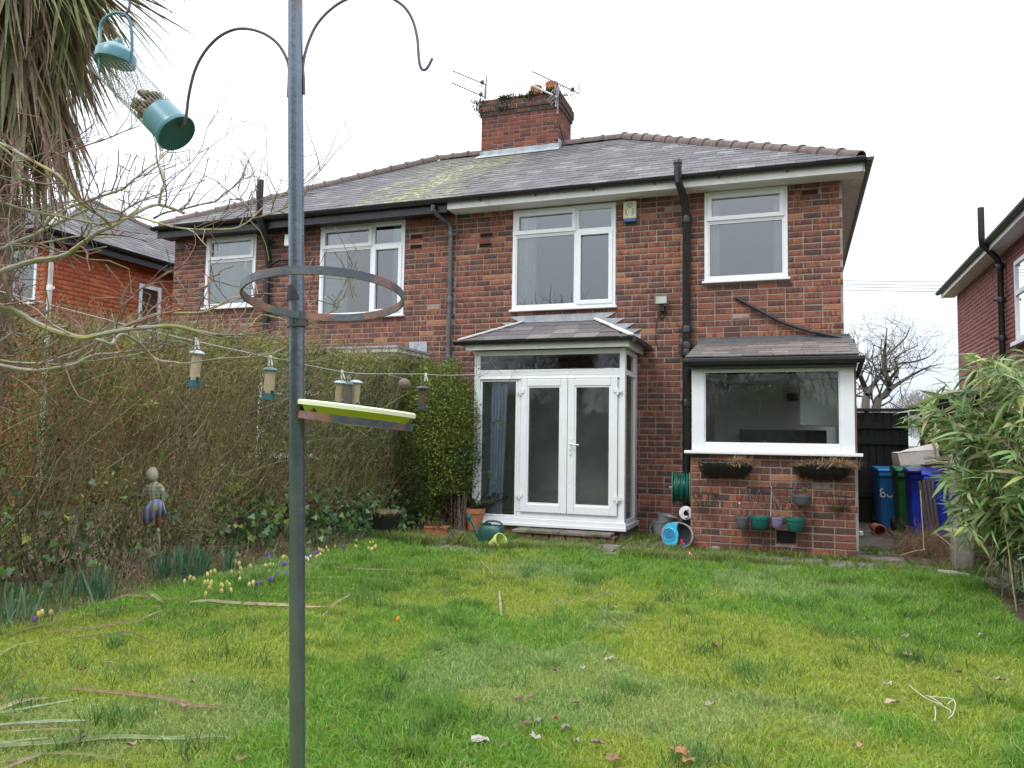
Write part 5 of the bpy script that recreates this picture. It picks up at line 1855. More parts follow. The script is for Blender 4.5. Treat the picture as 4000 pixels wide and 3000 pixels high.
x, y = sample(1480000, 3.3)
m = lawn_mask(x, y)
k = rng.random(len(x)) < m
x, y = x[k], y[k]
n = len(x)
mossy = vnoise(x, y, .75) * .55 + vnoise(x, y, 2.3) * .3 + vnoise(x, y, 6.) * .15
far = np.clip((y + 6.2) / 3.4, 0, 1)
mossy = mossy - .13 * smooth01((-1.9 - x) / 1.8) * smooth01((y + 9.2) / 2.0) - .10 * far + .13 * np.clip((-5.2 - y) / 2.5, 0, 1)
tuft = vnoise(x, y, 5.5)
mm = smooth01((mossy - .43) / .20) * .92
h = (.046 * (1 - mm) + .030 * mm) * rng.uniform(.55, 1.45, n)
h = h * (1 + 1.0 * smooth01((tuft - .74) / .14) * (1 - .35 * mm)) * (1 + .45 * far)
green = np.array([.16, .315, .036])
deep = np.array([.09, .215, .034])
yell = np.array([.315, .375, .046])
pale = np.array([.28, .38, .145])
straw = np.array([.42, .36, .18])
col = green * (1 - mm[:, None]) + yell * mm[:, None]
t = smooth01((tuft - .70) / .2)[:, None] * .42
col = col * (1 - t) + deep * t
pv = smooth01((vnoise(x + 31, y, .9) * .7 + vnoise(x, y + 9, 3.5) * .3 - .55) / .12)[:, None] * .6
col = col * (1 - pv) + pale * pv
sv = (rng.random(n) < .045 + .03 * mm)[:, None]
col = np.where(sv, straw, col)
col = jcol(col, n, .16)
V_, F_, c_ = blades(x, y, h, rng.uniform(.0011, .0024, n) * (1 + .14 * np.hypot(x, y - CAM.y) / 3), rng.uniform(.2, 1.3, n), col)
gr_ = np_mesh('grass', V_, F_, M['grass'], c_)
tag(gr_, 'mossy yellow-green lawn grass', 'grass', kind='stuff')
# rough grass and weeds between the lawn edge and the hedge
n = 60000
s = rng.random(n) * HL
xy = HA[None] + hdir[None] * s[:, None] - hin[None] * (rng.random(n) * 1.5 - .15)[:, None]
x, y = xy[:, 0], xy[:, 1]
k = (lawn_mask(x, y) < .7) & (rng.random(n) < np.clip(vnoise(x, y, 1.8) * 1.7 - .2, .15, .95)) & (x < -4.7)
x, y = x[k], y[k]
n = len(x)
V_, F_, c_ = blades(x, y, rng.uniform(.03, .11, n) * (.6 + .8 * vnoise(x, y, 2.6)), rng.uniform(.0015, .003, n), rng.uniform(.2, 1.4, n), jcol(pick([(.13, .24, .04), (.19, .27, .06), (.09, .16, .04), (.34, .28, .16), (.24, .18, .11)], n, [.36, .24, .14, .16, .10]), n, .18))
tag(np_mesh('bed_grass', V_, F_, M['grass'], c_), 'rough grass and weeds between lawn edge and hedge', 'grass', kind='stuff')
# coarse dark tussocks
tx, ty, th, tcol = [], [], [], []
for i in range(150):
    cx, cy = random.uniform(-4.6, 1.5), random.uniform(-9.2, -3.0)
    if not in_view(np.array([cx]), np.array([cy]))[0]: continue
    k_ = random.randint(18, 70)
    r_ = random.uniform(.03, .10)
    tx += list(cx + np.array([random.gauss(0, r_) for _ in range(k_)]))
    ty += list(cy + np.array([random.gauss(0, r_) for _ in range(k_)]))
    th += [random.uniform(.06, .15) for _ in range(k_)]
    g = random.uniform(.7, 1.25)
    tcol += [(.085 * g, .19 * g, .04 * g)] * k_
tx, ty, th, tcol = map(np.array, (tx, ty, th, tcol))
k = lawn_mask(tx, ty) > .3
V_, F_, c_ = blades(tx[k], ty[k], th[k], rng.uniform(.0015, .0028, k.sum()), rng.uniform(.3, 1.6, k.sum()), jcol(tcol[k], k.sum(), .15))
t_ = np_mesh('grass_tussocks', V_, F_, M['grass'], c_)
tag(t_, 'coarse dark green grass tussocks standing above the lawn', 'grass', kind='stuff')
# weeds and grass in the patio joints and along the walls
n = 190000
x, y = rng.uniform(-5.0, 1.95, n), rng.uniform(-2.75, .0, n)
edge_ = np.clip((-1.75 - y) / .8, 0, 1)
wl_ = np.exp(-((y - EXY + .1) / .14) ** 2) * ((x > EXX0 - .2) & (x < EXX1 + .15)) + np.exp(-((y - BAYY + .18) / .15) ** 2) * ((x > BAYX0) & (x < BAYX1 + .4)) * .7 + np.exp(-((x + 4.8) / .3) ** 2) * .8
joint = np.minimum(np.abs(((x + 4.8) % .6) - .3 + .3) % .6, .6) * 0
jx = np.minimum((x + 4.8) % .3, .3 - (x + 4.8) % .3) < .022
jy = np.min(np.abs(y[:, None] - np.array([-1.97, -1.37, -.77, -.32])[None]), 1) < .022
pn = vnoise(x, y, 1.6)
pr_ = np.clip(edge_ * .9 * (pn > .40) + wl_ * .75 + (jx | jy) * .9 * (pn > .3) + (pn > .60) * .28, 0, 1)
blocked = ((y > EXY) & (x > EXX0) & (x < EXX1)) | ((y > BAYY) & (x > BAYX0) & (x < BAYX1)) | ((y > -1.27) & (y < -.9) & (x > sx0) & (x < sx1))
k = (rng.random(n) < pr_ * .75) & ~blocked & (lawn_mask(x, y) < .6)
x, y = x[k], y[k]
n = len(x)
h = rng.uniform(.02, .085, n) * (.6 + vnoise(x, y, 3)) * (1 + .9 * np.clip((-2.0 - y) / .5, 0, 1))
col = jcol(pick([(.13, .23, .035), (.20, .255, .045), (.08, .155, .03), (.34, .28, .15)], n, [.38, .3, .17, .15]), n, .15)
V_, F_, c_ = blades(x, y, h, rng.uniform(.0018, .0036, n), rng.uniform(.2, 1.4, n), col)
V_[:, 2] += .048
t_ = np_mesh('patio_weeds', V_, F_, M['grass'], c_)
tag(t_, 'grass and weeds growing through the patio joints', 'weeds', kind='stuff')

# ------------------------------------------------------------------ bare tree and far wood between the houses
def grow_tree(name, limbs, depth, root_label, cat, rscale, gen, tw_len, col, seed, fan=1.0, zr0=0.0):
    R = random.Random(seed)
    t = thing(name, root_label, cat, (limbs[0][0][0], limbs[0][0][1], zr0))
    trunk = MB()
    br = MB()
    st_, dr_, ln_, rd_ = [], [], [], []

    def rec(p, d, L, r, g):
        pts = [p]
        dd = d.normalized()
        k = 3
        for i in range(k):
            dd = (dd + Vector((R.gauss(0, .16), R.gauss(0, .16), R.gauss(.05, .14)))).normalized()
            pts.append(pts[-1] + dd * (L / k))
        if g > 0:
            c = R.uniform(.8, 1.2)
            br.cur = tuple(a * c for a in col)
            br.tube(pts, [r, r * .85, r * .7, r * .5], 4 if g < 2 else 6, False)
            for i in range(R.randint(2, 4)):
                j = R.randint(1, k)
                nd = (dd + Vector((R.gauss(0, .75), R.gauss(0, .5), R.gauss(.15, .5))) * fan).normalized()
                rec(pts[j], nd, L * R.uniform(.5, .8), r * .5, g - 1)
        else:
            st_.append(p[:]); dr_.append(d[:]); ln_.append(L); rd_.append(max(r * .6, .0035))
    for li, (pts, r0, r1) in enumerate([(l, a, b) for l, a, b in [(x[0:1] and x, None, None) for x in limbs]] if False else [(l, rscale[i][0], rscale[i][1]) for i, l in enumerate(limbs)]):
        sp_ = spline(pts, 4)
        k = len(sp_)
        rs = [r0 + (r1 - r0) * i / (k - 1) for i in range(k)]
        c = R.uniform(.85, 1.15)
        trunk.cur = tuple(a * c for a in col)
        trunk.tube(sp_, rs, 8, False)
        for i in range(2, k):
            for q in range((1 if R.random() < .7 else 0) if i < k - 1 else 3):
                d = (sp_[i] - sp_[i - 1]).normalized()
                nd = (d * .6 + Vector((R.gauss(0, .7), R.gauss(0, .5), R.gauss(.25, .5)))).normalized()
                rec(sp_[i], nd, tw_len * R.uniform(.6, 1.2), max(rs[i] * .32, .005), gen)
    trunk.build('trunk', M['bark'], t, smooth=True)
    if br.v: br.build('branches', M['bark'], t)['kind'] = 'stuff'
    a = [np.array(q) for q in (st_, dr_, ln_, rd_)]
    V1, F1, k1, _ = twig_arrays(a[0], a[1], a[2], a[3], 2, .3)
    np_mesh('twigs', V1, F1, M['bark'], np.repeat(jcol(col, len(a[0]), .2), k1, 0), t)['kind'] = 'stuff'
    return t


TD = 30
zr_ = lambda l: [P(3200 + a / 1.659, 1300 + b / 1.659, d=TD + (i % 3) * .5) for i, (a, b) in enumerate(l)]
L1 = zr_([(300, 480), (310, 400), (290, 340), (265, 270), (270, 200), (240, 120), (215, 40)])
L1.insert(0, Vector((L1[0].x, L1[0].y, 0)))
L2 = zr_([(370, 480), (430, 400), (460, 340), (440, 300), (430, 230), (425, 150), (430, 60), (440, -30)])
L2.insert(0, Vector((L1[0].x + .3, L1[0].y, 0)))
L3 = zr_([(310, 400), (350, 330), (400, 260), (415, 200), (400, 120), (405, 40)])
L4 = zr_([(455, 370), (540, 310), (610, 270), (700, 225), (800, 200)])
L5 = zr_([(450, 250), (520, 200), (600, 190), (700, 160), (760, 110)])
L6 = zr_([(430, 150), (500, 90), (560, 30), (590, -40)])
L7 = zr_([(500, 290), (510, 240), (490, 170), (560, 120), (640, 80)])
grow_tree('bare_tree', [L1, L2, L3, L4, L5, L6, L7], TD, 'bare spreading tree beyond the black gate between the two houses', 'tree',
          [(.17, .02), (.17, .02), (.08, .016), (.085, .014), (.065, .012), (.055, .012), (.055, .012)], 2, 1.05, (.092, .078, .060), 5)
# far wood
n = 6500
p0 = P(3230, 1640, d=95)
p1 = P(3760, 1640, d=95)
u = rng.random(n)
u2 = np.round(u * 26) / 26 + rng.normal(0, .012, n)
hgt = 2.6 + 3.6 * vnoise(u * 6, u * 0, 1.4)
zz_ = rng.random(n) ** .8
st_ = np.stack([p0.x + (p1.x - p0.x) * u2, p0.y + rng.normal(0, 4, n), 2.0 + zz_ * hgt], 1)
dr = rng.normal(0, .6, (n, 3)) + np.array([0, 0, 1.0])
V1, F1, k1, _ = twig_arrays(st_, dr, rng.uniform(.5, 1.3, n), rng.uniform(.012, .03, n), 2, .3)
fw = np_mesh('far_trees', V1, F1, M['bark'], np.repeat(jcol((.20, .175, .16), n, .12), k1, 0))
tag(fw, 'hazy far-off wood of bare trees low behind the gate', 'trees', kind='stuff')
n = 500
u = rng.random(n)
st_ = np.stack([p0.x + (p1.x - p0.x) * np.round(u * 26) / 26, p0.y + rng.normal(0, 4, n), np.full(n, -.05)], 1)
# wires
wr = MB()
for i, yv in enumerate((606, 613, 619, 626)):
    a, b = V(1780, yv - .5, y=26), V(2110, yv + 3 + i * .6, y=26)
    d = b - a
    wr.tube([a - d * 1.5, a, a.lerp(b, .5) + Vector((0, 0, -.02)), b, b + d * 1.5], .014, 4, False)
wr2 = wr.top('overhead_wires', M['aerial'], 'four thin overhead wires crossing the sky between the houses', 'wires')

# unseen big-leaf layer added to keep the reflection from breaking into specks
n = 9000
x = rng.uniform(-18, 14, n)
hh = 1.6 + 1.9 * vnoise(x, x * 0, .33)
p_ = np.stack([x, -26 + rng.normal(0, .5, n), rng.random(n) * hh], 1)
V2, F2 = leaf_arrays(p_, rdirs(n), unit(rdirs(n) * .4 + np.array([0, 1.0, 0])), rng.uniform(.4, .7, n), rng.uniform(.3, .6, n), LEAF6)
tag(np_mesh('reflection_backing', V2, F2, M['leaf'], np.repeat(jcol(pick([(.06, .07, .045), (.08, .085, .06)], n, [.6, .4]), n, .2), 6, 0)), 'unseen backing foliage added to fill gaps in the glass reflection', 'foliage', kind='stuff')
# dark shrubs and trees closing the garden behind the camera (seen in the door glass)
n = 80000
x = rng.uniform(-16, 12, n)
hh = 1.9 + 2.0 * vnoise(x, x * 0, .33) + .9 * vnoise(x, x * 0, 1.2)
hh = np.where((x > -9) & (x < -3.0), hh * .72, hh)
zq = rng.random(n) * hh
p_ = np.stack([x, -24 + rng.normal(0, 1.1, n), zq], 1)
V2, F2 = leaf_arrays(p_, rdirs(n), rdirs(n), rng.uniform(.06, .14, n), rng.uniform(.04, .10, n), LEAF4)
sb = np_mesh('garden_shrubs', V2, F2, M['leaf'], np.repeat(jcol(pick([(.06, .07, .045), (.085, .08, .06), (.09, .105, .055)], n, [.4, .35, .25]), n, .25), 4, 0))
tag(sb, 'dark shrubs at the garden end, reflected in the glass doors', 'shrubs', kind='stuff')
n = 5000
x = rng.choice(rng.uniform(-14, 9, 16), n) + rng.normal(0, .9, n)
st_ = np.stack([x, -24.5 + rng.normal(0, .8, n), 2 + rng.random(n) * 5.5], 1)
V1, F1, k1, _ = twig_arrays(st_, rng.normal(0, .5, (n, 3)) + np.array([0, 0, 1]), rng.uniform(.5, 1.3, n), rng.uniform(.01, .03, n), 2, .3)
tag(np_mesh('garden_shrub_branches', V1, F1, M['bark'], np.repeat(jcol((.13, .115, .10), n, .2), k1, 0)), 'bare branches at the garden end, reflected in the glass', 'branches', kind='stuff')
# ------------------------------------------------------------------ shared strap leaves
def strap_mesh(name, mat, colr, L=1.0, w=1.0, prof=(.35, 1, .9, .55, .05), droop=(0, .01, .05, .14, .28), fold=.35):
    """unit leaf along +x, width along y, drooping in -z; one mesh shared by many leaf objects"""
    mb = MB()
    k = len(prof)
    pts = [Vector((L * i / (k - 1), 0, -droop[i])) for i in range(k)]
    mb.cur = colr
    mb.ribbon(pts, [w * .5 * a for a in prof], (0, 1, 0), fold * .03)
    me = bpy.data.meshes.new(name)
    me.from_pydata(mb.v, [], mb.f)
    at = me.attributes.new('col', 'FLOAT_COLOR', 'POINT')
    at.data.foreach_set('color', np.array([(*c, 1) for c in mb.c], dtype=np.float32).ravel())
    me.materials.append(mat)
    me.shade_smooth()
    return me


def leaf_obj(name, parent, me, p, d, L, w, up=(0, 0, 1), twist=0.0):
    d = Vector(d).normalized()
    a, u = frame_of(d, up)
    y = -a
    z = d.cross(y)
    if twist:
        q = Matrix.Rotation(twist, 3, d)
        y, z = q @ y, q @ z
    rl = root_of(parent).location
    mt = Matrix.Identity(4)
    for r in range(3):
        mt[r][0], mt[r][1], mt[r][2], mt[r][3] = d[r] * L, y[r] * w, z[r] * L, p[r] - rl[r]
    o = bpy.data.objects.new(name, me)
    COL.objects.link(o)
    o.parent = parent
    o.matrix_local = mt
    return o


def leaf_join(name, parent, items, mat):
    """items: (mesh, p, d, L, w, twist) joined into one part"""
    vs, fs, cs = [], [], []
    off = 0
    cache = {}
    for me, p, d, L, w, tw_ in items:
        if me.name not in cache:
            a = np.zeros(len(me.vertices) * 3, dtype=np.float32)
            me.vertices.foreach_get('co', a)
            c = np.zeros(len(me.vertices) * 4, dtype=np.float32)
            me.attributes['col'].data.foreach_get('color', c)
            cache[me.name] = (a.reshape(-1, 3), c.reshape(-1, 4)[:, :3], np.array([q.vertices[:] for q in me.polygons]))
        a, c, f = cache[me.name]
        d = Vector(d).normalized()
        b, u = frame_of(d)
        y = -b
        if tw_: y = Matrix.Rotation(tw_, 3, d) @ y
        z = d.cross(y)
        vs.append(np.array(p)[None] + a[:, :1] * np.array(d) * L + a[:, 1:2] * np.array(y) * w + a[:, 2:] * np.array(z) * L)
        cs.append(c * random.uniform(.8, 1.2))
        fs.append(f + off)
        off += len(a)
    o = np_mesh(name, np.concatenate(vs), np.concatenate(fs), mat, np.concatenate(cs), parent)
    o['kind'] = 'stuff'
    return o


# ------------------------------------------------------------------ cabbage palm with its skirt of dead leaves
ptc = P(-15, 900, d=5.0)
ptx, pty = ptc.x, ptc.y
palm = thing('palm_tree', 'shaggy palm with a skirt of hanging dead strap leaves at top left', 'palm', (ptx, pty, 0))
tk = MB()
tk.cur = (.17, .115, .075)
tk.tube([(ptx + .02 * math.sin(k), pty, k * .32) for k in range(14)], [.09 + .01 * (k % 2) for k in range(14)], 12)
tk.build('trunk', M['bark'], palm, smooth=True)
fib = MB()
for i in range(1100):
    a, z = random.uniform(0, 6.283), random.uniform(1.5, 4.0)
    r = .09 + random.random() * .05
    p = Vector((ptx + math.cos(a) * r, pty + math.sin(a) * r, z))
    d = Vector((math.cos(a) * .3 + random.gauss(0, .5), math.sin(a) * .3 + random.gauss(0, .5), random.gauss(-.4, .6))).normalized() * random.uniform(.06, .26)
    g = random.uniform(.6, 1.5)
    fib.cur = (.19 * g, .13 * g, .085 * g)
    fib.tube([p, p + d * .5 + Vector((random.gauss(0, .02),) * 3), p + d], .003, 3, False)
fib.build('fibres', M['bark'], palm)['kind'] = 'stuff'
M['palm_leaf'] = foliage('palm_leaf', .15, .6, var=.3)
DEADC = [(.36, .27, .185), (.27, .195, .13), (.44, .35, .245), (.17, .125, .09), (.31, .25, .145)]
LIVEC = [(.17, .195, .075), (.23, .235, .095), (.125, .155, .06)]
dead_me = [strap_mesh('leaf', M['palm_leaf'], c, droop=dr) for c in DEADC for dr in ((0, .02, .07, .16, .27), (0, .0, .03, .08, .14))]
live_me = [strap_mesh('leaf', M['palm_leaf'], c, droop=dr) for c in LIVEC for dr in ((0, .0, .02, .06, .12), (0, .01, .06, .16, .30))]
items = []
for i in range(1100):
    az = random.uniform(0, 6.283)
    t = random.random()
    z0 = 3.55 + 1.1 * t
    th = rad(random.uniform(8, 27) + 24 * t * random.random() + (18 * random.random() if t > .6 else 0))
    d = Vector((math.cos(az) * math.sin(th), math.sin(az) * math.sin(th), -math.cos(th)))
    p = Vector((ptx + math.cos(az) * (.12 + .12 * random.random()), pty + math.sin(az) * (.09 + .1 * random.random()), z0))
    me = random.choice(live_me if (random.random() < .04 + .14 * t) else dead_me)
    items.append((me, p, d, random.uniform(.75, 1.1), random.uniform(.018, .034), random.gauss(0, .8)))
# a living head leaning right at the top of the picture
for (hx, hy) in ((150, -60), (40, -110)):
    hd_ = V(hx, hy, d=4.9)
    for i in range(150):
        a = rad(random.uniform(-20, 118))
        d = (RT * math.cos(a) - UP * math.sin(a) + fwd * random.gauss(0, .35)).normalized()
        items.append((random.choice(live_me if random.random() < .75 else dead_me), hd_ + d * .03, d, random.uniform(.6, .9), random.uniform(.016, .028), random.gauss(0, .5)))
    tk = MB()
    tk.cur = (.15, .10, .065)
    tk.tube([(ptx, pty, 3.9), Vector((ptx, pty, 4.5)).lerp(hd_, .5), hd_], [.10, .09, .07], 10)
    tk.build('head_stem', M['bark'], palm, smooth=True)
items.sort(key=lambda q: -(q[2].dot(RT) * .3 - (Vector(q[1]) + q[2] * .5 - CAM).dot(fwd)))
for (me, p, d, L, w, tw_) in items[:290]:
    leaf_obj('leaf', palm, me, p, d, L, w, twist=tw_)
leaf_join('leaf_mass', palm, items[290:], M['palm_leaf'])

# ------------------------------------------------------------------ bare shrub in the left foreground
shrub = thing('bare_shrub', 'bare lichen-green shrub branches reaching in from the left foreground', 'shrub', V(-120, 1750, d=2.9))
zA = lambda l: [(a / 2.074, 500 + b / 2.074) for a, b in l]
zB = lambda l: [(a / 2.212, 1100 + b / 2.212) for a, b in l]
zC = lambda l: [(600 + a / 2.212, 650 + b / 2.212) for a, b in l]
zD = lambda l: [(900 + a / 2.212, 1300 + b / 2.212) for a, b in l]
GRN, GRY, RED, BRN = (.25, .23, .12), (.27, .245, .21), (.21, .10, .095), (.21, .16, .11)
M['limb_bark'] = simple('limb_bark', (.27, .245, .205), .85, .2, 25, .5, 90, (.31, .295, .085), (.50, .66))
M['limb_green'] = simple('limb_green', (.27, .25, .085), .85, .2, 25, .5, 90, (.27, .245, .205), (.44, .56))
limbs = [
    (zA([(-160, 1210), (0, 1160), (150, 1110), (300, 1070), (420, 1055), (540, 1025), (620, 970), (720, 900), (800, 840), (900, 800), (1000, 740), (1100, 690), (1200, 640), (1290, 620)]), 17, 8, GRN, 2.7),
    (zA([(1290, 620), (1390, 650), (1490, 690)]), 9, 7, BRN, 2.7),
    (zA([(1290, 610), (1310, 500), (1330, 440), (1310, 340), (1275, 300), (1300, 230), (1290, 150), (1250, 40), (1200, -20)]), 7, 3, GRY, 2.7),
    (zA([(-120, 1020), (0, 980), (120, 930), (320, 845), (400, 740), (520, 660), (680, 600), (860, 540), (1000, 490), (1060, 440), (1180, 340), (1290, 260), (1370, 180)]), 13, 3.5, GRY, 3.0),
    (zA([(320, 845), (470, 770), (640, 690), (760, 650), (950, 690), (1050, 640), (1180, 570), (1300, 530), (1380, 430), (1460, 360), (1560, 270), (1640, 150)]), 8, 2.2, GRY, 3.0),
    (zA([(-100, 590), (0, 600), (130, 640), (330, 690), (500, 720), (700, 760), (850, 780), (1080, 720), (1250, 760), (1400, 800), (1560, 820)]) + zC([(170, 500), (350, 545), (560, 545), (700, 535), (780, 500), (850, 450), (940, 360), (1080, 260), (1180, 200), (1300, 150), (1380, 90), (1440, 40)])[2:], 7.5, 2, GRN, 2.55),
    (zA([(-60, 940), (0, 940), (200, 940), (340, 930), (480, 905), (620, 880), (760, 880), (980, 885)]), 8, 3.5, GRY, 2.9),
    (zA([(900, 795), (840, 730), (750, 670), (640, 590), (560, 500), (480, 390), (380, 330), (200, 230), (60, 150), (-60, 100)]), 9, 7, GRN, 2.65),
    (zA([(-60, 100), (0, 150), (100, 230), (210, 400), (270, 470), (280, 600), (310, 790)]), 6, 8, GRY, 2.8),
    (zB([(-150, 150), (0, 205), (130, 250), (300, 350), (480, 430), (640, 470), (740, 485), (880, 455), (1060, 420), (1240, 400), (1500, 385), (1700, 430), (1900, 465), (2060, 485)]), 17, 9, GRN, 2.5),
    (zB([(1060, 390), (1200, 330), (1400, 270), (1700, 270), (1850, 230), (1980, 150), (2100, 125)]), 6, 3, GRN, 2.5),
    (zB([(760, 485), (880, 510), (960, 540), (1000, 490), (1060, 455), (1160, 500), (1240, 560), (1300, 630), (1380, 680), (1500, 695), (1610, 705), (1900, 665), (2212, 650)]) + zD([(200, 210), (380, 170), (480, 120)]), 9, 2.5, GRY, 2.55),
    (zB([(-100, 660), (0, 680), (130, 700), (300, 705), (420, 690), (560, 640), (700, 590), (820, 525)]), 9, 4, GRY, 2.7),
    (zB([(-100, 690), (0, 720), (180, 755), (320, 765), (480, 745), (640, 715), (740, 660), (840, 630), (1000, 620), (1150, 600), (1290, 570), (1420, 520), (1450, 430)]), 10, 5, GRY, 2.6),
    (zB([(400, 710), (520, 715), (760, 690), (1000, 655), (1200, 625), (1350, 590), (1430, 530)]), 5, 4, GRY, 2.65),
    (zC([(850, 450), (980, 420), (1100, 375), (1180, 340), (1240, 290)]), 4, 2, RED, 2.55),
    (zC([(0, 450), (100, 400), (250, 370), (400, 330), (540, 300), (600, 240), (690, 180), (760, 120), (830, 95)]), 6, 2.5, BRN, 2.7),
    (zC([(850, 450), (830, 370), (770, 290), (740, 240), (725, 170)]), 4, 2, BRN, 2.55),
    (zC([(1160, 1110), (980, 1100), (870, 1110), (680, 1160), (560, 1200), (380, 1265), (170, 1275)]), 3, 4.5, RED, 2.5),
    (zC([(1540, 1250), (1560, 1180), (1500, 1120), (1480, 1140)]), 3, 2, GRY, 2.4),
    (zC([(1480, 1290), (1540, 1245), (1630, 1170), (1750, 1130)]), 3, 2, GRY, 2.4),
    (zC([(700, 1480), (820, 1400), (920, 1290), (1040, 1300), (1150, 1330)]), 5, 3, GRN, 2.5),
    (zC([(920, 1360), (1140, 1365), (1320, 1360), (1460, 1330)]), 2.6, 2, RED, 2.5),
    (zC([(0, 1000), (120, 920), (230, 870), (320, 770)]), 5, 2.5, BRN, 2.8),
    (zC([(440, 1060), (500, 980), (590, 900), (690, 865)]), 4, 2.5, BRN, 2.7),
    (zB([(1040, 330), (1070, 250), (1120, 160), (1200, 70), (1330, 20)]), 5, 3, BRN, 2.7),
    (zA([(0, 1110), (40, 1230), (80, 1400), (110, 1659)]), 8, 12, BRN, 3.4),
    (zA([(0, 520), (100, 460), (200, 420), (300, 310), (400, 200), (470, 140), (640, 60), (760, -30)]), 5, 3, RED, 2.9),
    (zA([(380, 260), (520, 200), (700, 140), (860, 90), (1000, 30), (1140, -20)]), 5, 2.5, RED, 2.8),
    (zA([(0, 90), (140, 190), (330, 300), (480, 400)]), 5, 4, RED, 2.85),
]
R3 = random.Random(77)
TRK = P(-230, 1420, d=2.85)
allp = []
for i, (pl, w0, w1, colr, dep) in enumerate(limbs):
    dd = dep + R3.uniform(-.12, .12)
    k = len(pl)
    pts = [P(a, b, d=dd + .10 * math.sin(i * 2.1 + j * .55)) for j, (a, b) in enumerate(pl)]
    if pl[0][0] < 1: pts = [TRK.lerp(pts[0], .15), TRK.lerp(pts[0], .65)] + pts
    sp_ = spline(pts, 4)
    n_ = len(sp_)
    rs = [(w0 + (w1 - w0) * j / (n_ - 1)) / 2 * dd / FPX * 1.5 * (1 + .14 * math.sin(j * 1.9)) for j in range(n_)]
    mb = MB()
    mb.cur = colr
    mb.tube(sp_, rs, 7, True)
    # bark turns grey and lichen-speckled towards the limb's own top side
    mb.c = [tuple(np.array(colr) * R3.uniform(.75, 1.2)) for _ in mb.c]
    mb.build('limb', M['limb_green'] if colr == GRN else M['limb_bark'] if colr == GRY else M['bark'], shrub, smooth=True)
    allp.append((sp_, rs, colr, dd))
tw = MB()
for sp_, rs, colr, dd in allp:
    n_ = len(sp_)
    for j in range(2, n_):
        if R3.random() < .36:
            d0 = (sp_[j] - sp_[j - 1]).normalized()
            d = (d0 * .7 + UP * R3.gauss(.35, .6) + RT * R3.gauss(.1, .5) + fwd * R3.gauss(0, .4)).normalized()
            L = R3.uniform(.05, .24)
            r = max(.0019, min(rs[j] * .55, .0036))
            c = R3.choice((RED, RED, BRN, GRY, GRN))
            q = R3.uniform(.6, 1.1)
            tw.cur = tuple(a * q for a in c)
            pts = [sp_[j]]
            for s in range(3):
                d = (d + Vector((R3.gauss(0, .22), R3.gauss(0, .22), R3.gauss(.06, .22)))).normalized()
                pts.append(pts[-1] + d * L / 3)
            tw.tube(pts, [r, r * .85, r * .7, r * .6], 4, False)
            for q2 in pts[1:]:
                if R3.random() < .6:
                    e = (d + Vector((R3.gauss(0, .8), R3.gauss(0, .8), R3.gauss(.2, .8)))).normalized()
                    l2 = L * R3.uniform(.2, .5)
                    tw.tube([q2, q2 + e * l2 * .6, q2 + e * l2], [r * .6, r * .5, r * .8], 4, True)
tw.build('twigs', M['bark'], shrub)['kind'] = 'stuff'
MB().tube(spline([(TRK.x - .06, TRK.y + .03, 0), (TRK.x - .02, TRK.y, .5), (TRK.x - .05, TRK.y + .02, 1.0), TRK, TRK + Vector((.01, 0, .08))], 4), [.052 - .0018 * i for i in range(17)], 10).build('trunk', M['limb_bark'], shrub, smooth=True)

# ------------------------------------------------------------------ bamboo and low evergreen on the right
bam = thing('bamboo', 'clump of leafy green bamboo leaning over the right edge of the lawn', 'bamboo', (1.85, -3.3, 0))
M['bamboo_leaf'] = foliage('bamboo_leaf', .35, .4)
zE = lambda a, b, d: P(3200 + a / 1.659, 1300 + b / 1.659, d=d)
culm = MB()
R4 = random.Random(12)
BC = [(.16, .26, .08), (.22, .33, .11), (.18, .28, .13), (.37, .41, .13), (.10, .17, .05), (.27, .38, .16), (.38, .34, .18), (.08, .14, .045)]
bam_me = [strap_mesh('leaf', M['bamboo_leaf'], c, prof=(.15, .85, 1, .6, .03), droop=dr, fold=.25) for c in BC for dr in ((0, .01, .05, .13, .26), (0, .03, .12, .27, .46))]
items = []
for i in range(58):
    bx_, by_ = R4.uniform(1.62, 2.25), R4.uniform(-4.4, -2.5)
    tx_, ty_ = 690 + 700 * R4.random() ** .8, R4.uniform(150, 1250)
    if tx_ < 860 and ty_ > 720: ty_ = R4.uniform(400, 720)
    dd = R4.uniform(6.4, 8.4)
    tipp = zE(tx_, ty_, dd)
    tipp.z = min(max(tipp.z, .3), 2.2)
    b0 = Vector((bx_, by_, 0))
    midp = b0.lerp(tipp, .5) + Vector((.10, 0, .26 * (tipp.z)))
    sp_ = spline([b0, midp, tipp], 7)
    culm.cur = R4.choice(((.36, .33, .15), (.24, .26, .10), (.42, .36, .20)))
    culm.tube(sp_, [.006 - .004 * j / (len(sp_) - 1) for j in range(len(sp_))], 5, False)
    for j in range(4, len(sp_)):
        for s_ in range(R4.randint(1, 2)):
            d0 = (sp_[j] - sp_[j - 1]).normalized()
            bd = (d0 * .5 + Vector((R4.gauss(-.25, .7), R4.gauss(-.25, .6), R4.gauss(.0, .5)))).normalized()
            bl = R4.uniform(.06, .2)
            culm.tube([sp_[j], sp_[j] + bd * bl], .0018, 3, False)
            for k in range(R4.randint(3, 6)):
                q = sp_[j] + bd * bl * R4.uniform(.35, 1.0)
                e = (bd * .8 + Vector((R4.gauss(-.1, .7), R4.gauss(-.1, .7), R4.gauss(-.2, .45)))).normalized()
                items.append((R4.choice(bam_me), q, e, R4.uniform(.08, .29), R4.uniform(.014, .040), R4.gauss(0, .7)))
culm.build('canes', M['bark'], bam, smooth=True)['kind'] = 'stuff'
items.sort(key=lambda q: -q[3] * q[4] / (Vector(q[1]) - CAM).length_squared)
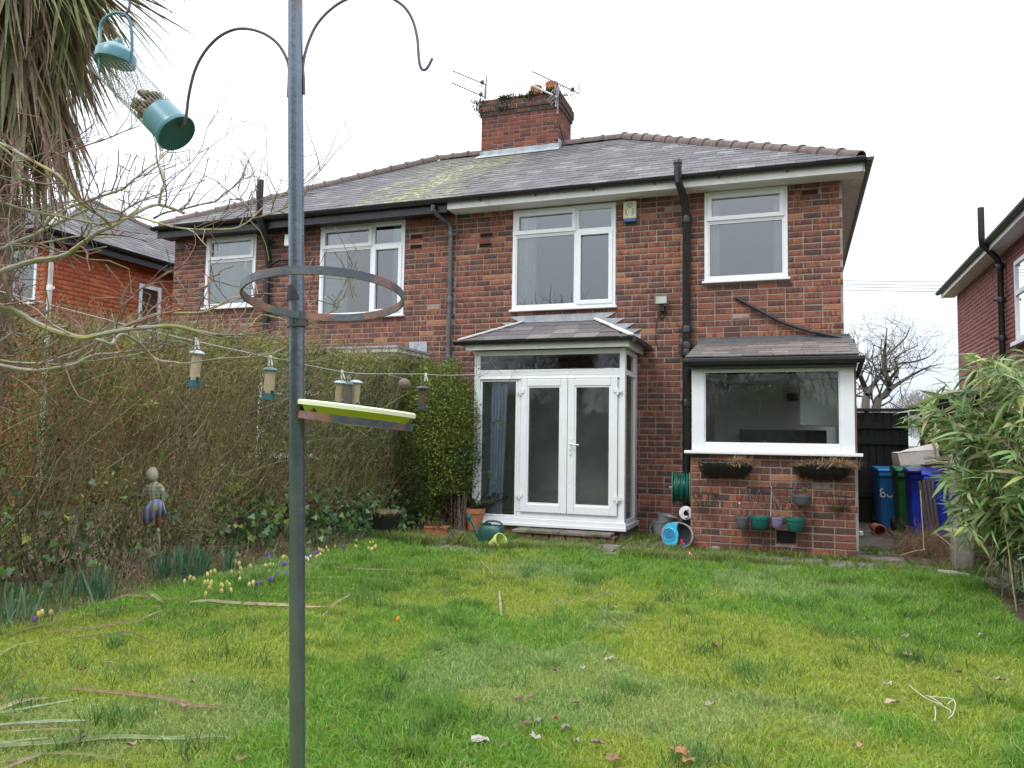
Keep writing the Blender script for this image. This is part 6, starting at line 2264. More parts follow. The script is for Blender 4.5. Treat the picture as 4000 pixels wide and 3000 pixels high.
for (me, p, d, L, w, tw_) in items[:290]:
    leaf_obj('leaf', bam, me, p, d, L, w, twist=tw_)
leaf_join('leaf_mass', bam, items[290:], M['bamboo_leaf'])
# low rhododendron in front of it
rho = thing('evergreen_shrub', 'low dark broad-leaved evergreen shrub at the right edge of the lawn', 'shrub', (1.75, -4.1, 0))
M['rho_leaf'] = foliage('rhododendron_leaf', .1, .35)
lv = MB()
stm = MB()
for i in range(46):
    c = Vector((1.62 + R4.random() * .6, -4.2 + R4.gauss(0, .22), .12 + R4.random() * .42))
    stm.cur = (.12, .08, .05)
    stm.tube([(1.9, -4.05, 0), c.lerp(Vector((1.9, -4.05, 0)), .4) + Vector((0, 0, .05)), c], .005, 4, False)
    for k in range(8):
        a = k * .785 + R4.random()
        e = Vector((math.cos(a), math.sin(a), R4.gauss(-.05, .3))).normalized()
        g = R4.uniform(.6, 1.25)
        lv.cur = R4.choice(((.07 * g, .13 * g, .055 * g), (.12 * g, .19 * g, .10 * g), (.05 * g, .10 * g, .04 * g)))
        q = c + e * .015
        L = R4.uniform(.08, .13)
        sd = e.cross(Vector((0, 0, 1))).normalized()
        lv.ribbon([q, q + e * L * .3, q + e * L * .75 - Vector((0, 0, L * .1)), q + e * L - Vector((0, 0, L * .25))], [.004, .019, .018, .002], sd, .2)
stm.build('stems', M['bark'], rho)['kind'] = 'stuff'
lv.build('leaves', M['rho_leaf'], rho)['kind'] = 'stuff'
# dry brush pile by the concrete block
c0 = P(3200 + 660 / 1.659, 1300 + 1440 / 1.659, z=.05)
n = 2600
st_ = np.stack([c0.x + rng.normal(.14, .26, n), c0.y + rng.normal(.15, .34, n), np.abs(rng.normal(0, .12, n)) + .02], 1)
k = st_[:, 0] > 1.12
st_ = st_[k]
n = len(st_)
V1, F1, k1, _ = twig_arrays(st_, rdirs(n, .45), rng.uniform(.06, .26, n), rng.uniform(.0012, .003, n), 2, .4)
tag(np_mesh('dry_brush', V1, F1, M['bark'], np.repeat(jcol(pick([(.20, .10, .055), (.14, .075, .045), (.26, .18, .11), (.11, .12, .04)], n, [.4, .3, .2, .1]), n, .2), k1, 0)), 'heap of rusty brown dry brush beside the concrete block', 'brush', kind='stuff')
M['pale_stick'] = simple('pale_stick', (.30, .24, .15), .8, .15, 10, .3)
for (a, b, lab) in (((530, 1442), (690, 1402), 'pale stick lying on the path end by the brush'), ((740, 1290), (905, 1425), 'brown cane slanting across the dry brush heap'), ((655, 1020), (680, 1410), 'thin upright cane standing in the dry brush')):
    p, q = P(3200 + a[0] / 1.659, 1300 + a[1] / 1.659, y=-1.6), P(3200 + b[0] / 1.659, 1300 + b[1] / 1.659, y=-1.75)
    p.z, q.z = max(p.z, .05), max(q.z, .03)
    MB().tube([p, p.lerp(q, .5) + Vector((0, 0, .01)), q], .0055, 6).top('garden_cane', M['pale_stick'], lab, 'cane', smooth=True)
pe = [P(3300 + a / 2.074, 2200 + b / 2.074, z=.1) for a, b in ((760, 65), (880, 85), (1015, 105))]
MB().tube(pe, [.02, .03, .022], 7).top('edging_log', M['concrete'], 'pale weathered log edging the lawn below the brush', 'log', smooth=True)

# ------------------------------------------------------------------ bird feeding station in the foreground
M['pole_paint'] = simple('pole_paint', (.15, .175, .215), .26, .15, 14, .1, 90, (.20, .13, .10), (.68, .80), metal=.75)
M['rust'] = simple('rusted_band', (.065, .075, .085), .4, .25, 16, .2, 90, (.24, .105, .06), (.50, .60), metal=.3)
M['purple_rod'] = simple('hook_rod', (.15, .12, .155), .35, .15, 16, .05, metal=.4)
fs = thing('bird_feeding_station', 'grey metal bird feeding station pole with curled hooks in the foreground', 'feeding station', (-.81, -10.25, 0))
D0 = 1.35
pt0, pt1 = V(638, 0, d=D0), V(642, 1659, d=D0)
axis_ = (pt0 - pt1).normalized()
foot = pt1 - axis_ * ((pt1.z - .0) / axis_.z)
headp = pt0 + axis_ * .3
rp = 61 / FPX * D0 / 2
MB().tube([foot, V(641, 700, d=D0)], rp, 24).build('pole', M['pole_paint'], fs, smooth=True)
MB().tube([V(641, 705, d=D0) - axis_ * .01, V(638.6, 205, d=D0), ], rp * .98, 24).build('pole', M['pole_paint'], fs, smooth=True)
MB().tube([V(638.6, 210, d=D0), headp], rp * .94, 24).build('pole', M['pole_paint'], fs, smooth=True)
rr_ = 6.6 / 2 * OV / FPX * D0


def arm(pl, name='hook_arm'):
    pts = spline([V(a, b, d=D0 + c) for a, b, c in pl], 6)
    return MB().tube(pts, rr_, 10).build(name, M['purple_rod'], fs, smooth=True)


arm([(622, 210, 0), (624, 170, 0), (622, 135, 0), (603, 98, .0), (575, 75, .0), (540, 63, .0), (505, 64, .0), (470, 82, .01), (440, 115, .02), (420, 155, .03), (408, 205, .04), (403, 245, .045), (398, 266, .05), (392, 272, .055), (384, 266, .06)])
arm([(657, 204, 0), (656, 170, 0), (655, 140, 0), (664, 98, 0), (683, 55, 0), (712, 22, 0), (745, 0, 0), (785, -12, 0), (830, -10, 0), (868, 10, 0), (890, 40, 0), (901, 80, 0), (904, 115, 0), (907, 140, 0), (914, 151, 0), (923, 146, 0), (934, 126, 0)])
arm([(625, -60, 0), (590, -150, .02), (500, -230, .04), (400, -230, .06), (310, -150, .07), (284, -60, .08), (281, 0, .09), (278, 20, .09), (268, 34, .09), (258, 28, .09)])
# rings
rcen = V(700, 640, d=D0 - .12)
tilt = Matrix.Rotation(rad(-6.5), 3, RT) @ Matrix.Rotation(rad(-1.5), 3, 'Y')
Rr = 172 * OV / FPX * (D0 - .12)


def band(cen, R_, h, t, tl, mat, name, parent):
    mb = MB()
    n = 72
    v, f = [], []
    for j in range(n):
        q = 2 * math.pi * j / n
        c, s = math.cos(q), math.sin(q)
        for (r, z) in ((R_, -h / 2), (R_, h / 2), (R_ - t, h / 2), (R_ - t, -h / 2)):
            v.append(cen + tl @ Vector((c * r, s * r, z)))
    for j in range(n):
        j2 = (j + 1) % n
        for k in range(4):
            k2 = (k + 1) % 4
            f.append((j * 4 + k, j2 * 4 + k, j2 * 4 + k2, j * 4 + k2))
    mb.add(v, f)
    return mb.build(name, M[mat], parent, smooth=30)


band(rcen, Rr, .0125, .003, tilt, 'rust', 'tray_ring', fs)
clp = V(640.5, 694, d=D0)
MB().lathe([(rp * 1.02, -.011), (rp * 1.22, -.011), (rp * 1.22, .011), (rp * 1.02, .011)], 20, Matrix.Translation(clp)).box(clp.x + .008, clp.x + .024, clp.y - .016, clp.y + .0, clp.z - .010, clp.z + .014).build('clamp', M['rust'], fs, smooth=True)
w0 = V(655, 683, d=D0 - .01)
MB().bar(clp + RT * .012, w0 + UP * .006, .006, .008).build('clamp', M['rust'], fs)
tp_ = V(637, 652, d=D0 - rp * 1.02)
MB().lathe([(rp * 1.015, -.013), (rp * 1.03, -.013), (rp * 1.03, .013), (rp * 1.015, .013)], 20, Matrix.Translation(V(638.6, 634, d=D0))).build('dark_band', M['black_rough'], fs, smooth=True)  # black band round the pole inside the ring's height
# lower ring holding the lime dish
tilt2 = Matrix.Rotation(rad(6.5), 3, fwd.cross(UP).cross(UP)) if False else Matrix.Rotation(rad(6.2), 3, -rt0.cross(Vector((0, 0, 1))))
dR = 122 * OV / FPX * (D0 + .0)
dcen = V(770, 906, d=D0)
band(dcen + Vector((0, 0, -.003)), dR, .0125, .003, tilt2, 'rust', 'dish_ring', fs)
q0 = V(650, 893, d=D0)
MB().tube([q0, V(668, 893, d=D0 - .04), V(680, 886, d=D0 - .07)], .004, 8).build('dish_bracket', M['rust'], fs, smooth=True)
M['lime'] = simple('lime_plastic', (.48, .58, .03), .4, .06, 8, .05, 60, (.40, .42, .06), (.6, .8))
M['lime_rim'] = simple('lime_rim', (.70, .74, .50), .45, .05, 8, .05)
dish = thing('plastic_dish', 'lime green plastic dish with pale rim held on the pole bracket', 'dish', dcen)
Td = Matrix.Translation(dcen + Vector((0, 0, .004))) @ tilt2.to_4x4()
MB().lathe([(.001, -.015), (dR * .55, -.0138), (dR * .86, -.005), (dR * .97, .012), (dR * 1.0, .016), (dR * .97, .018), (dR * .84, -.001), (dR * .5, -.0098), (.001, -.011)], 56, Td).build('bowl', M['lime'], dish, smooth=True)
MB().lathe([(dR * .985, .010), (dR * 1.03, .010), (dR * 1.035, .0165), (dR * 1.0, .0185), (dR * .95, .0175)], 56, Td).build('rim', M['lime_rim'], dish, smooth=True)

# ------------------------------------------------------------------ upended mesh feeder caught on the left hook
M['teal'] = simple('teal_plastic', (.075, .215, .26), .35, .1, 9, .05, 60, (.12, .22, .22), (.6, .8))
M['teal_dark'] = simple('teal_dark', (.02, .085, .12), .4, .15, 12, .08, 60, (.20, .24, .20), (.68, .74))
M['mesh_wire'] = simple('mesh_wire', (.34, .34, .33), .4, .1, 20, 0, metal=.5)
M['nuts'] = simple('old_nuts', (.30, .24, .15), .95, .3, 60, .8, 90, (.13, .12, .05), (.5, .62))
mf = thing('mesh_bird_feeder', 'tilted teal and wire mesh nut feeder hanging at top left', 'bird feeder', V(300, 200, d=1.42))
fa, fb_ = V(243, 143, d=1.46), V(370, 276, d=1.42)
ax3 = (fb_ - fa).normalized()
sA, uA = frame_of(ax3)
fr_ = 39 * OV / FPX * 1.43
Mf = Matrix((sA, uA, ax3)).transposed().to_4x4()
Mf.translation = fa
LF = (fb_ - fa).length
mm_ = MB()
NW = 34
for j in range(NW):
    q = 2 * math.pi * j / NW
    a = Mf @ Vector((fr_ * math.cos(q), fr_ * math.sin(q), -.02))
    b = Mf @ Vector((fr_ * math.cos(q), fr_ * math.sin(q), LF - .005))
    mm_.tube([a, b], .00042, 3, False)
nrg = int(LF / .0062)
for i in range(nrg):
    z = -.018 + i * (LF + .012) / nrg
    mm_.tube([Mf @ Vector((fr_ * math.cos(6.283 * j / 24), fr_ * math.sin(6.283 * j / 24), z)) for j in range(25)], .00042, 3, False)
mm_.build('mesh_tube', M['mesh_wire'], mf)['kind'] = 'stuff'
MB().lathe([(fr_ * 1.01, LF - .036), (fr_ * 1.01, LF + .006), (fr_ * 1.13, LF + .008), (fr_ * 1.15, LF + .014), (fr_ * 1.10, LF + .018)], 36, Mf).build('base_cup', M['teal'], mf, smooth=True)
MB().lathe([(fr_ * 1.11, LF + .0175), (fr_ * 1.0, LF + .0165), (.001, LF + .0165)], 36, Mf).build('base_plate', M['teal_dark'], mf, smooth=True)
nt = MB()
for i in range(70):
    a = random.random() * 6.283
    r = fr_ * .82 * math.sqrt(random.random())
    lowd = (-UP)
    z = LF - .036 - random.random() ** 1.5 * .045
    c = Mf @ Vector((r * math.cos(a), r * math.sin(a), z))
    nt.lathe([(.001, -.006), (.006, -.003), (.0065, .003), (.001, .007)], 6, Matrix.Translation(c) @ Matrix.Rotation(random.random() * 6, 4, (random.random(), random.random(), .5)))
nt.build('nuts', M['nuts'], mf, smooth=80)['kind'] = 'stuff'
cc_ = V(252, 116, d=1.45)
Mc = Matrix.Translation(cc_) @ Matrix.Rotation(rad(8), 4, fwd)
MB().lathe([(fr_ * 1.06, -.017), (fr_ * 1.06, .0), (fr_ * 1.02, .002), (fr_ * .88, .006), (fr_ * .55, .015), (fr_ * .25, .018), (fr_ * .24, .024), (fr_ * .14, .029), (.001, .03)], 36, Mc, cap0=True).build('cap', M['teal'], mf, smooth=35)
hp = [V(215, 150, d=1.43), V(216, 105, d=1.43), V(216, 65, d=1.44), V(224, 42, d=1.44), V(245, 29, d=1.44), V(268, 30, d=1.44), V(281, 50, d=1.44), V(285, 80, d=1.44), V(285, 110, d=1.44), V(283, 150, d=1.44)]
MB().tube(spline(hp, 5), .0028, 8).build('handle', M['teal'], mf, smooth=True)

# ------------------------------------------------------------------ washing line with feeders and pegs
M['line'] = simple('line_cord', (.42, .42, .42), .6, .1, 20, .1)
lp_ = [(0, 1138, 4.14), (452, 1258, 4.65), (765, 1333, 5.1), (1050, 1394, 5.6), (1352, 1454, 6.3), (1510, 1460, 6.65), (1650, 1461, 7.03), (1863, 1463, 7.8)]
pts = [P(a, b, d=c) for a, b, c in lp_]
ends = [P(-500, 1010, d=3.7)] + pts + [Vector((-2.19, -.06, 2.43))]
MB().tube(spline(ends, 4), .0032, 6).top('washing_line', M['line'], 'grey washing line strung from the left foreground to the house wall', 'washing line', smooth=True)
M['peg'] = simple('peg_plastic', (.66, .66, .62), .5, .08, 14, .1, 60, (.45, .45, .40), (.55, .75))
M['tube_seed'] = simple('cloudy_tube', (.42, .34, .22), .25, .1, 12, .03, 60, (.30, .25, .16), (.5, .7), spec=.6)
M['tube_mesh'] = simple('dark_mesh_tube', (.11, .10, .085), .6, .35, 90, .5, 200)
M['tube_brown'] = simple('rusty_mesh_tube', (.085, .05, .036), .7, .35, 90, .5, 200)
M['cap_grey'] = simple('cap_grey', (.34, .38, .38), .35, .1, 10, .05, metal=.3)
M['cap_teal'] = simple('cap_teal', (.03, .10, .11), .35, .15, 10, .05)
M['cap_dark'] = simple('cap_dark', (.03, .035, .045), .4, .15, 10, .05)
M['ball'] = simple('fat_ball', (.17, .125, .105), .95, .25, 30, .6, 60)


def peg(p, lean, label):
    t = thing('clothes_peg', label, 'peg', p, 'clothes pegs on the washing line')
    for s in (-1, 1):
        a = p + UP * .030 + RT * (s * .004)
        b = p - UP * .045 + RT * (s * .013 + lean)
        MB().bar(a, p + RT * (s * .0055 + lean * .3), .010, .011, RT).bar(p + RT * (s * .0055 + lean * .3), b, .011, .010, RT).build('leg', M['peg'], t, bevel=.002)
    MB().lathe([(.001, -.007), (.006, -.006), (.006, .006), (.001, .007)], 8, Matrix.Translation(p) @ Matrix.Rotation(rad(90), 4, 'X')).build('spring', M['mesh_wire'], t)
    return t


def tube_feeder(ptop, pbot, r, matt, capm, label, cap_r=1.5, ports=True, basemat=None, hook=None, basket=False):
    t = thing('bird_feeder', label, 'bird feeder', pbot, 'tube feeders on the washing line')
    ax = (ptop - pbot)
    L = ax.length
    s_, u_ = frame_of(ax)
    Mt = Matrix((s_, u_, ax.normalized())).transposed().to_4x4()
    Mt.translation = pbot
    MB().lathe([(r, .0), (r, L)], 20, Mt, True, True).build('tube', M[matt], t, smooth=True)
    MB().lathe([(r * cap_r, L - .004), (r * cap_r, L + .002), (r * cap_r * .8, L + .012), (r * .5, L + .019), (.001, L + .021)], 20, Mt, True).build('cap', M[capm], t, smooth=35)
    MB().lathe([(r * 1.06, -.012), (r * 1.25, -.010), (r * 1.25, -.004), (r * 1.04, .03), (r * 1.04, .036)], 20, Mt, True).build('base', M[basemat or capm], t, smooth=35)
    if ports:
        for sg in (-1, 1):
            c = pbot + ax.normalized() * .045 - fwd * r * .75 + RT * (r * .5 * sg if sg < 0 else r * .95)
            Mp = Matrix.Translation(c) @ Matrix((RT, UP, -fwd)).transposed().to_4x4()
            MB().lathe([(.013, -.008), (.013, .004), (.008, .006)], 12, Mp).build('port', M[basemat or capm], t, smooth=True)
            MB().lathe([(.008, .003), (.001, .003)], 12, Mp).build('port_hole', M['black_rough'], t)
            MB().tube([c - UP * .016, c - UP * .02 + RT * (sg * .04) - fwd * .012], .0035, 6).build('perch', M[basemat or capm], t, smooth=True)
    if hook:
        MB().tube(spline([ptop + s_ * r * .9, ptop + s_ * r * .7 + UP * .03, hook, ptop - s_ * r * .7 + UP * .03, ptop - s_ * r * .9], 4), .0015, 5).build('handle', M['mesh_wire'], t)
    return t


dF = 5.1
tube_feeder(P(771, 1380, d=dF), P(757, 1505, d=dF), .032, 'tube_seed', 'cap_grey', 'cloudy tube feeder with pale cap nearest the left end of the line', hook=P(766, 1345, d=dF), basemat='cap_teal')
peg(P(768, 1337, d=dF), .004, 'leftmost white peg on the washing line')
dF = 5.6
tube_feeder(P(1056, 1445, d=dF), P(1048, 1555, d=dF), .037, 'tube_seed', 'cap_teal', 'cloudy tube feeder with green cap, just left of the pole', hook=P(1056, 1405, d=dF), basemat='cap_teal')
peg(P(1056, 1404, d=dF), .002, 'white peg above the green-capped feeder')
dF = 6.3
tube_feeder(P(900 + 953 / 2.212, 1300 + 432 / 2.212, d=dF), P(900 + 938 / 2.212, 1300 + 640 / 2.212, d=dF), .037, 'tube_seed', 'cap_grey', 'left cloudy tube feeder of the three hung close together', hook=P(1335, 1462, d=dF), basemat='cap_grey')
tube_feeder(P(900 + 1025 / 2.212, 1300 + 445 / 2.212, d=dF - .06), P(900 + 1003 / 2.212, 1300 + 650 / 2.212, d=dF - .06), .031, 'tube_mesh', 'cap_teal', 'dark mesh feeder in the middle of the three hung close together', 1.2, False, hook=P(1365, 1466, d=dF))
tube_feeder(P(900 + 1090 / 2.212, 1300 + 428 / 2.212, d=dF + .03), P(900 + 1068 / 2.212, 1300 + 655 / 2.212, d=dF + .03), .035, 'tube_seed', 'cap_grey', 'right cloudy tube feeder of the three hung close together', hook=P(1382, 1466, d=dF), basemat='cap_grey')
peg(P(1336, 1460, d=dF), .010, 'white peg above the three clustered feeders')
dF = 7.03
tube_feeder(P(900 + 1660 / 2.212, 1300 + 478 / 2.212, d=dF), P(900 + 1655 / 2.212, 1300 + 655 / 2.212, d=dF), .036, 'tube_brown', 'cap_dark', 'brown wire feeder with black cap, in front of the green hedge end', 1.6, False, hook=P(1645, 1470, d=dF))
peg(P(1663, 1470, d=dF), .004, 'white peg nearest the house, above the brown feeder')
pb = P(900 + 1503 / 2.212, 1300 + 443 / 2.212, d=6.66)
bl = thing('fat_ball', 'round brown fat ball hanging from the washing line', 'fat ball', pb - Vector((0, 0, .05)))
bm_ = MB().lathe([(.051 * math.sin(math.pi * i / 12) + .0005, -.048 * math.cos(math.pi * i / 12)) for i in range(13)], 20, Matrix.Translation(pb))
bm_.v = [tuple(Vector(q) + (Vector(q) - pb) * .06 * mnoise.noise(Vector(q) * 30)) for q in bm_.v]
bm_.build('ball', M['ball'], bl, smooth=80)
MB().tube([pb + Vector((0, 0, .045)), P(1508, 1460, d=6.66)], .0012, 4).build('string', M['line'], bl)
# ------------------------------------------------------------------ things on the house wall
M['cream'] = simple('cream_plastic', (.62, .58, .42), .4, .06, 8, .03)
M['alarm_blue'] = simple('alarm_blue', (.02, .10, .32), .35, .1, 8, .03)
M['ink'] = simple('dark_print', (.02, .02, .02), .6, .1, 8, 0)
al = thing('alarm_box', 'cream burglar alarm box with dark emblem and blue base beside the window', 'alarm', (-2.32, 0, 4.6))
ax0, ax1 = P(1600 + 1846 / 2.212, 820, y=-.07).x, P(1600 + 1958 / 2.212, 820, y=-.07).x
az0, az1 = P(2460, 500 + 808 / 2.212, y=-.07).z, P(2460, 500 + 632 / 2.212, y=-.07).z
MB().box(ax0, ax1, -.075, -.012, az0 + .045, az1).build('cover', M['cream'], al, bevel=.012)
MB().box(ax0 + .004, ax1 - .004, -.070, -.012, az0, az0 + .044).build('lens', M['alarm_blue'], al, bevel=.008)
em = MB()
ecx, ecz = (ax0 + ax1) / 2, az0 + .045 + (az1 - az0 - .045) * .52
ew_, eh_ = (ax1 - ax0) * .30, (az1 - az0) * .34


def stroke(pl, w=.006):
    pts = [Vector((ecx + a * ew_, -.0765, ecz + b * eh_)) for a, b in pl]
    sp_ = spline(pts, 5)
    em.ribbon(sp_, [w / 2] * len(sp_), (1, 0, 0))
    for a, b in zip(sp_, sp_[1:]):
        em.bar(a, b, .0015, w, Vector((0, 1, 0)).cross(b - a) if (b - a).length > 1e-6 else (0, 0, 1))


for s in (-1, 1):
    stroke([(s * .35, .25), (s * .75, -.05), (s * .85, -.5), (s * .5, -.95)])
    stroke([(s * 1.0, .1), (s * 1.12, -.35), (s * .95, -.75)], .005)
    stroke([(s * .1, .95), (s * .55, .85), (s * .7, .5), (s * .4, .3)])
    stroke([(s * .12, .75), (s * .32, .7), (s * .3, .45)], .005)
stroke([(-.2, .55), (0, .25), (.2, .55)], .007)
em.build('emblem', M['ink'], al)
fl_ = thing('floodlight', 'small grey security floodlight on a bracket beside the black pipe', 'lamp', (-1.95, -.1, 3.1))
fx0, fx1 = P(2500 + 128 / 2.212, 1170, y=-.16).x, P(2500 + 236 / 2.212, 1170, y=-.16).x
fz0, fz1 = P(2580, 500 + 1520 / 2.212, y=-.16).z, P(2580, 500 + 1440 / 2.212, y=-.16).z
M['lamp_grey'] = simple('lamp_housing', (.16, .16, .15), .5, .15, 12, .1)
mb = MB()
ring_frame(mb, fx0, fx1, fz0, fz1, .012, -.17, -.13)
mb.box(fx0 + .004, fx1 - .004, -.131, -.07, fz0 + .004, fz1 - .004)
mb.build('housing', M['lamp_grey'], fl_, bevel=.004)
M['lamp_lens'] = simple('lamp_lens', (.42, .44, .40), .15, .1, 8, 0)
MB().box(fx0 + .012, fx1 - .012, -.158, -.150, fz0 + .012, fz1 - .012).build('lens', M['lamp_lens'], fl_)
fmx = (fx0 + fx1) / 2
MB().box(fmx - .035, fmx + .035, -.12, -.012, fz0 - .10, fz0 - .02).tube([(fmx, -.1, fz0), (fmx, -.09, fz0 - .06)], .012, 8).build('bracket', M['black_paint'], fl_, bevel=.006)
cpts = [(fmx + .04, -.05, fz0 - .04), (fmx + .06, -.03, fz0 - .12), (fmx - .03, -.015, fz0 - .2)] + [P(2400 + a / 2.212, 1200 + b / 2.212, y=-.018) for a, b in ((390, 60), (362, 150), (358, 300), (385, 348), (415, 320))]
MB().tube(spline(cpts, 5), .005, 6).build('cable', M['black_paint'], fl_, smooth=True)

# hose reel on the side of the extension
M['hose_green'] = simple('hose_green', (.012, .12, .085), .3, .12, 14, .05)
M['reel_green'] = simple('reel_green', (.10, .33, .22), .45, .1, 10, .05)
hc = P(2660, 1905, y=-.55)
hrl = thing('hose_reel', 'green garden hose wound on a wall reel beside the kitchen extension', 'hose reel', (hc.x, hc.y, hc.z - .21))
s_h = 3065 / ((hc - CAM).dot(fwd))
hr_, hw_ = 132 / 2 / 2.212 * 1.0 / s_h * 2, 66 / s_h
Rx = Matrix.Translation(hc) @ Matrix.Rotation(rad(8), 4, 'Z') @ Matrix.Rotation(rad(90), 4, 'Y')
for s in (-1, 1):
    MB().lathe([(.03, s * hw_ / 2 - .008), (hr_, s * hw_ / 2 - .006), (hr_ + .006, s * hw_ / 2), (hr_, s * hw_ / 2 + .006), (.03, s * hw_ / 2 + .008)], 32, Rx, True, True).build('flange', M['reel_green'], hrl, smooth=True)
MB().lathe([(.06, -hw_ / 2), (.06, hw_ / 2)], 18, Rx).build('drum', M['reel_green'], hrl, smooth=True)
hs = []
turns, per = 9, 16
for layer in range(3):
    for i in range(turns * per + 1):
        t = i / (turns * per)
        x = (-.5 + t if layer % 2 == 0 else .5 - t) * (hw_ - .03)
        q = 2 * math.pi * i / per
        r = hr_ * (.72 + .1 * layer) + .004 * math.sin(i * .9)
        hs.append(Rx @ Vector((r * math.cos(q), r * math.sin(q), x + .006 * math.sin(q * 1.3 + layer))))
MB().tube(hs, .0085, 6).build('hose', M['hose_green'], hrl, smooth=True)
MB().tube([Rx @ Vector((0, 0, -hw_ / 2)), Rx @ Vector((0, 0, -hw_ / 2 - .045))], .016, 10).build('crank', M['reel_green'], hrl, smooth=True)
MB().tube([Rx @ Vector((0, 0, hw_ / 2)), Vector((EXX0 + .02, hc.y + .02, hc.z))], .018, 8).build('bracket', M['reel_green'], hrl)
# white flanged fitting below it
wc = P(2680, 2003, y=-.7)
wft = thing('pipe_fitting', 'round white plastic pipe fitting low beside the extension corner', 'fitting', (wc.x, wc.y, wc.z - .08))
Mw = Matrix.Translation(wc) @ Matrix.Rotation(rad(90), 4, 'X')
MB().lathe([(.03, -.02), (.085, -.02), (.09, -.01), (.09, .02), (.04, .03), (.03, .03)], 24, Mw).build('flange', M['upvc'], wft, smooth=40)
MB().lathe([(.031, .0), (.001, .0)], 20, Mw).build('bore', M['black_rough'], wft)
for dz in (-.05, .05):
    MB().box(wc.x - .012, wc.x + .03, wc.y - .05, wc.y - .02, wc.z + dz - .012, wc.z + dz + .012).build('lug', M['upvc'], wft, bevel=.003)
MB().tube([(wc.x, wc.y, wc.z), (wc.x + .05, wc.y + .05, wc.z - .12), (wc.x + .05, wc.y + .05, 0)], .05, 10).build('pipe', M['black_paint'], wft, smooth=True)

# ------------------------------------------------------------------ wall troughs, baskets and hanging pots on the extension
M['liner'] = simple('black_liner', (.012, .012, .013), .35, .3, 20, .5, 25)
zW = lambda a, b, y=EXY - .1: P(2400 + a / 2.212, 1700 + b / 2.212, y=y)
WY = EXY - .012


def straw(mb, c, n, sx, sy, L, cols, up=.8, droop=.0):
    for i in range(n):
        p = c + Vector((random.gauss(0, sx), random.gauss(0, sy), 0))
        d = Vector((random.gauss(0, .6), random.gauss(-.15, .5), up * random.uniform(.2, 1))).normalized()
        l_ = L * random.uniform(.4, 1.1)
        g = random.uniform(.7, 1.3)
        cc = random.choice(cols)
        mb.cur = tuple(a * g for a in cc)
        mb.ribbon([p, p + d * l_ * .5, p + d * l_ + Vector((0, -.02, -droop * l_))], [.0036, .003, .0008], frame_of(d)[0], .2)


STRAW = ((.46, .33, .20), (.38, .25, .15), (.52, .42, .28), (.30, .21, .13))


def trough(a0, a1, zt, zb, label, tufts):
    p0, p1 = zW(a0, zt), zW(a1, zt)
    h = p0.z - zW(a0, zb).z
    t = thing('wall_trough', label, 'planter', ((p0.x + p1.x) / 2, WY, p0.z - h), 'black wall troughs on the extension')
    n, k = 28, 10
    v, f = [], []
    for i in range(n + 1):
        s = i / n
        x = p0.x + (p1.x - p0.x) * s
        e = (1 - abs(2 * s - 1) ** 6) ** .5
        e = max(e, .35)
        for j in range(k + 1):
            q = math.pi / 2 * j / k
            wob = 1 + .05 * math.sin(i * 2.2) * math.sin(q * 2)
            v.append((x, WY - .17 * e * math.cos(q) * wob, p0.z - h * e * math.sin(q) * wob + .008 * math.sin(i * 1.3)))
    for i in range(n):
        for j in range(k):
            a = i * (k + 1) + j
            f.append((a, a + 1, a + k + 2, a + k + 1))
    f.append(tuple(range(k + 1)))
    f.append(tuple(reversed(range(n * (k + 1), (n + 1) * (k + 1)))))
    MB().add(v, f).build('liner', M['liner'], t, smooth=60)
    MB().box(p0.x + .03, p1.x - .03, WY - .14, WY, p0.z - .035, p0.z - .012).build('soil', M['carpet'], t)
    for i in range(7):
        x = p0.x + (p1.x - p0.x) * (i + .5) / 7
        MB().tube([(x, WY - .178 * math.cos(q), p0.z - (h + .008) * math.sin(q)) for q in [math.pi / 2 * j / 8 for j in range(9)]], .004, 5).build('bar', M['black_paint'], t)
    MB().tube([(p0.x, WY, p0.z), (p0.x + .04, WY - .16, p0.z + .004), (p1.x - .04, WY - .16, p0.z + .004), (p1.x, WY, p0.z)], .005, 5).build('rim', M['black_paint'], t)
    g = MB()
    for (sx, n_, w_, L) in tufts:
        straw(g, Vector((p0.x + (p1.x - p0.x) * sx, WY - .10, p0.z - .02)), n_, w_, .035, L, STRAW, .9, .3)
    straw(g, Vector(((p0.x + p1.x) / 2, WY - .1, p0.z - .02)), 120, (p1.x - p0.x) * .25, .03, .06, ((.10, .12, .04), (.2, .16, .08)))
    g.build('dead_plants', M['leaf'], t)['kind'] = 'stuff'
    return t


trough(722, 1185, 235, 360, 'black lined wall trough with one tuft of dead grass, left below the window', [(.78, 420, .05, .22)])
trough(1542, 2048, 250, 372, 'black lined wall trough with two tufts of dead grass, right below the window', [(.78, 480, .09, .23), (.15, 160, .05, .12), (.40, 30, .05, .24)])
M['wire'] = simple('rusty_wire', (.02, .017, .016), .6, .3, 20, .1)
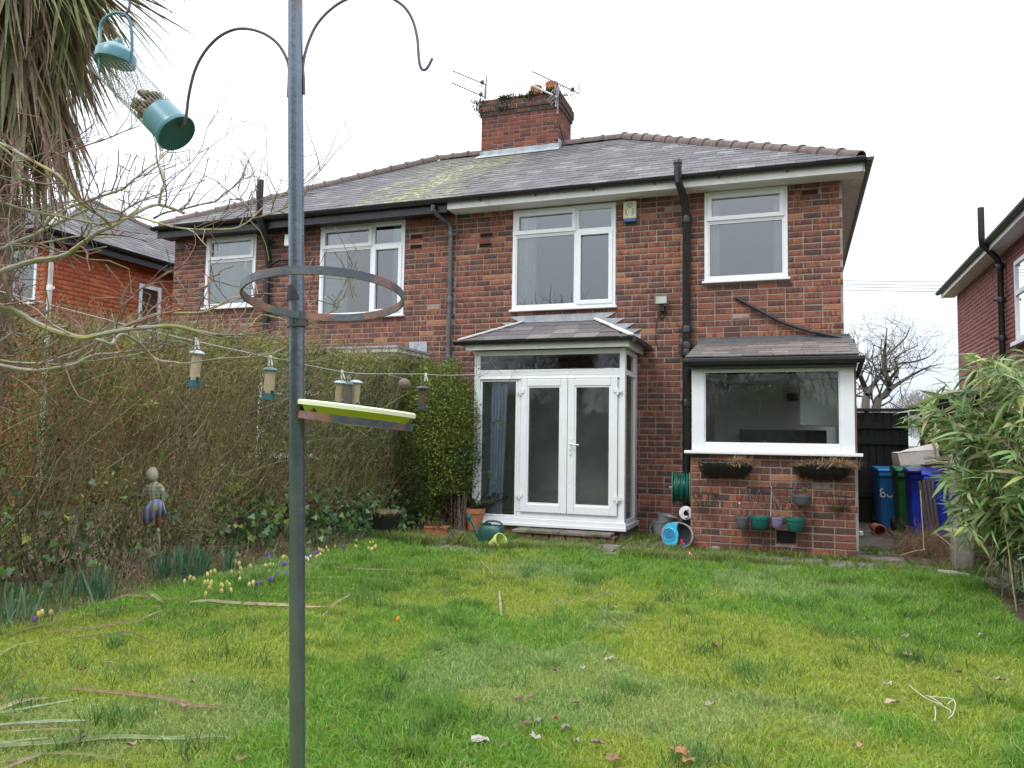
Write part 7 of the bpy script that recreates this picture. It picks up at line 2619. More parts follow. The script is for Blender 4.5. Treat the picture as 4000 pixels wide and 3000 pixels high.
# round wire basket on a chain
bc_ = zW(788, 505)
wb_ = thing('wire_basket', 'empty round wire hanging basket on a chain, left on the extension wall', 'basket', (bc_.x, bc_.y, bc_.z - .15))
r_b = 107 / 2.212 / 304
MB().tube([(bc_.x + r_b * math.cos(6.283 * j / 28), bc_.y + .0 + r_b * .6 * math.sin(6.283 * j / 28), bc_.z) for j in range(29)], .005, 6).build('rim', M['wire'], wb_)
for j in range(9):
    q = 6.283 * j / 9
    MB().tube([(bc_.x + r_b * c * math.cos(q), bc_.y + r_b * .6 * c * math.sin(q), bc_.z - z) for c, z in ((1, 0), (.92, .06), (.7, .11), (.35, .145), (.1, .15))], .003, 5).build('bar', M['wire'], wb_)
ch = zW(780, 275)
for (dx, dy) in ((-1, 0), (.6, .5), (.6, -.5)):
    MB().tube([ch, (bc_.x + r_b * dx * .9, bc_.y + r_b * .55 * dy, bc_.z)], .0025, 4).build('chain', M['wire'], wb_)
g = MB()
straw(g, Vector((bc_.x + .0, bc_.y, bc_.z - .14)), 120, .06, .04, .07, ((.24, .17, .10), (.14, .15, .06)))
g.build('dead_plants', M['leaf'], wb_)['kind'] = 'stuff'
# tilted wire basket on the right
t0_, t1_ = zW(1822, 512), zW(2060, 537)
wb2 = thing('wire_basket', 'tilted wire wall basket with mossy remains, right on the extension wall', 'basket', (t0_.x, t0_.y, t0_.z - .2))
MB().bar(t0_, t1_, .012, .014).build('rim', M['wire'], wb2)
for j in range(5):
    a = t0_.lerp(t1_, (j + .1) / 4.3)
    MB().tube([a, a + Vector((.01, .01, -.06)), a + Vector((.04 - .02 * j, .07, -.13))], .004, 5).build('bar', M['wire'], wb2)
g = MB()
straw(g, t0_.lerp(t1_, .55) + Vector((0, .05, -.15)), 170, .06, .03, .07, ((.10, .11, .03), (.17, .12, .07), (.2, .18, .05)))
g.build('dead_plants', M['leaf'], wb2)['kind'] = 'stuff'
# flat wire rack in the middle
k0, k1_ = zW(1142, 452, EXY - .07), zW(1592, 462, EXY - .07)
rk = thing('wire_rack', 'half-round black wire wall rack that carries the hanging pots', 'rack', (k0.x, k0.y, k0.z - .2))
MB().bar(k0, k1_, .008, .022).build('rim', M['wire'], rk)
kb = zW(1142, 572, EXY - .07).z
for j in range(7):
    a = k0.lerp(k1_, j / 6.6 + .02)
    MB().tube([a, Vector((a.x, a.y - .02, kb + .05)), Vector((a.x + .03, a.y + .01, kb)), Vector((a.x + .05, EXY - .02, kb))], .0045, 5).build('bar', M['wire'], rk)
MB().tube([k0, k0 + Vector((.05, -.02, -.1)), Vector((k0.x + .15, k0.y - .03, kb)), Vector((k1_.x - .12, k1_.y - .03, kb)), k1_ + Vector((-.03, -.02, -.1)), k1_], .005, 5).build('hoop', M['wire'], rk)
# pots
M['pot_grey'] = simple('pot_grey', (.10, .105, .12), .5, .12, 10, .1)
M['pot_teal'] = simple('pot_teal', (.012, .13, .105), .4, .12, 10, .06)
M['pot_purple'] = simple('pot_purple', (.27, .20, .36), .45, .1, 10, .06)


def hang_pot(a0, a1, zt, zb, mat, label, hook, plants, y=EXY - .15):
    p0, p1 = zW(a0, zt, y), zW(a1, zt, y)
    zb_ = zW(a0, zb, y).z
    c = (p0 + p1) / 2
    r = (p1.x - p0.x) / 2
    h = c.z - zb_
    r = min(r, .145)
    t = thing('hanging_pot', label, 'pot', (c.x, c.y, zb_), 'plastic hanging pots on the extension wall')
    Mt = Matrix.Translation((c.x, c.y, zb_))
    MB().lathe([(.001, 0), (r * .55, .0), (r * .74, h * .12), (r * .9, h * .6), (r * .96, h * .78), (r * 1.02, h * .80), (r * 1.03, h), (r * .95, h), (r * .88, h * .7), (.001, h * .68)], 28, Mt).build('bowl', M[mat], t, smooth=40)
    MB().lathe([(r * .9, h * .80), (.001, h * .84)], 16, Mt).build('soil', M['carpet'], t)
    hk = zW(*hook, EXY - .085)
    for q in (rad(200), rad(340), rad(90)):
        MB().tube([(c.x + r * math.cos(q), c.y + r * math.sin(q), c.z), hk], .0032 if q == rad(200) else .0018, 5).build('hanger', M['pot_grey'] if mat != 'pot_purple' else M['cap_grey'], t)
    MB().tube(spline([hk, hk + Vector((0, -.01, .03)), hk + Vector((0, .015, .045)), hk + Vector((0, .035, .03)), hk + Vector((0, .03, .005))], 3), .006, 6).build('hook', M[mat], t, smooth=True)
    g = MB()
    straw(g, Vector((c.x, c.y, c.z - .02)), plants[0], r * .45, r * .4, plants[1], plants[2])
    g.build('plants', M['leaf'], t)['kind'] = 'stuff'


DEAD = ((.22, .14, .09), (.30, .22, .13), (.12, .10, .05))
hang_pot(1040, 1166, 700, 806, 'pot_grey', 'dark grey hanging pot, leftmost of the lower row', (1145, 470), (60, .06, DEAD))
hang_pot(1168, 1340, 700, 806, 'pot_teal', 'teal hanging pot between the grey and the purple pots', (1250, 470), (30, .04, DEAD))
hang_pot(1346, 1468, 705, 797, 'pot_purple', 'small purple hanging pot with dry stems', (1358, 480), (110, .09, DEAD))
hang_pot(1478, 1645, 712, 828, 'pot_teal', 'teal hanging pot, rightmost of the lower row', (1518, 470), (20, .03, DEAD))
hang_pot(1536, 1705, 515, 606, 'pot_grey', 'dark grey hanging pot with a green seedling, hung highest', (1620, 245), (50, .05, DEAD))
sd_ = zW(1650, 500, EXY - .15)
g = MB()
for i in range(9):
    a = random.random() * 6.283
    d = Vector((math.cos(a) * .5, math.sin(a) * .5, 1)).normalized()
    g.cur = (.12, .22, .03)
    g.ribbon([sd_, sd_ + d * .04, sd_ + d * .075], [.006, .017, .002], frame_of(d)[0], .2)
g.top('seedling', M['leaf'], 'bright green seedling sprouting in the highest grey pot', 'seedling')
M['red'] = simple('red_plastic', (.45, .02, .02), .4, .1, 10, .05)
oc = zW(1080, 548, EXY - .03)
orn = thing('hanging_ornament', 'tiny red and white trinket hanging on the extension wall', 'ornament', (oc.x, oc.y, oc.z - .08))
MB().lathe([(.001, -.03), (.014, -.025), (.016, .01), (.006, .03), (.001, .032)], 12, Matrix.Translation(oc)).build('bead', M['red'], orn, smooth=True)
MB().lathe([(.001, -.012), (.011, -.006), (.011, .006), (.001, .012)], 10, Matrix.Translation(oc - Vector((0, 0, .055)))).build('bead', M['upvc'], orn, smooth=True)
MB().tube([oc - Vector((0, 0, .09)), oc + Vector((0, 0, .1))], .0015, 4).build('string', M['line'], orn)

# ------------------------------------------------------------------ pots, can and buckets on the ground
M['plastic_grey'] = simple('bucket_grey', (.24, .25, .26), .45, .1, 8, .06, 60, (.16, .16, .16), (.6, .8))
M['plastic_blue'] = simple('mop_blue', (.05, .40, .62), .35, .06, 8, .04)
M['can_green'] = simple('can_green', (.018, .075, .065), .4, .12, 8, .06)
M['planter_black'] = simple('planter_black', (.012, .012, .015), .4, .2, 8, .08)
pp = P(1490, 2103, z=.05)
dpp = (pp - CAM).dot(fwd)
sc_ = FPX / dpp
pl_ = thing('planter', 'tall tapered black square planter with dead grass on top, below the hedge', 'planter', pp)
tw_, bw_, ph = .27, .19, 96 / sc_
Mp = Matrix.Translation((pp.x + .12, pp.y - .12, .085)) @ Matrix.Rotation(rad(62), 4, 'Z') @ Matrix.Rotation(rad(4), 4, 'X')
v = []
for (w_, z) in ((bw_, 0), (tw_, ph), (tw_ * .88, ph), (tw_ * .85, ph * .85)):
    v += [(-w_ / 2, -w_ / 2, z), (w_ / 2, -w_ / 2, z), (w_ / 2, w_ / 2, z), (-w_ / 2, w_ / 2, z)]
f = [(3, 2, 1, 0)]
for a in (0, 4, 8):
    for k in range(4):
        f.append((a + k, a + (k + 1) % 4, a + 4 + (k + 1) % 4, a + 4 + k))
f.append((12, 13, 14, 15))
MB().add(v, f, Mp).build('box', M['planter_black'], pl_, bevel=.006)
g = MB()
for i in range(420):
    p = Mp @ Vector((random.gauss(0, tw_ * .22), random.gauss(0, tw_ * .22), ph * .88))
    a = random.random() * 6.283
    o_ = Vector((math.cos(a), math.sin(a), 0))
    L = random.uniform(.06, .15)
    q = random.uniform(.7, 1.3)
    g.cur = tuple(c * q for c in random.choice(((.36, .27, .16), (.28, .20, .11), (.42, .34, .22), (.17, .17, .07))))
    g.ribbon([p, p + o_ * L * .3 + Vector((0, 0, L * .45)), p + o_ * L * .75 + Vector((0, 0, L * .35)), p + o_ * L * .9 + Vector((0, 0, L * .25))], [.0024, .0024, .0018, .0004], (-o_.y, o_.x, 0), .2)
g.build('dead_grass', M['leaf'], pl_)['kind'] = 'stuff'
tp = P(1842, 2062, z=.09)
tpt = thing('terracotta_pot', 'large terracotta pot with a small grey-green bush beside the bay', 'pot', tp)
Mt = Matrix.Translation((tp.x, tp.y + .1, .05))
MB().lathe([(.001, .0), (.095, .0), (.135, .235), (.15, .238), (.155, .31), (.14, .31), (.13, .25), (.001, .25)], 32, Mt).build('pot', M['terracotta'], tpt, smooth=40)
g = MB()
for i in range(26):
    a = random.random() * 6.283
    d = Vector((math.cos(a) * .6 + .25, math.sin(a) * .6, random.uniform(.4, 1.1))).normalized()
    p = Vector((tp.x, tp.y + .1, .30))
    L = random.uniform(.2, .5)
    g.cur = (.14, .10, .07)
    sp_ = spline([p, p + d * L * .5, p + d * L + Vector((.04, 0, -.03))], 4)
    g.tube(sp_, .0035, 4, False)
    for q in sp_[2:]:
        for k in range(9):
            e = (d + Vector((random.gauss(0, .9), random.gauss(0, .9), random.gauss(.2, .7)))).normalized()
            c = random.uniform(.7, 1.3)
            g.cur = (.075 * c, .115 * c, .05 * c)
            g.ribbon([q, q + e * .02, q + e * .04], [.002, .006, .001], frame_of(e)[0], .2)
g.build('bush', M['leaf'], tpt)['kind'] = 'stuff'
g = MB()
for i in range(22):
    p = Vector((tp.x - .16 + random.gauss(0, .05), tp.y - .05 + random.gauss(0, .04), .03))
    g.cur = tuple(c * random.uniform(.7, 1.2) for c in (.22, .16, .12))
    g.tube([p, p + Vector((random.gauss(0, .03), 0, random.uniform(.3, .62)))], .0035, 4, False)
g.top('dried_plant', M['bark'], 'bundle of dry upright stems in front of the terracotta pot', 'stems')
tr = P(1696, 2098, z=.03)
trt = thing('terracotta_trough', 'low terracotta trough with straggly plants below the hedge end', 'planter', tr)
Mt = Matrix.Translation((tr.x, tr.y + .08, .02)) @ Matrix.Rotation(rad(15), 4, 'Z')
mb = MB()
v = []
for (lx, ly, z) in ((.13, .06, 0), (.15, .075, .12), (.16, .085, .12), (.16, .085, .15), (.14, .065, .15), (.135, .06, .12)):
    v += [(-lx, -ly, z), (lx, -ly, z), (lx, ly, z), (-lx, ly, z)]
f = [(3, 2, 1, 0), (20, 21, 22, 23)]
for a in range(0, 20, 4):
    for k in range(4):
        f.append((a + k, a + (k + 1) % 4, a + 4 + (k + 1) % 4, a + 4 + k))
mb.add(v, f, Mt)
mb.build('trough', M['terracotta'], trt, bevel=.004)
g = MB()
straw(g, Mt @ Vector((0, 0, .12)), 260, .08, .04, .16, ((.12, .13, .05), (.22, .16, .10), (.09, .11, .05), (.2, .12, .09)))
g.build('plants', M['leaf'], trt)['kind'] = 'stuff'
gp = P(1775, 2110, z=.04)
tgp = thing('grey_pot', 'small grey pot tipped on its side spilling dry grass', 'pot', gp)
Mt = Matrix.Translation((gp.x, gp.y, .09)) @ Matrix.Rotation(rad(70), 4, Vector((.6, .8, 0)))
MB().lathe([(.001, -.12), (.05, -.12), (.075, .0), (.082, .0), (.082, .02), (.07, .02), (.05, -.08), (.001, -.08)], 24, Mt).build('pot', M['pot_grey'], tgp, smooth=40)
g = MB()
straw(g, Vector((gp.x + .1, gp.y - .05, .10)), 420, .06, .05, .16, ((.16, .20, .05), (.30, .26, .13), (.12, .16, .04)), .9, .6)
g.build('grass_tuft', M['leaf'], tgp)['kind'] = 'stuff'
# watering can
wcp = P(1908, 2128, z=.05)
wc_ = thing('watering_can', 'dark green plastic watering can standing by the lawn edge', 'watering can', wcp)
Mt = Matrix.Translation((wcp.x, wcp.y + .08, .03)) @ Matrix.Rotation(rad(-6), 4, 'Z') @ Matrix.Scale(1.14, 4)
mb = MB()
v, f = [], []
prof = [(.12, .075, 0), (.135, .085, .02), (.135, .085, .15), (.125, .08, .19), (.10, .065, .215)]
n = 20
for lx, ly, z in prof:
    for j in range(n):
        q = 2 * math.pi * j / n
        c, s = math.cos(q), math.sin(q)
        rr = (abs(c) ** 4 + abs(s) ** 4) ** -.25
        v.append((lx * rr * c, ly * rr * s, z))
for i in range(len(prof) - 1):
    for j in range(n):
        f.append((i * n + j, i * n + (j + 1) % n, (i + 1) * n + (j + 1) % n, (i + 1) * n + j))
f.append(tuple(reversed(range(n))))
f.append(tuple(range((len(prof) - 1) * n, len(prof) * n)))
mb.add(v, f, Mt)
mb.build('body', M['can_green'], wc_, smooth=40)
MB().tube([Mt @ Vector(q) for q in ((-.12, 0, .05), (-.17, 0, .12), (-.22, 0, .22), (-.26, 0, .27))], [.03, .026, .02, .017], 12).build('spout', M['can_green'], wc_, smooth=True)
MB().tube([Mt @ Vector(q) for q in ((-.255, 0, .265), (-.285, 0, .29), (-.295, 0, .30))], [.02, .05, .05], 16).build('rose', M['can_green'], wc_, smooth=True)
MB().tube(spline([Mt @ Vector(q) for q in ((-.08, 0, .19), (-.06, 0, .25), (.0, 0, .265), (.09, 0, .26), (.135, 0, .23), (.145, 0, .13), (.13, 0, .08))], 4), .014, 8).build('handle', M['can_green'], wc_, smooth=True)
MB().lathe([(.045, 0), (.05, .03), (.043, .03), (.04, .0)], 18, Mt @ Matrix.Translation((-.055, 0, .21))).build('filler_collar', M['can_green'], wc_, smooth=True)
M['lime_pot'] = simple('lime_pot', (.52, .60, .16), .5, .08, 8, .05, 60, (.38, .40, .14), (.6, .8))
lpp = P(1930, 2140, z=.06)
Mt = Matrix.Translation((lpp.x + .06, lpp.y + .05, .135)) @ Matrix.Rotation(rad(63), 4, Vector((.35, .93, 0)).normalized())
MB().lathe([(.001, -.15), (.06, -.15), (.085, -.02), (.098, -.018), (.10, .02), (.088, .02), (.078, -.02), (.055, -.13), (.001, -.13)], 28, Mt).top('lime_pot', M['lime_pot'], 'lime yellow plastic flowerpot lying on the grass by the watering can', 'pot', smooth=40)


def bucket(Mt, r0, r1, h, mat, name='bucket', parent=None, n=30, oval=1.0, wave=0.0):
    mb = MB()
    prof = [(.001, 0), (r0, 0), (r0 + (r1 - r0) * .9, h * .9), (r1 * 1.05, h * .91), (r1 * 1.06, h), (r1 * .97, h), (r0 * .95, .02), (.001, .02)]
    v, f = [], []
    for r, z in prof:
        for j in range(n):
            q = 6.283185 * j / n
            v.append((r * oval * math.cos(q), r * math.sin(q), z + (wave * max(0, math.cos(2 * q)) if z > h * .85 else 0)))
    for i in range(len(prof) - 1):
        for j in range(n):
            f.append((i * n + j, i * n + (j + 1) % n, (i + 1) * n + (j + 1) % n, (i + 1) * n + j))
    return mb.add(v, f, Mt).build(name, M[mat], parent, smooth=45)


b1 = P(2400 + 400 / 2.212, 1700 + 888 / 2.212, z=.0)
bk = thing('bucket', 'upright grey plastic bucket beside the french doors', 'bucket', b1)
bucket(Matrix.Translation((b1.x, b1.y + .06, 0)), .10, .125, .235, 'plastic_grey', 'body', bk)
MB().tube(spline([(b1.x - .13, b1.y + .06, .2), (b1.x - .15, b1.y - .02, .12), (b1.x - .12, b1.y - .08, .06)], 5), .006, 6).build('handle', M['reel_green'], bk, smooth=True)
bk2 = thing('bucket', 'second grey bucket tilted on top of the upright one', 'bucket', (b1.x, b1.y + .06, .23))
bucket(Matrix.Translation((b1.x + .05, b1.y + .08, .20)) @ Matrix.Rotation(rad(14), 4, 'Y'), .105, .14, .12, 'plastic_grey', 'body', bk2)
b3 = P(2655, 2143, z=.03)
mbk = thing('mop_bucket', 'grey oval mop bucket on its side with sky blue wringer basket', 'mop bucket', (b3.x, b3.y + .1, 0))
Mt = Matrix.Translation((b3.x + .02, b3.y + .34, .165)) @ Matrix.Rotation(rad(-12), 4, 'Z') @ Matrix.Rotation(rad(86), 4, 'X')
bucket(Mt, .125, .155, .27, 'plastic_grey', 'body', mbk, 36, 1.26, .02)
# wringer: plate across the left half of the mouth with a perforated cup
plate = [(-.215, -.03), (-.20, .07), (-.14, .135), (-.06, .155), (.0, .15), (-.012, .08), (.012, .0), (.0, -.09), (-.03, -.14), (-.12, -.145), (-.19, -.10)]
MB().prism(plate, 2, .262, .275, Mt).build('wringer_plate', M['plastic_blue'], mbk, bevel=.004)
MB().lathe([(.088, .276), (.078, .285), (.072, .276), (.06, .20), (.055, .20)], 26, Mt @ Matrix.Translation((-.105, .0, .0))).build('wringer_cup', M['plastic_blue'], mbk, smooth=50)
hol = MB()
for i in range(14):
    a, r = i * 2.4, .055 * math.sqrt((i + .5) / 14)
    hol.lathe([(.009, .2785), (.001, .2788)], 8, Mt @ Matrix.Translation((-.105 + r * math.cos(a), r * math.sin(a), 0)))
hol.build('drain_holes', M['alarm_blue'], mbk)['kind'] = 'stuff'
MB().lathe([(.068, .2765), (.001, .2775)], 26, Mt @ Matrix.Translation((-.105, 0, 0))).build('wringer_base', simple('mop_blue_dark', (.025, .22, .36), .4, .1, 9, .05), mbk)
MB().box(.02, .06, -.12, -.05, .18, .24, Mt).build('cloth', M['red'], mbk, bevel=.01)
MB().box(.04, .09, -.135, -.09, .19, .235, Mt).build('cloth', M['bin_blue'], mbk, bevel=.01)
r0_, r1_ = P(2689, 2156, z=.07), P(2717, 2187, z=.06)
rt = thing('trowel', 'red-handled hand tool lying on the paving in front of the mop bucket', 'trowel', (r0_ + r1_) / 2)
MB().tube([r1_, r1_.lerp(r0_, .35), r1_.lerp(r0_, .62)], [.014, .017, .012], 10).tube([r1_.lerp(r0_, .78), r0_], [.013, .016], 10).build('handle', M['red'], rt, smooth=True)
MB().tube([r1_.lerp(r0_, .60), r1_.lerp(r0_, .80)], .0145, 10).build('ferrule', M['upvc'], rt, smooth=True)
q0 = P(2796, 2150, z=.02)
gb = MB().box(q0.x - .05, q0.x + .055, q0.y - .03, q0.y + .05, .0, .066)
gb.top('small_block', M['concrete'], 'small pale grey block on the ground against the extension', 'block', bevel=.008)
# door-edge stone by the path corner
g0 = P(3000 + 1500 / 4.148, 1850 + 965 / 4.148, y=-.9)
gcl = thing('drain_clip', 'small white clip at the right corner of the extension', 'clip', (g0.x, -.9, g0.z - .03))
MB().lathe([(.001, -.03), (.03, -.02), (.03, .02), (.001, .03)], 12, Matrix.Translation(g0)).build('clip', M['upvc'], gcl, smooth=True)
MB().tube([g0, g0 + Vector((-.12, .0, -.01))], .012, 8).build('stem', M['black_paint'], gcl)

# ------------------------------------------------------------------ scarecrow doll on a stick
sb_ = P(400 + 640 / 2.765, 1750 + 1280 / 2.765, z=.05)
dS = (sb_ - CAM).dot(fwd) - .22
zS = lambda a, b, o=0: P(400 + a / 2.765, 1750 + b / 2.765, d=dS + o)
doll = thing('scarecrow_doll', 'small faded scarecrow doll in plaid shirt and lilac apron on a stick', 'doll', zS(640, 1280))
pxs = dS / FPX / 2.765


def blob(pts, rads, mat, name, n=16, flat=1.0):
    mb = MB().tube(pts, rads, n)
    c = sum((Vector(p) for p in pts), Vector()) / len(pts)
    if flat != 1.0:
        mb.v = [tuple(Vector(v) - fwd * ((Vector(v) - c).dot(fwd) * (1 - flat))) for v in mb.v]
    return mb.build(name, M[mat], doll, smooth=80)


M['sack'] = simple('doll_sack', (.42, .40, .28), .9, .12, 20, .3, 120, (.30, .31, .2), (.5, .7))
M['denim'] = simple('faded_lilac', (.23, .23, .34), .9, .15, 12, .2, 120)
M['trouser'] = simple('doll_trouser', (.24, .085, .05), .9, .15, 14, .2)


def plaid_mat():
    t = NT('plaid_cloth')
    cs = []
    for ax in (0, 2):
        w = t.n('TexWave')
        w.bands_direction = 'X' if ax == 0 else 'Z'
        w.inputs['Scale'].default_value = 9
        t.l(t.pos(), w.inputs['Vector'])
        cs.append(t.ramp(w.outputs['Fac'], [(.45, 0), (.55, 1)]))
    c = t.mix(cs[0], (.36, .35, .23), (.17, .17, .16))
    c = t.mix(t.math('MULTIPLY', cs[1], .6), c, (.42, .40, .25))
    t.set(c, .9)
    return t.m


M['plaid'] = plaid_mat()
hd = [(zS(538 + 3 * math.sin(i), 205 + i * 16), 62 * pxs * math.sin(math.pi * (i + .35) / 10.7) ** .6) for i in range(11)]
blob([p for p, r in hd], [r for p, r in hd], 'sack', 'head')
blob([zS(545, 350), zS(540, 385)], [22 * pxs, 24 * pxs], 'trouser', 'neck')
blob([zS(540, 372), zS(550, 400), zS(556, 460), zS(566, 530), zS(575, 575)], [40 * pxs, 75 * pxs, 82 * pxs, 74 * pxs, 64 * pxs], 'plaid', 'shirt', flat=.6)
blob([zS(590, 400), zS(632, 440), zS(650, 500), zS(648, 545)], [34 * pxs, 36 * pxs, 30 * pxs, 20 * pxs], 'plaid', 'sleeve')
blob([zS(646, 540), zS(655, 565), zS(662, 585)], [18 * pxs, 24 * pxs, 12 * pxs], 'sack', 'cuff')
blob([zS(505, 405), zS(470, 450), zS(445, 490)], [30 * pxs, 32 * pxs, 24 * pxs], 'plaid', 'sleeve')
blob([zS(445, 490), zS(428, 515), zS(418, 530)], [20 * pxs, 20 * pxs, 9 * pxs], 'sack', 'cuff')
ap_top = [(500, 590), (540, 565), (590, 552), (640, 560), (655, 580)]
ap_bot = [(435, 835), (500, 805), (570, 775), (640, 735), (692, 712)]
ap_mid = [(425, 665), (500, 640), (575, 640), (640, 640), (672, 650)]
mb = MB()
nn = 20
v, f = [], []
for row, (ln_, o) in enumerate(((ap_top, -.07), (ap_mid, -.10), (ap_bot, -.09))):
    cs = spline([Vector((a, b, 0)) for a, b in ln_], 5)
    for j in range(nn + 1):
        q = cs[j]
        v.append(zS(q.x, q.y, o + .016 * row * math.sin(j * 1.25)))
for r in range(2):
    for j in range(nn):
        f.append((r * 21 + j, r * 21 + j + 1, r * 21 + 22 + j, r * 21 + 21 + j))
ao = mb.add(v, f).build('apron', M['denim'], doll, smooth=80)
sm = ao.modifiers.new('thick', 'SOLIDIFY')
sm.thickness = .006
M['sunflower'] = simple('sunflower_yellow', (.60, .45, .04), .7, .1, 10, 0)
sc0 = zS(575, 650, -.135)
mb = MB()
for j in range(10):
    a = 6.283 * j / 10
    d = RT * math.cos(a) + UP * math.sin(a)
    mb.ribbon([sc0 + d * 6 * pxs, sc0 + d * 16 * pxs, sc0 + d * 24 * pxs], [2 * pxs, 6 * pxs, 1 * pxs], RT * -math.sin(a) + UP * math.cos(a))
so = mb.build('sunflower', M['sunflower'], doll)
MB().lathe([(.001, .004), (8 * pxs, .002), (8 * pxs, -.003)], 12, Matrix.Translation(sc0) @ Matrix((RT, UP, -fwd)).transposed().to_4x4()).build('sunflower_eye', M['trouser'], so)
blob([zS(600, 745), zS(602, 800), zS(598, 858)], [26 * pxs, 28 * pxs, 15 * pxs], 'trouser', 'leg')
blob([zS(598, 858), zS(600, 880), zS(600, 897)], [13 * pxs, 17 * pxs, 20 * pxs], 'sack', 'foot')
MB().tube([zS(575, 700), zS(600, 900), zS(618, 1090), zS(640, 1300)], [.009, .010, .011, .011], 8).build('stick', M['pale_stick'], doll, smooth=True)

# ------------------------------------------------------------------ daffodil clumps and crocuses
M['daff'] = foliage('daffodil_leaf', .25, .5)
zF = lambda a, b, z=.07: P(a / 2.212, 1700 + b / 2.212, z=z)
zG = lambda a, b, z=.08: P(1000 + a / 2.212, 1950 + b / 2.212, z=z)
daff_spots = [(zF(740, 1345), 15, .28, 'in front of the ivy'), (zF(880, 1390), 26, .30, 'left of the doll, nearest the lawn'), (zF(1450, 1230), 34, .30, 'just right of the doll'), (zF(1600, 1215), 34, .32, 'second right of the doll'),
              (zF(1720, 1190), 24, .28, 'third right of the doll'), (zF(1985, 1140), 22, .24, 'left of the pole'), (zF(560, 1400), 12, .26, 'among dry leaves at far left'), (zF(240, 1560), 18, .24, 'behind the leftmost crocuses'), (zF(60, 1600), 16, .26, 'at the left edge of the picture'),
              (zG(500, 395), 20, .18, 'just right of the pole'), (zG(610, 385), 16, .16, 'between the pole and the planter'), (zG(800, 345), 30, .22, 'left of the black planter'), (zG(960, 325), 18, .18, 'in front of the black planter')]
for (p, n_, h, where) in daff_spots:
    t = thing('daffodil_clump', 'clump of blue-green daffodil leaves ' + where, 'daffodils', p, 'daffodil clumps along the bed')
    mb = MB()
    for i in range(n_):
        q = Vector((p.x + random.gauss(0, .055), p.y + random.gauss(0, .055), .04))
        d = Vector((random.gauss(.02, .2), random.gauss(0, .2), 1)).normalized()
        L = h * random.uniform(.6, 1.15)
        g = random.uniform(.7, 1.25)
        mb.cur = tuple(c * g for c in random.choice(((.08, .17, .105), (.10, .20, .12), (.065, .14, .08), (.14, .235, .10))))
        sd = frame_of(d, (random.gauss(0, 1), random.gauss(0, 1), 0))[0]
        mb.ribbon([q, q + d * L * .45, q + d * L * .85 + sd.cross(d) * .01, q + d * L + sd.cross(d) * .02], [.006, .0075, .006, .001], sd, .25)
    mb.build('leaves', M['daff'], t)
YEL, PUR, WHT, ORA = (.75, .66, .24), (.27, .14, .52), (.75, .76, .80), (.75, .38, .03)
cro = []
for a, b in ((1595, 1270), (1635, 1240), (1675, 1255), (1765, 1280), (1790, 1280), (1830, 1275), (1825, 1300), (1800, 1330), (1775, 1385), (1925, 1310), (1905, 1305), (1960, 1280), (1990, 1300), (1915, 1360), (2000, 1350), (1820, 1195), (1860, 1190), (1795, 1215), (2000, 1190), (2035, 1100), (2065, 1120), (2080, 1160), (2165, 1140), (2060, 1200), (2070, 1260), (2150, 1305), (2190, 1290), (350, 1545), (340, 1560), (365, 1550), (440, 1545)):
    cro.append((zF(a, b, .125), YEL))
cro.append((zF(290, 1605, .12), PUR))
for a, b in ((85, 490), (110, 485), (120, 505), (225, 572), (245, 570), (255, 565), (118, 700), (135, 705), (145, 695), (45, 735), (8, 738), (182, 655), (258, 655), (485, 480), (510, 475), (530, 470), (745, 418), (765, 420)):
    cro.append((zG(a, b, .12), PUR))
for a, b in ((80, 585), (95, 580), (122, 575), (145, 575), (110, 630), (228, 512), (245, 505), (262, 515), (548, 440), (560, 450), (580, 455), (615, 425), (625, 450), (680, 415), (555, 492), (515, 505), (865, 370), (850, 415), (868, 418), (990, 382), (1012, 382), (975, 430), (990, 440), (1002, 442), (1022, 425), (1040, 415)):
    cro.append((zG(a, b, .12), YEL))
for a, b in ((420, 520), (450, 528), (468, 500), (440, 515)):
    cro.append((zG(a, b, .12), WHT))
cro.append((zG(1218, 1050, .13), ORA))
cro.append((zG(515, 355, .13), ORA))
fmesh = {}


def flower_mesh(colr):
    if colr not in fmesh:
        mb = MB()
        for k in range(6):
            a = 6.283 * k / 6
            o_ = Vector((math.cos(a), math.sin(a), 0))
            q = .85 + .25 * (k % 2)
            mb.cur = tuple(min(1, c * q) for c in colr)
            mb.ribbon([o_ * .003, o_ * .013 + Vector((0, 0, .016)), o_ * .012 + Vector((0, 0, .036)), o_ * .005 + Vector((0, 0, .048))], [.004, .010, .0095, .003], (-o_.y, o_.x, 0), .3)
        mb.cur = (.5, .55, .35)
        mb.tube([(0, 0, -.085), (0, 0, .003)], .0028, 5, False)
        me = bpy.data.meshes.new('flower')
        me.from_pydata(mb.v, [], mb.f)
        at = me.attributes.new('col', 'FLOAT_COLOR', 'POINT')
        at.data.foreach_set('color', np.array([(*c, 1) for c in mb.c], dtype=np.float32).ravel())
        me.materials.append(M['petal'])
        me.shade_smooth()
        fmesh[colr] = me
    return fmesh[colr]


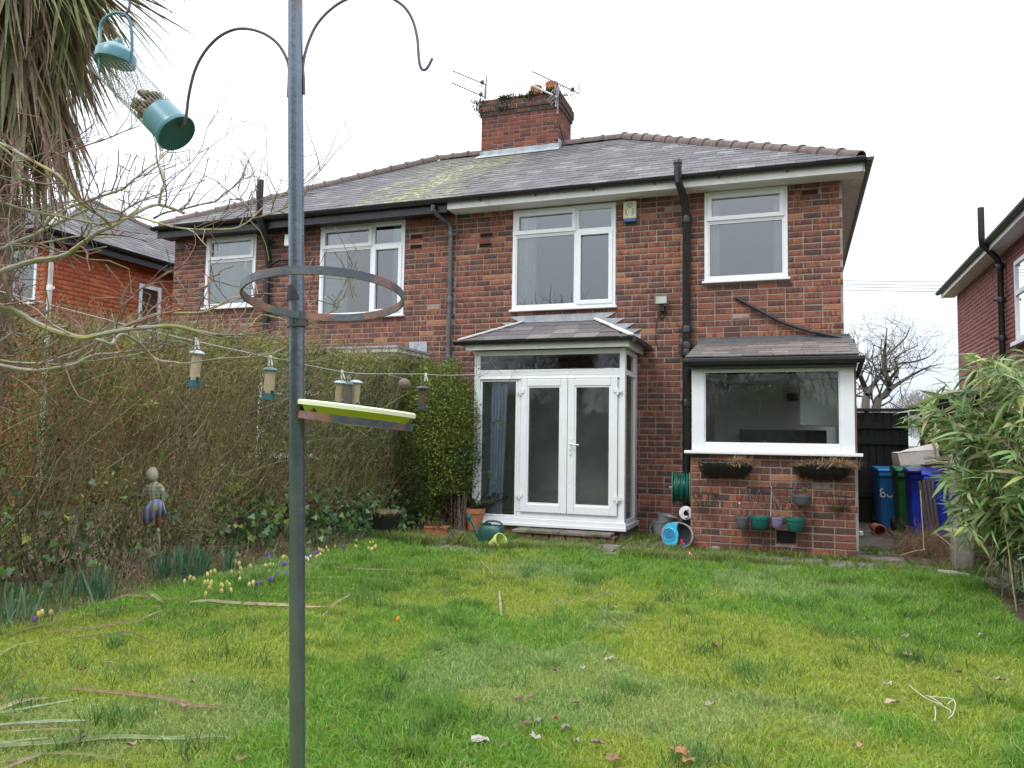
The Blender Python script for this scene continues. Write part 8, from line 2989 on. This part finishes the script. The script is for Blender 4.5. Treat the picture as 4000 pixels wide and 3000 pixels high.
M['petal'] = foliage('crocus_petal', .3, .5)
CN = {YEL: 'pale yellow', PUR: 'purple', WHT: 'white', ORA: 'orange'}
clumps = []
for p, c in cro:
    for cl in clumps:
        if cl[0] == c and (cl[1][0] - p).length < .30:
            cl[1].append(p)
            break
    else:
        clumps.append((c, [p]))
clumps.sort(key=lambda q: (CN[q[0]], (q[1][0] - CAM).dot(RT) / (q[1][0] - CAM).dot(fwd)))
cnt = {}
ORD = ['leftmost'] + 'second third fourth fifth sixth seventh eighth ninth tenth eleventh twelfth thirteenth fourteenth fifteenth sixteenth seventeenth eighteenth nineteenth twentieth'.split()
for c, ps in clumps:
    i = cnt[c] = cnt.get(c, -1) + 1
    nm = CN[c]
    tot = sum(1 for q in clumps if q[0] == c)
    what = ('%s crocuses' % nm) if len(ps) > 1 else 'single %s crocus' % nm
    place = 'in the lawn edge' if tot == 1 else ('%s %s group along the bed' % (ORD[i] if i == 0 else ORD[i] + ' from left', nm))
    ctr = sum(ps, Vector()) / len(ps)
    t = thing('crocus_clump', what + ', ' + place, 'crocuses', (ctr.x, ctr.y, .06), 'crocus groups')
    mb = MB()
    for p in ps:
        o = bpy.data.objects.new('flower', flower_mesh(c))
        COL.objects.link(o)
        o.parent = t
        s = random.uniform(.75, 1.0)
        o.matrix_local = Matrix.Translation(Vector((p.x, p.y, p.z - .01)) - t.location) @ Matrix.Rotation(random.gauss(0, .2), 4, 'X') @ Matrix.Rotation(random.gauss(0, .2), 4, 'Y') @ Matrix.Rotation(random.random() * 6, 4, 'Z') @ Matrix.Scale(s, 4)
        for k in range(5):
            d = Vector((random.gauss(0, .5), random.gauss(0, .5), 1)).normalized()
            q = Vector((p.x, p.y, .05)) + Vector((random.gauss(0, .01), random.gauss(0, .01), 0))
            mb.cur = (.06, .13, .03)
            mb.ribbon([q, q + d * .05, q + d * .095], [.0018, .0018, .0004], frame_of(d)[0])
    mb.build('leaves', M['daff'], t)

# ------------------------------------------------------------------ palm leaves fallen on the lawn
zH = lambda l: [P(a / 2.212, 2250 + b / 2.212, z=.115) for a, b in l]
zI = lambda l: [P(1000 + a / 2.212, 1950 + b / 2.212, z=.115) for a, b in l]
zJ = lambda l: [P(1800 + a / 2.212, 2250 + b / 2.212, z=.115) for a, b in l]
BR, TAN, PG, OLV, DK = (.20, .12, .08), (.33, .265, .17), (.23, .26, .11), (.14, .15, .05), (.11, .075, .045)
fallen = [
    (zH([(0, 480), (200, 430), (450, 370), (900, 270), (1100, 240), (1400, 225)]), 14, OLV, 'long olive palm leaf crossing the grass below the daffodils'),
    (zH([(640, 190), (900, 155), (1100, 145), (1400, 160), (1640, 175)]), 16, BR, 'brown palm leaf along the bed edge left of the crocuses'),
    (zH([(1270, 90), (1340, 150), (1410, 210)]), 26, PG, 'short broad pale green palm leaf piece below the doll'),
    (zH([(1640, 210), (1800, 205), (2000, 215), (2212, 230)]) + zI([(270, 910), (420, 925), (620, 935)]), 24, TAN, 'thick pale bleached palm leaf lying behind the pole'),
    (zH([(1200, 350), (1320, 305), (1460, 255)]), 12, PG, 'short bright pale leaf sliver below the broad pale piece'),
    (zH([(370, 460), (700, 410), (1100, 370), (1460, 345)]), 12, BR, 'thin brown palm leaf below the long olive leaf'),
    (zH([(580, 505), (900, 470), (1100, 475), (1250, 510), (1440, 565)]), 10, DK, 'thin dark bent palm leaf at left of the lawn'),
    (zH([(-100, 680), (0, 640), (120, 590), (330, 530)]), 14, PG, 'yellow-green leaf strip entering from the left edge'),
    (zH([(-60, 940), (0, 900), (150, 810), (330, 725)]), 14, BR, 'brown pointed leaf slanting up from the left edge'),
    (zH([(-100, 1110), (0, 1090), (200, 1040), (430, 1000)]), 26, TAN, 'thick tan leaf stalk at the left edge'),
    (zH([(-100, 1150), (0, 1130), (300, 1075), (700, 1035)]), 16, (.25, .29, .17), 'grey-green leaf just below the tan stalk'),
    (zH([(-60, 1015), (0, 1000), (140, 965)]), 10, BR, 'short brown sliver above the tan stalk'),
    (zH([(200, 900), (600, 905), (1000, 920)]), 7, OLV, 'thin olive strand in the left of the lawn'),
    (zH([(620, 930), (1000, 970), (1400, 1040), (1700, 1100), (2060, 1100)]), 22, BR, 'long reddish brown palm leaf left of the pole foot'),
    (zH([(-100, 1245), (0, 1240), (400, 1225), (760, 1230)]), 26, (.24, .28, .17), 'broad straight grey-green leaf at lower left'),
    (zH([(-60, 1330), (0, 1330), (500, 1315), (830, 1300)]), 10, (.22, .17, .09), 'thin straw leaf below the broad straight one'),
    (zH([(-100, 1455), (0, 1445), (600, 1400), (1000, 1360), (1500, 1345), (1900, 1350), (2000, 1390)]), 30, (.17, .21, .09), 'longest broad green palm leaf at lower left'),
    (zH([(280, 1490), (700, 1510), (1150, 1550)]), 18, OLV, 'dark olive leaf below the longest green leaf'),
    (zH([(0, 1640), (200, 1560), (400, 1480)]), 18, (.26, .19, .13), 'grey-brown leaf in the bottom left corner'),
    (zH([(-40, 1172), (0, 1170), (560, 1135)]), 7, BR, 'thin brown strand between the grey-green leaves'),
    (zH([(-100, 1270), (0, 1268), (300, 1275), (520, 1290)]), 14, DK, 'short dark leaf tucked below the broad straight grey-green leaf'),
    (zH([(-80, 1060), (0, 1050), (250, 985), (480, 905)]), 10, OLV, 'olive leaf angled up beside the tan stalk'),
    (zH([(-60, 1420), (0, 1410), (200, 1385), (420, 1370)]), 16, (.22, .25, .14), 'grey-green leaf just above the longest green leaf'),
    (zH([(-60, 1560), (0, 1548), (180, 1530), (330, 1500)]), 12, (.24, .20, .12), 'short straw leaf near the bottom left corner'),
    (zI([(600, 560), (900, 575), (1400, 610)]), 9, TAN, 'straight pale strand near the far lawn edge'),
    (zI([(410, 665), (700, 645), (1000, 655), (1290, 705)]), 10, (.30, .28, .12), 'curved straw-coloured leaf right of the pole'),
    (zI([(410, 790), (700, 800), (900, 820)]), 9, (.30, .24, .10), 'thin yellow-brown strand behind the pole'),
    (zI([(570, 995), (680, 890), (830, 805)]), 14, TAN, 'pale bent leaf crossing the bleached stalk right of the pole'),
    (zI([(990, 705), (1080, 740), (1210, 795)]), 12, BR, 'short brown leaf below the curved straw leaf'),
    (zI([(1500, 780), (1830, 760)]), 6, BR, 'thin brown straight twig in mid lawn'),
    (zI([(1940, 520), (2010, 600), (2095, 680)]), 6, TAN, 'pale twig near the lime flowerpot'),
    (zI([(2105, 775), (2115, 880), (2125, 990)]), 16, TAN, 'pale upright leaf blade pointing at the camera in mid lawn'),
    (zJ([(810, 190), (960, 180), (1080, 180), (1280, 105)]), 8, (.26, .21, .11), 'curved brown leaf below the french doors'),
    (zJ([(1135, 200), (1300, 330), (1400, 400), (1560, 465)]), 6, (.22, .19, .10), 'long thin twig slanting across mid lawn'),
]
M['dead_leaf'] = foliage('dead_leaf', .12, .7, var=.3)
for pts, wpx, colr, lab in fallen:
    pts = [Vector((p.x, p.y, float(gz(p.x, p.y)) + .026 + random.uniform(-.010, .012))) for p in pts]
    sp_ = spline(pts, 5)
    k = len(sp_)
    dmid = (sp_[k // 2] - CAM).dot(fwd)
    wm = wpx / 2.212 / FPX * dmid * .75
    mb = MB()
    mb.cur = colr
    ds = (sp_[-1] - sp_[0])
    sd = Vector((-ds.y, ds.x, 0)).normalized()
    sd = (sd + Vector((0, 0, .55))).normalized()
    ws = [max(.001, wm * (math.sin(math.pi * (.12 + .86 * j / (k - 1))) ** .6)) for j in range(k)]
    mb.ribbon(sp_, ws, sd, .45)
    q = np.array(colr)
    mb.c = [tuple(q * (.8 + .4 * random.random())) for _ in mb.c]
    mb.top('fallen_palm_leaf', M['dead_leaf'], lab, 'leaf', 'palm leaves fallen on the lawn')
# dry tree leaves
spots = [P(1800 + a / 2.212, 2250 + b / 2.212, z=.10) for a, b in ((170, 1420), (640, 1400), (985, 1420), (1310, 1590), (1900, 1530), (1970, 1620), (820, 1210), (580, 1260), (680, 1255), (500, 1050), (995, 1090), (1270, 1000), (820, 820), (1070, 790), (2200, 630), (1325, 270), (1280, 710), (600, 1010), (2150, 1100), (1175, 1465), (910, 1305))]
spots += [P(3300 + a / 2.074, 2200 + b / 2.074, z=.10) for a, b in ((350, 975), (375, 1100), (110, 1475), (920, 870), (1120, 590), (180, 475), (510, 740), (1260, 940), (490, 610))]
spots += [P(a / 2.212, 2250 + b / 2.212, z=.10) for a, b in ((710, 800), (935, 735), (1655, 930), (1600, 1160), (1130, 1490), (2090, 1610), (690, 1410))]
for i, p in enumerate(spots):
    mb = MB()
    colr = random.choice(((.26, .18, .13), (.21, .115, .075), (.30, .23, .18), (.15, .10, .075), (.33, .28, .23)))
    if i in (0, 13, 21): colr = (.42, .38, .34)
    if i in (4, 5, 6): colr = (.36, .16, .08)
    s = random.uniform(.016, .027) * (1.35 if i in (0, 1, 3, 4, 22) else 1)
    a0 = random.random() * 6.283
    z = float(gz(p.x, p.y)) + random.uniform(.028, .042)
    v = [(p.x, p.y, z)]
    m_ = 11
    for k in range(m_):
        a = a0 + 6.283 * k / m_
        r = s * (1.0 if k % 2 == 0 else .68) * random.uniform(.8, 1.15)
        v.append((p.x + r * math.cos(a) * 1.2, p.y + r * math.sin(a), z + random.uniform(-.002, .020)))
    mb.cur = colr
    mb.add(v, [(0, k + 1, (k + 1) % m_ + 1) for k in range(m_)])
    mb.c = [tuple(np.array(colr) * random.uniform(.8, 1.2)) for _ in mb.c]
    e = Vector((math.cos(a0), math.sin(a0), .3))
    mb.tube([(p.x, p.y, z), Vector((p.x, p.y, z)) + e * s * 1.4], .0012, 4, False)
    mb.top('dry_leaf', M['dead_leaf'], 'curled dry tree leaf lying on the lawn', 'leaf', 'dry tree leaves on the lawn', smooth=60)
# white cord
zK = lambda l: [P(3300 + a / 2.074, 2200 + b / 2.074, z=.105) for a, b in l]
wcd = thing('white_cord', 'loose loops of thin white cord on the grass at lower right', 'cord', zK([(760, 1150)])[0])
M['cord_white'] = simple('cord_white', (.42, .38, .29), .7, .12, 20, .1)
for l in ([(520, 985), (570, 1030), (660, 1095), (760, 1140), (850, 1190), (855, 1215)], [(660, 1070), (720, 1100), (790, 1145)], [(690, 1082), (800, 1090), (880, 1105), (895, 1160), (872, 1228), (835, 1258)], [(730, 1160), (735, 1215), (730, 1275)], [(835, 1145), (850, 1125), (875, 1112)]):
    MB().tube(spline(zK(l), 5), .0026, 6).build('strand', M['cord_white'], wcd, smooth=True)
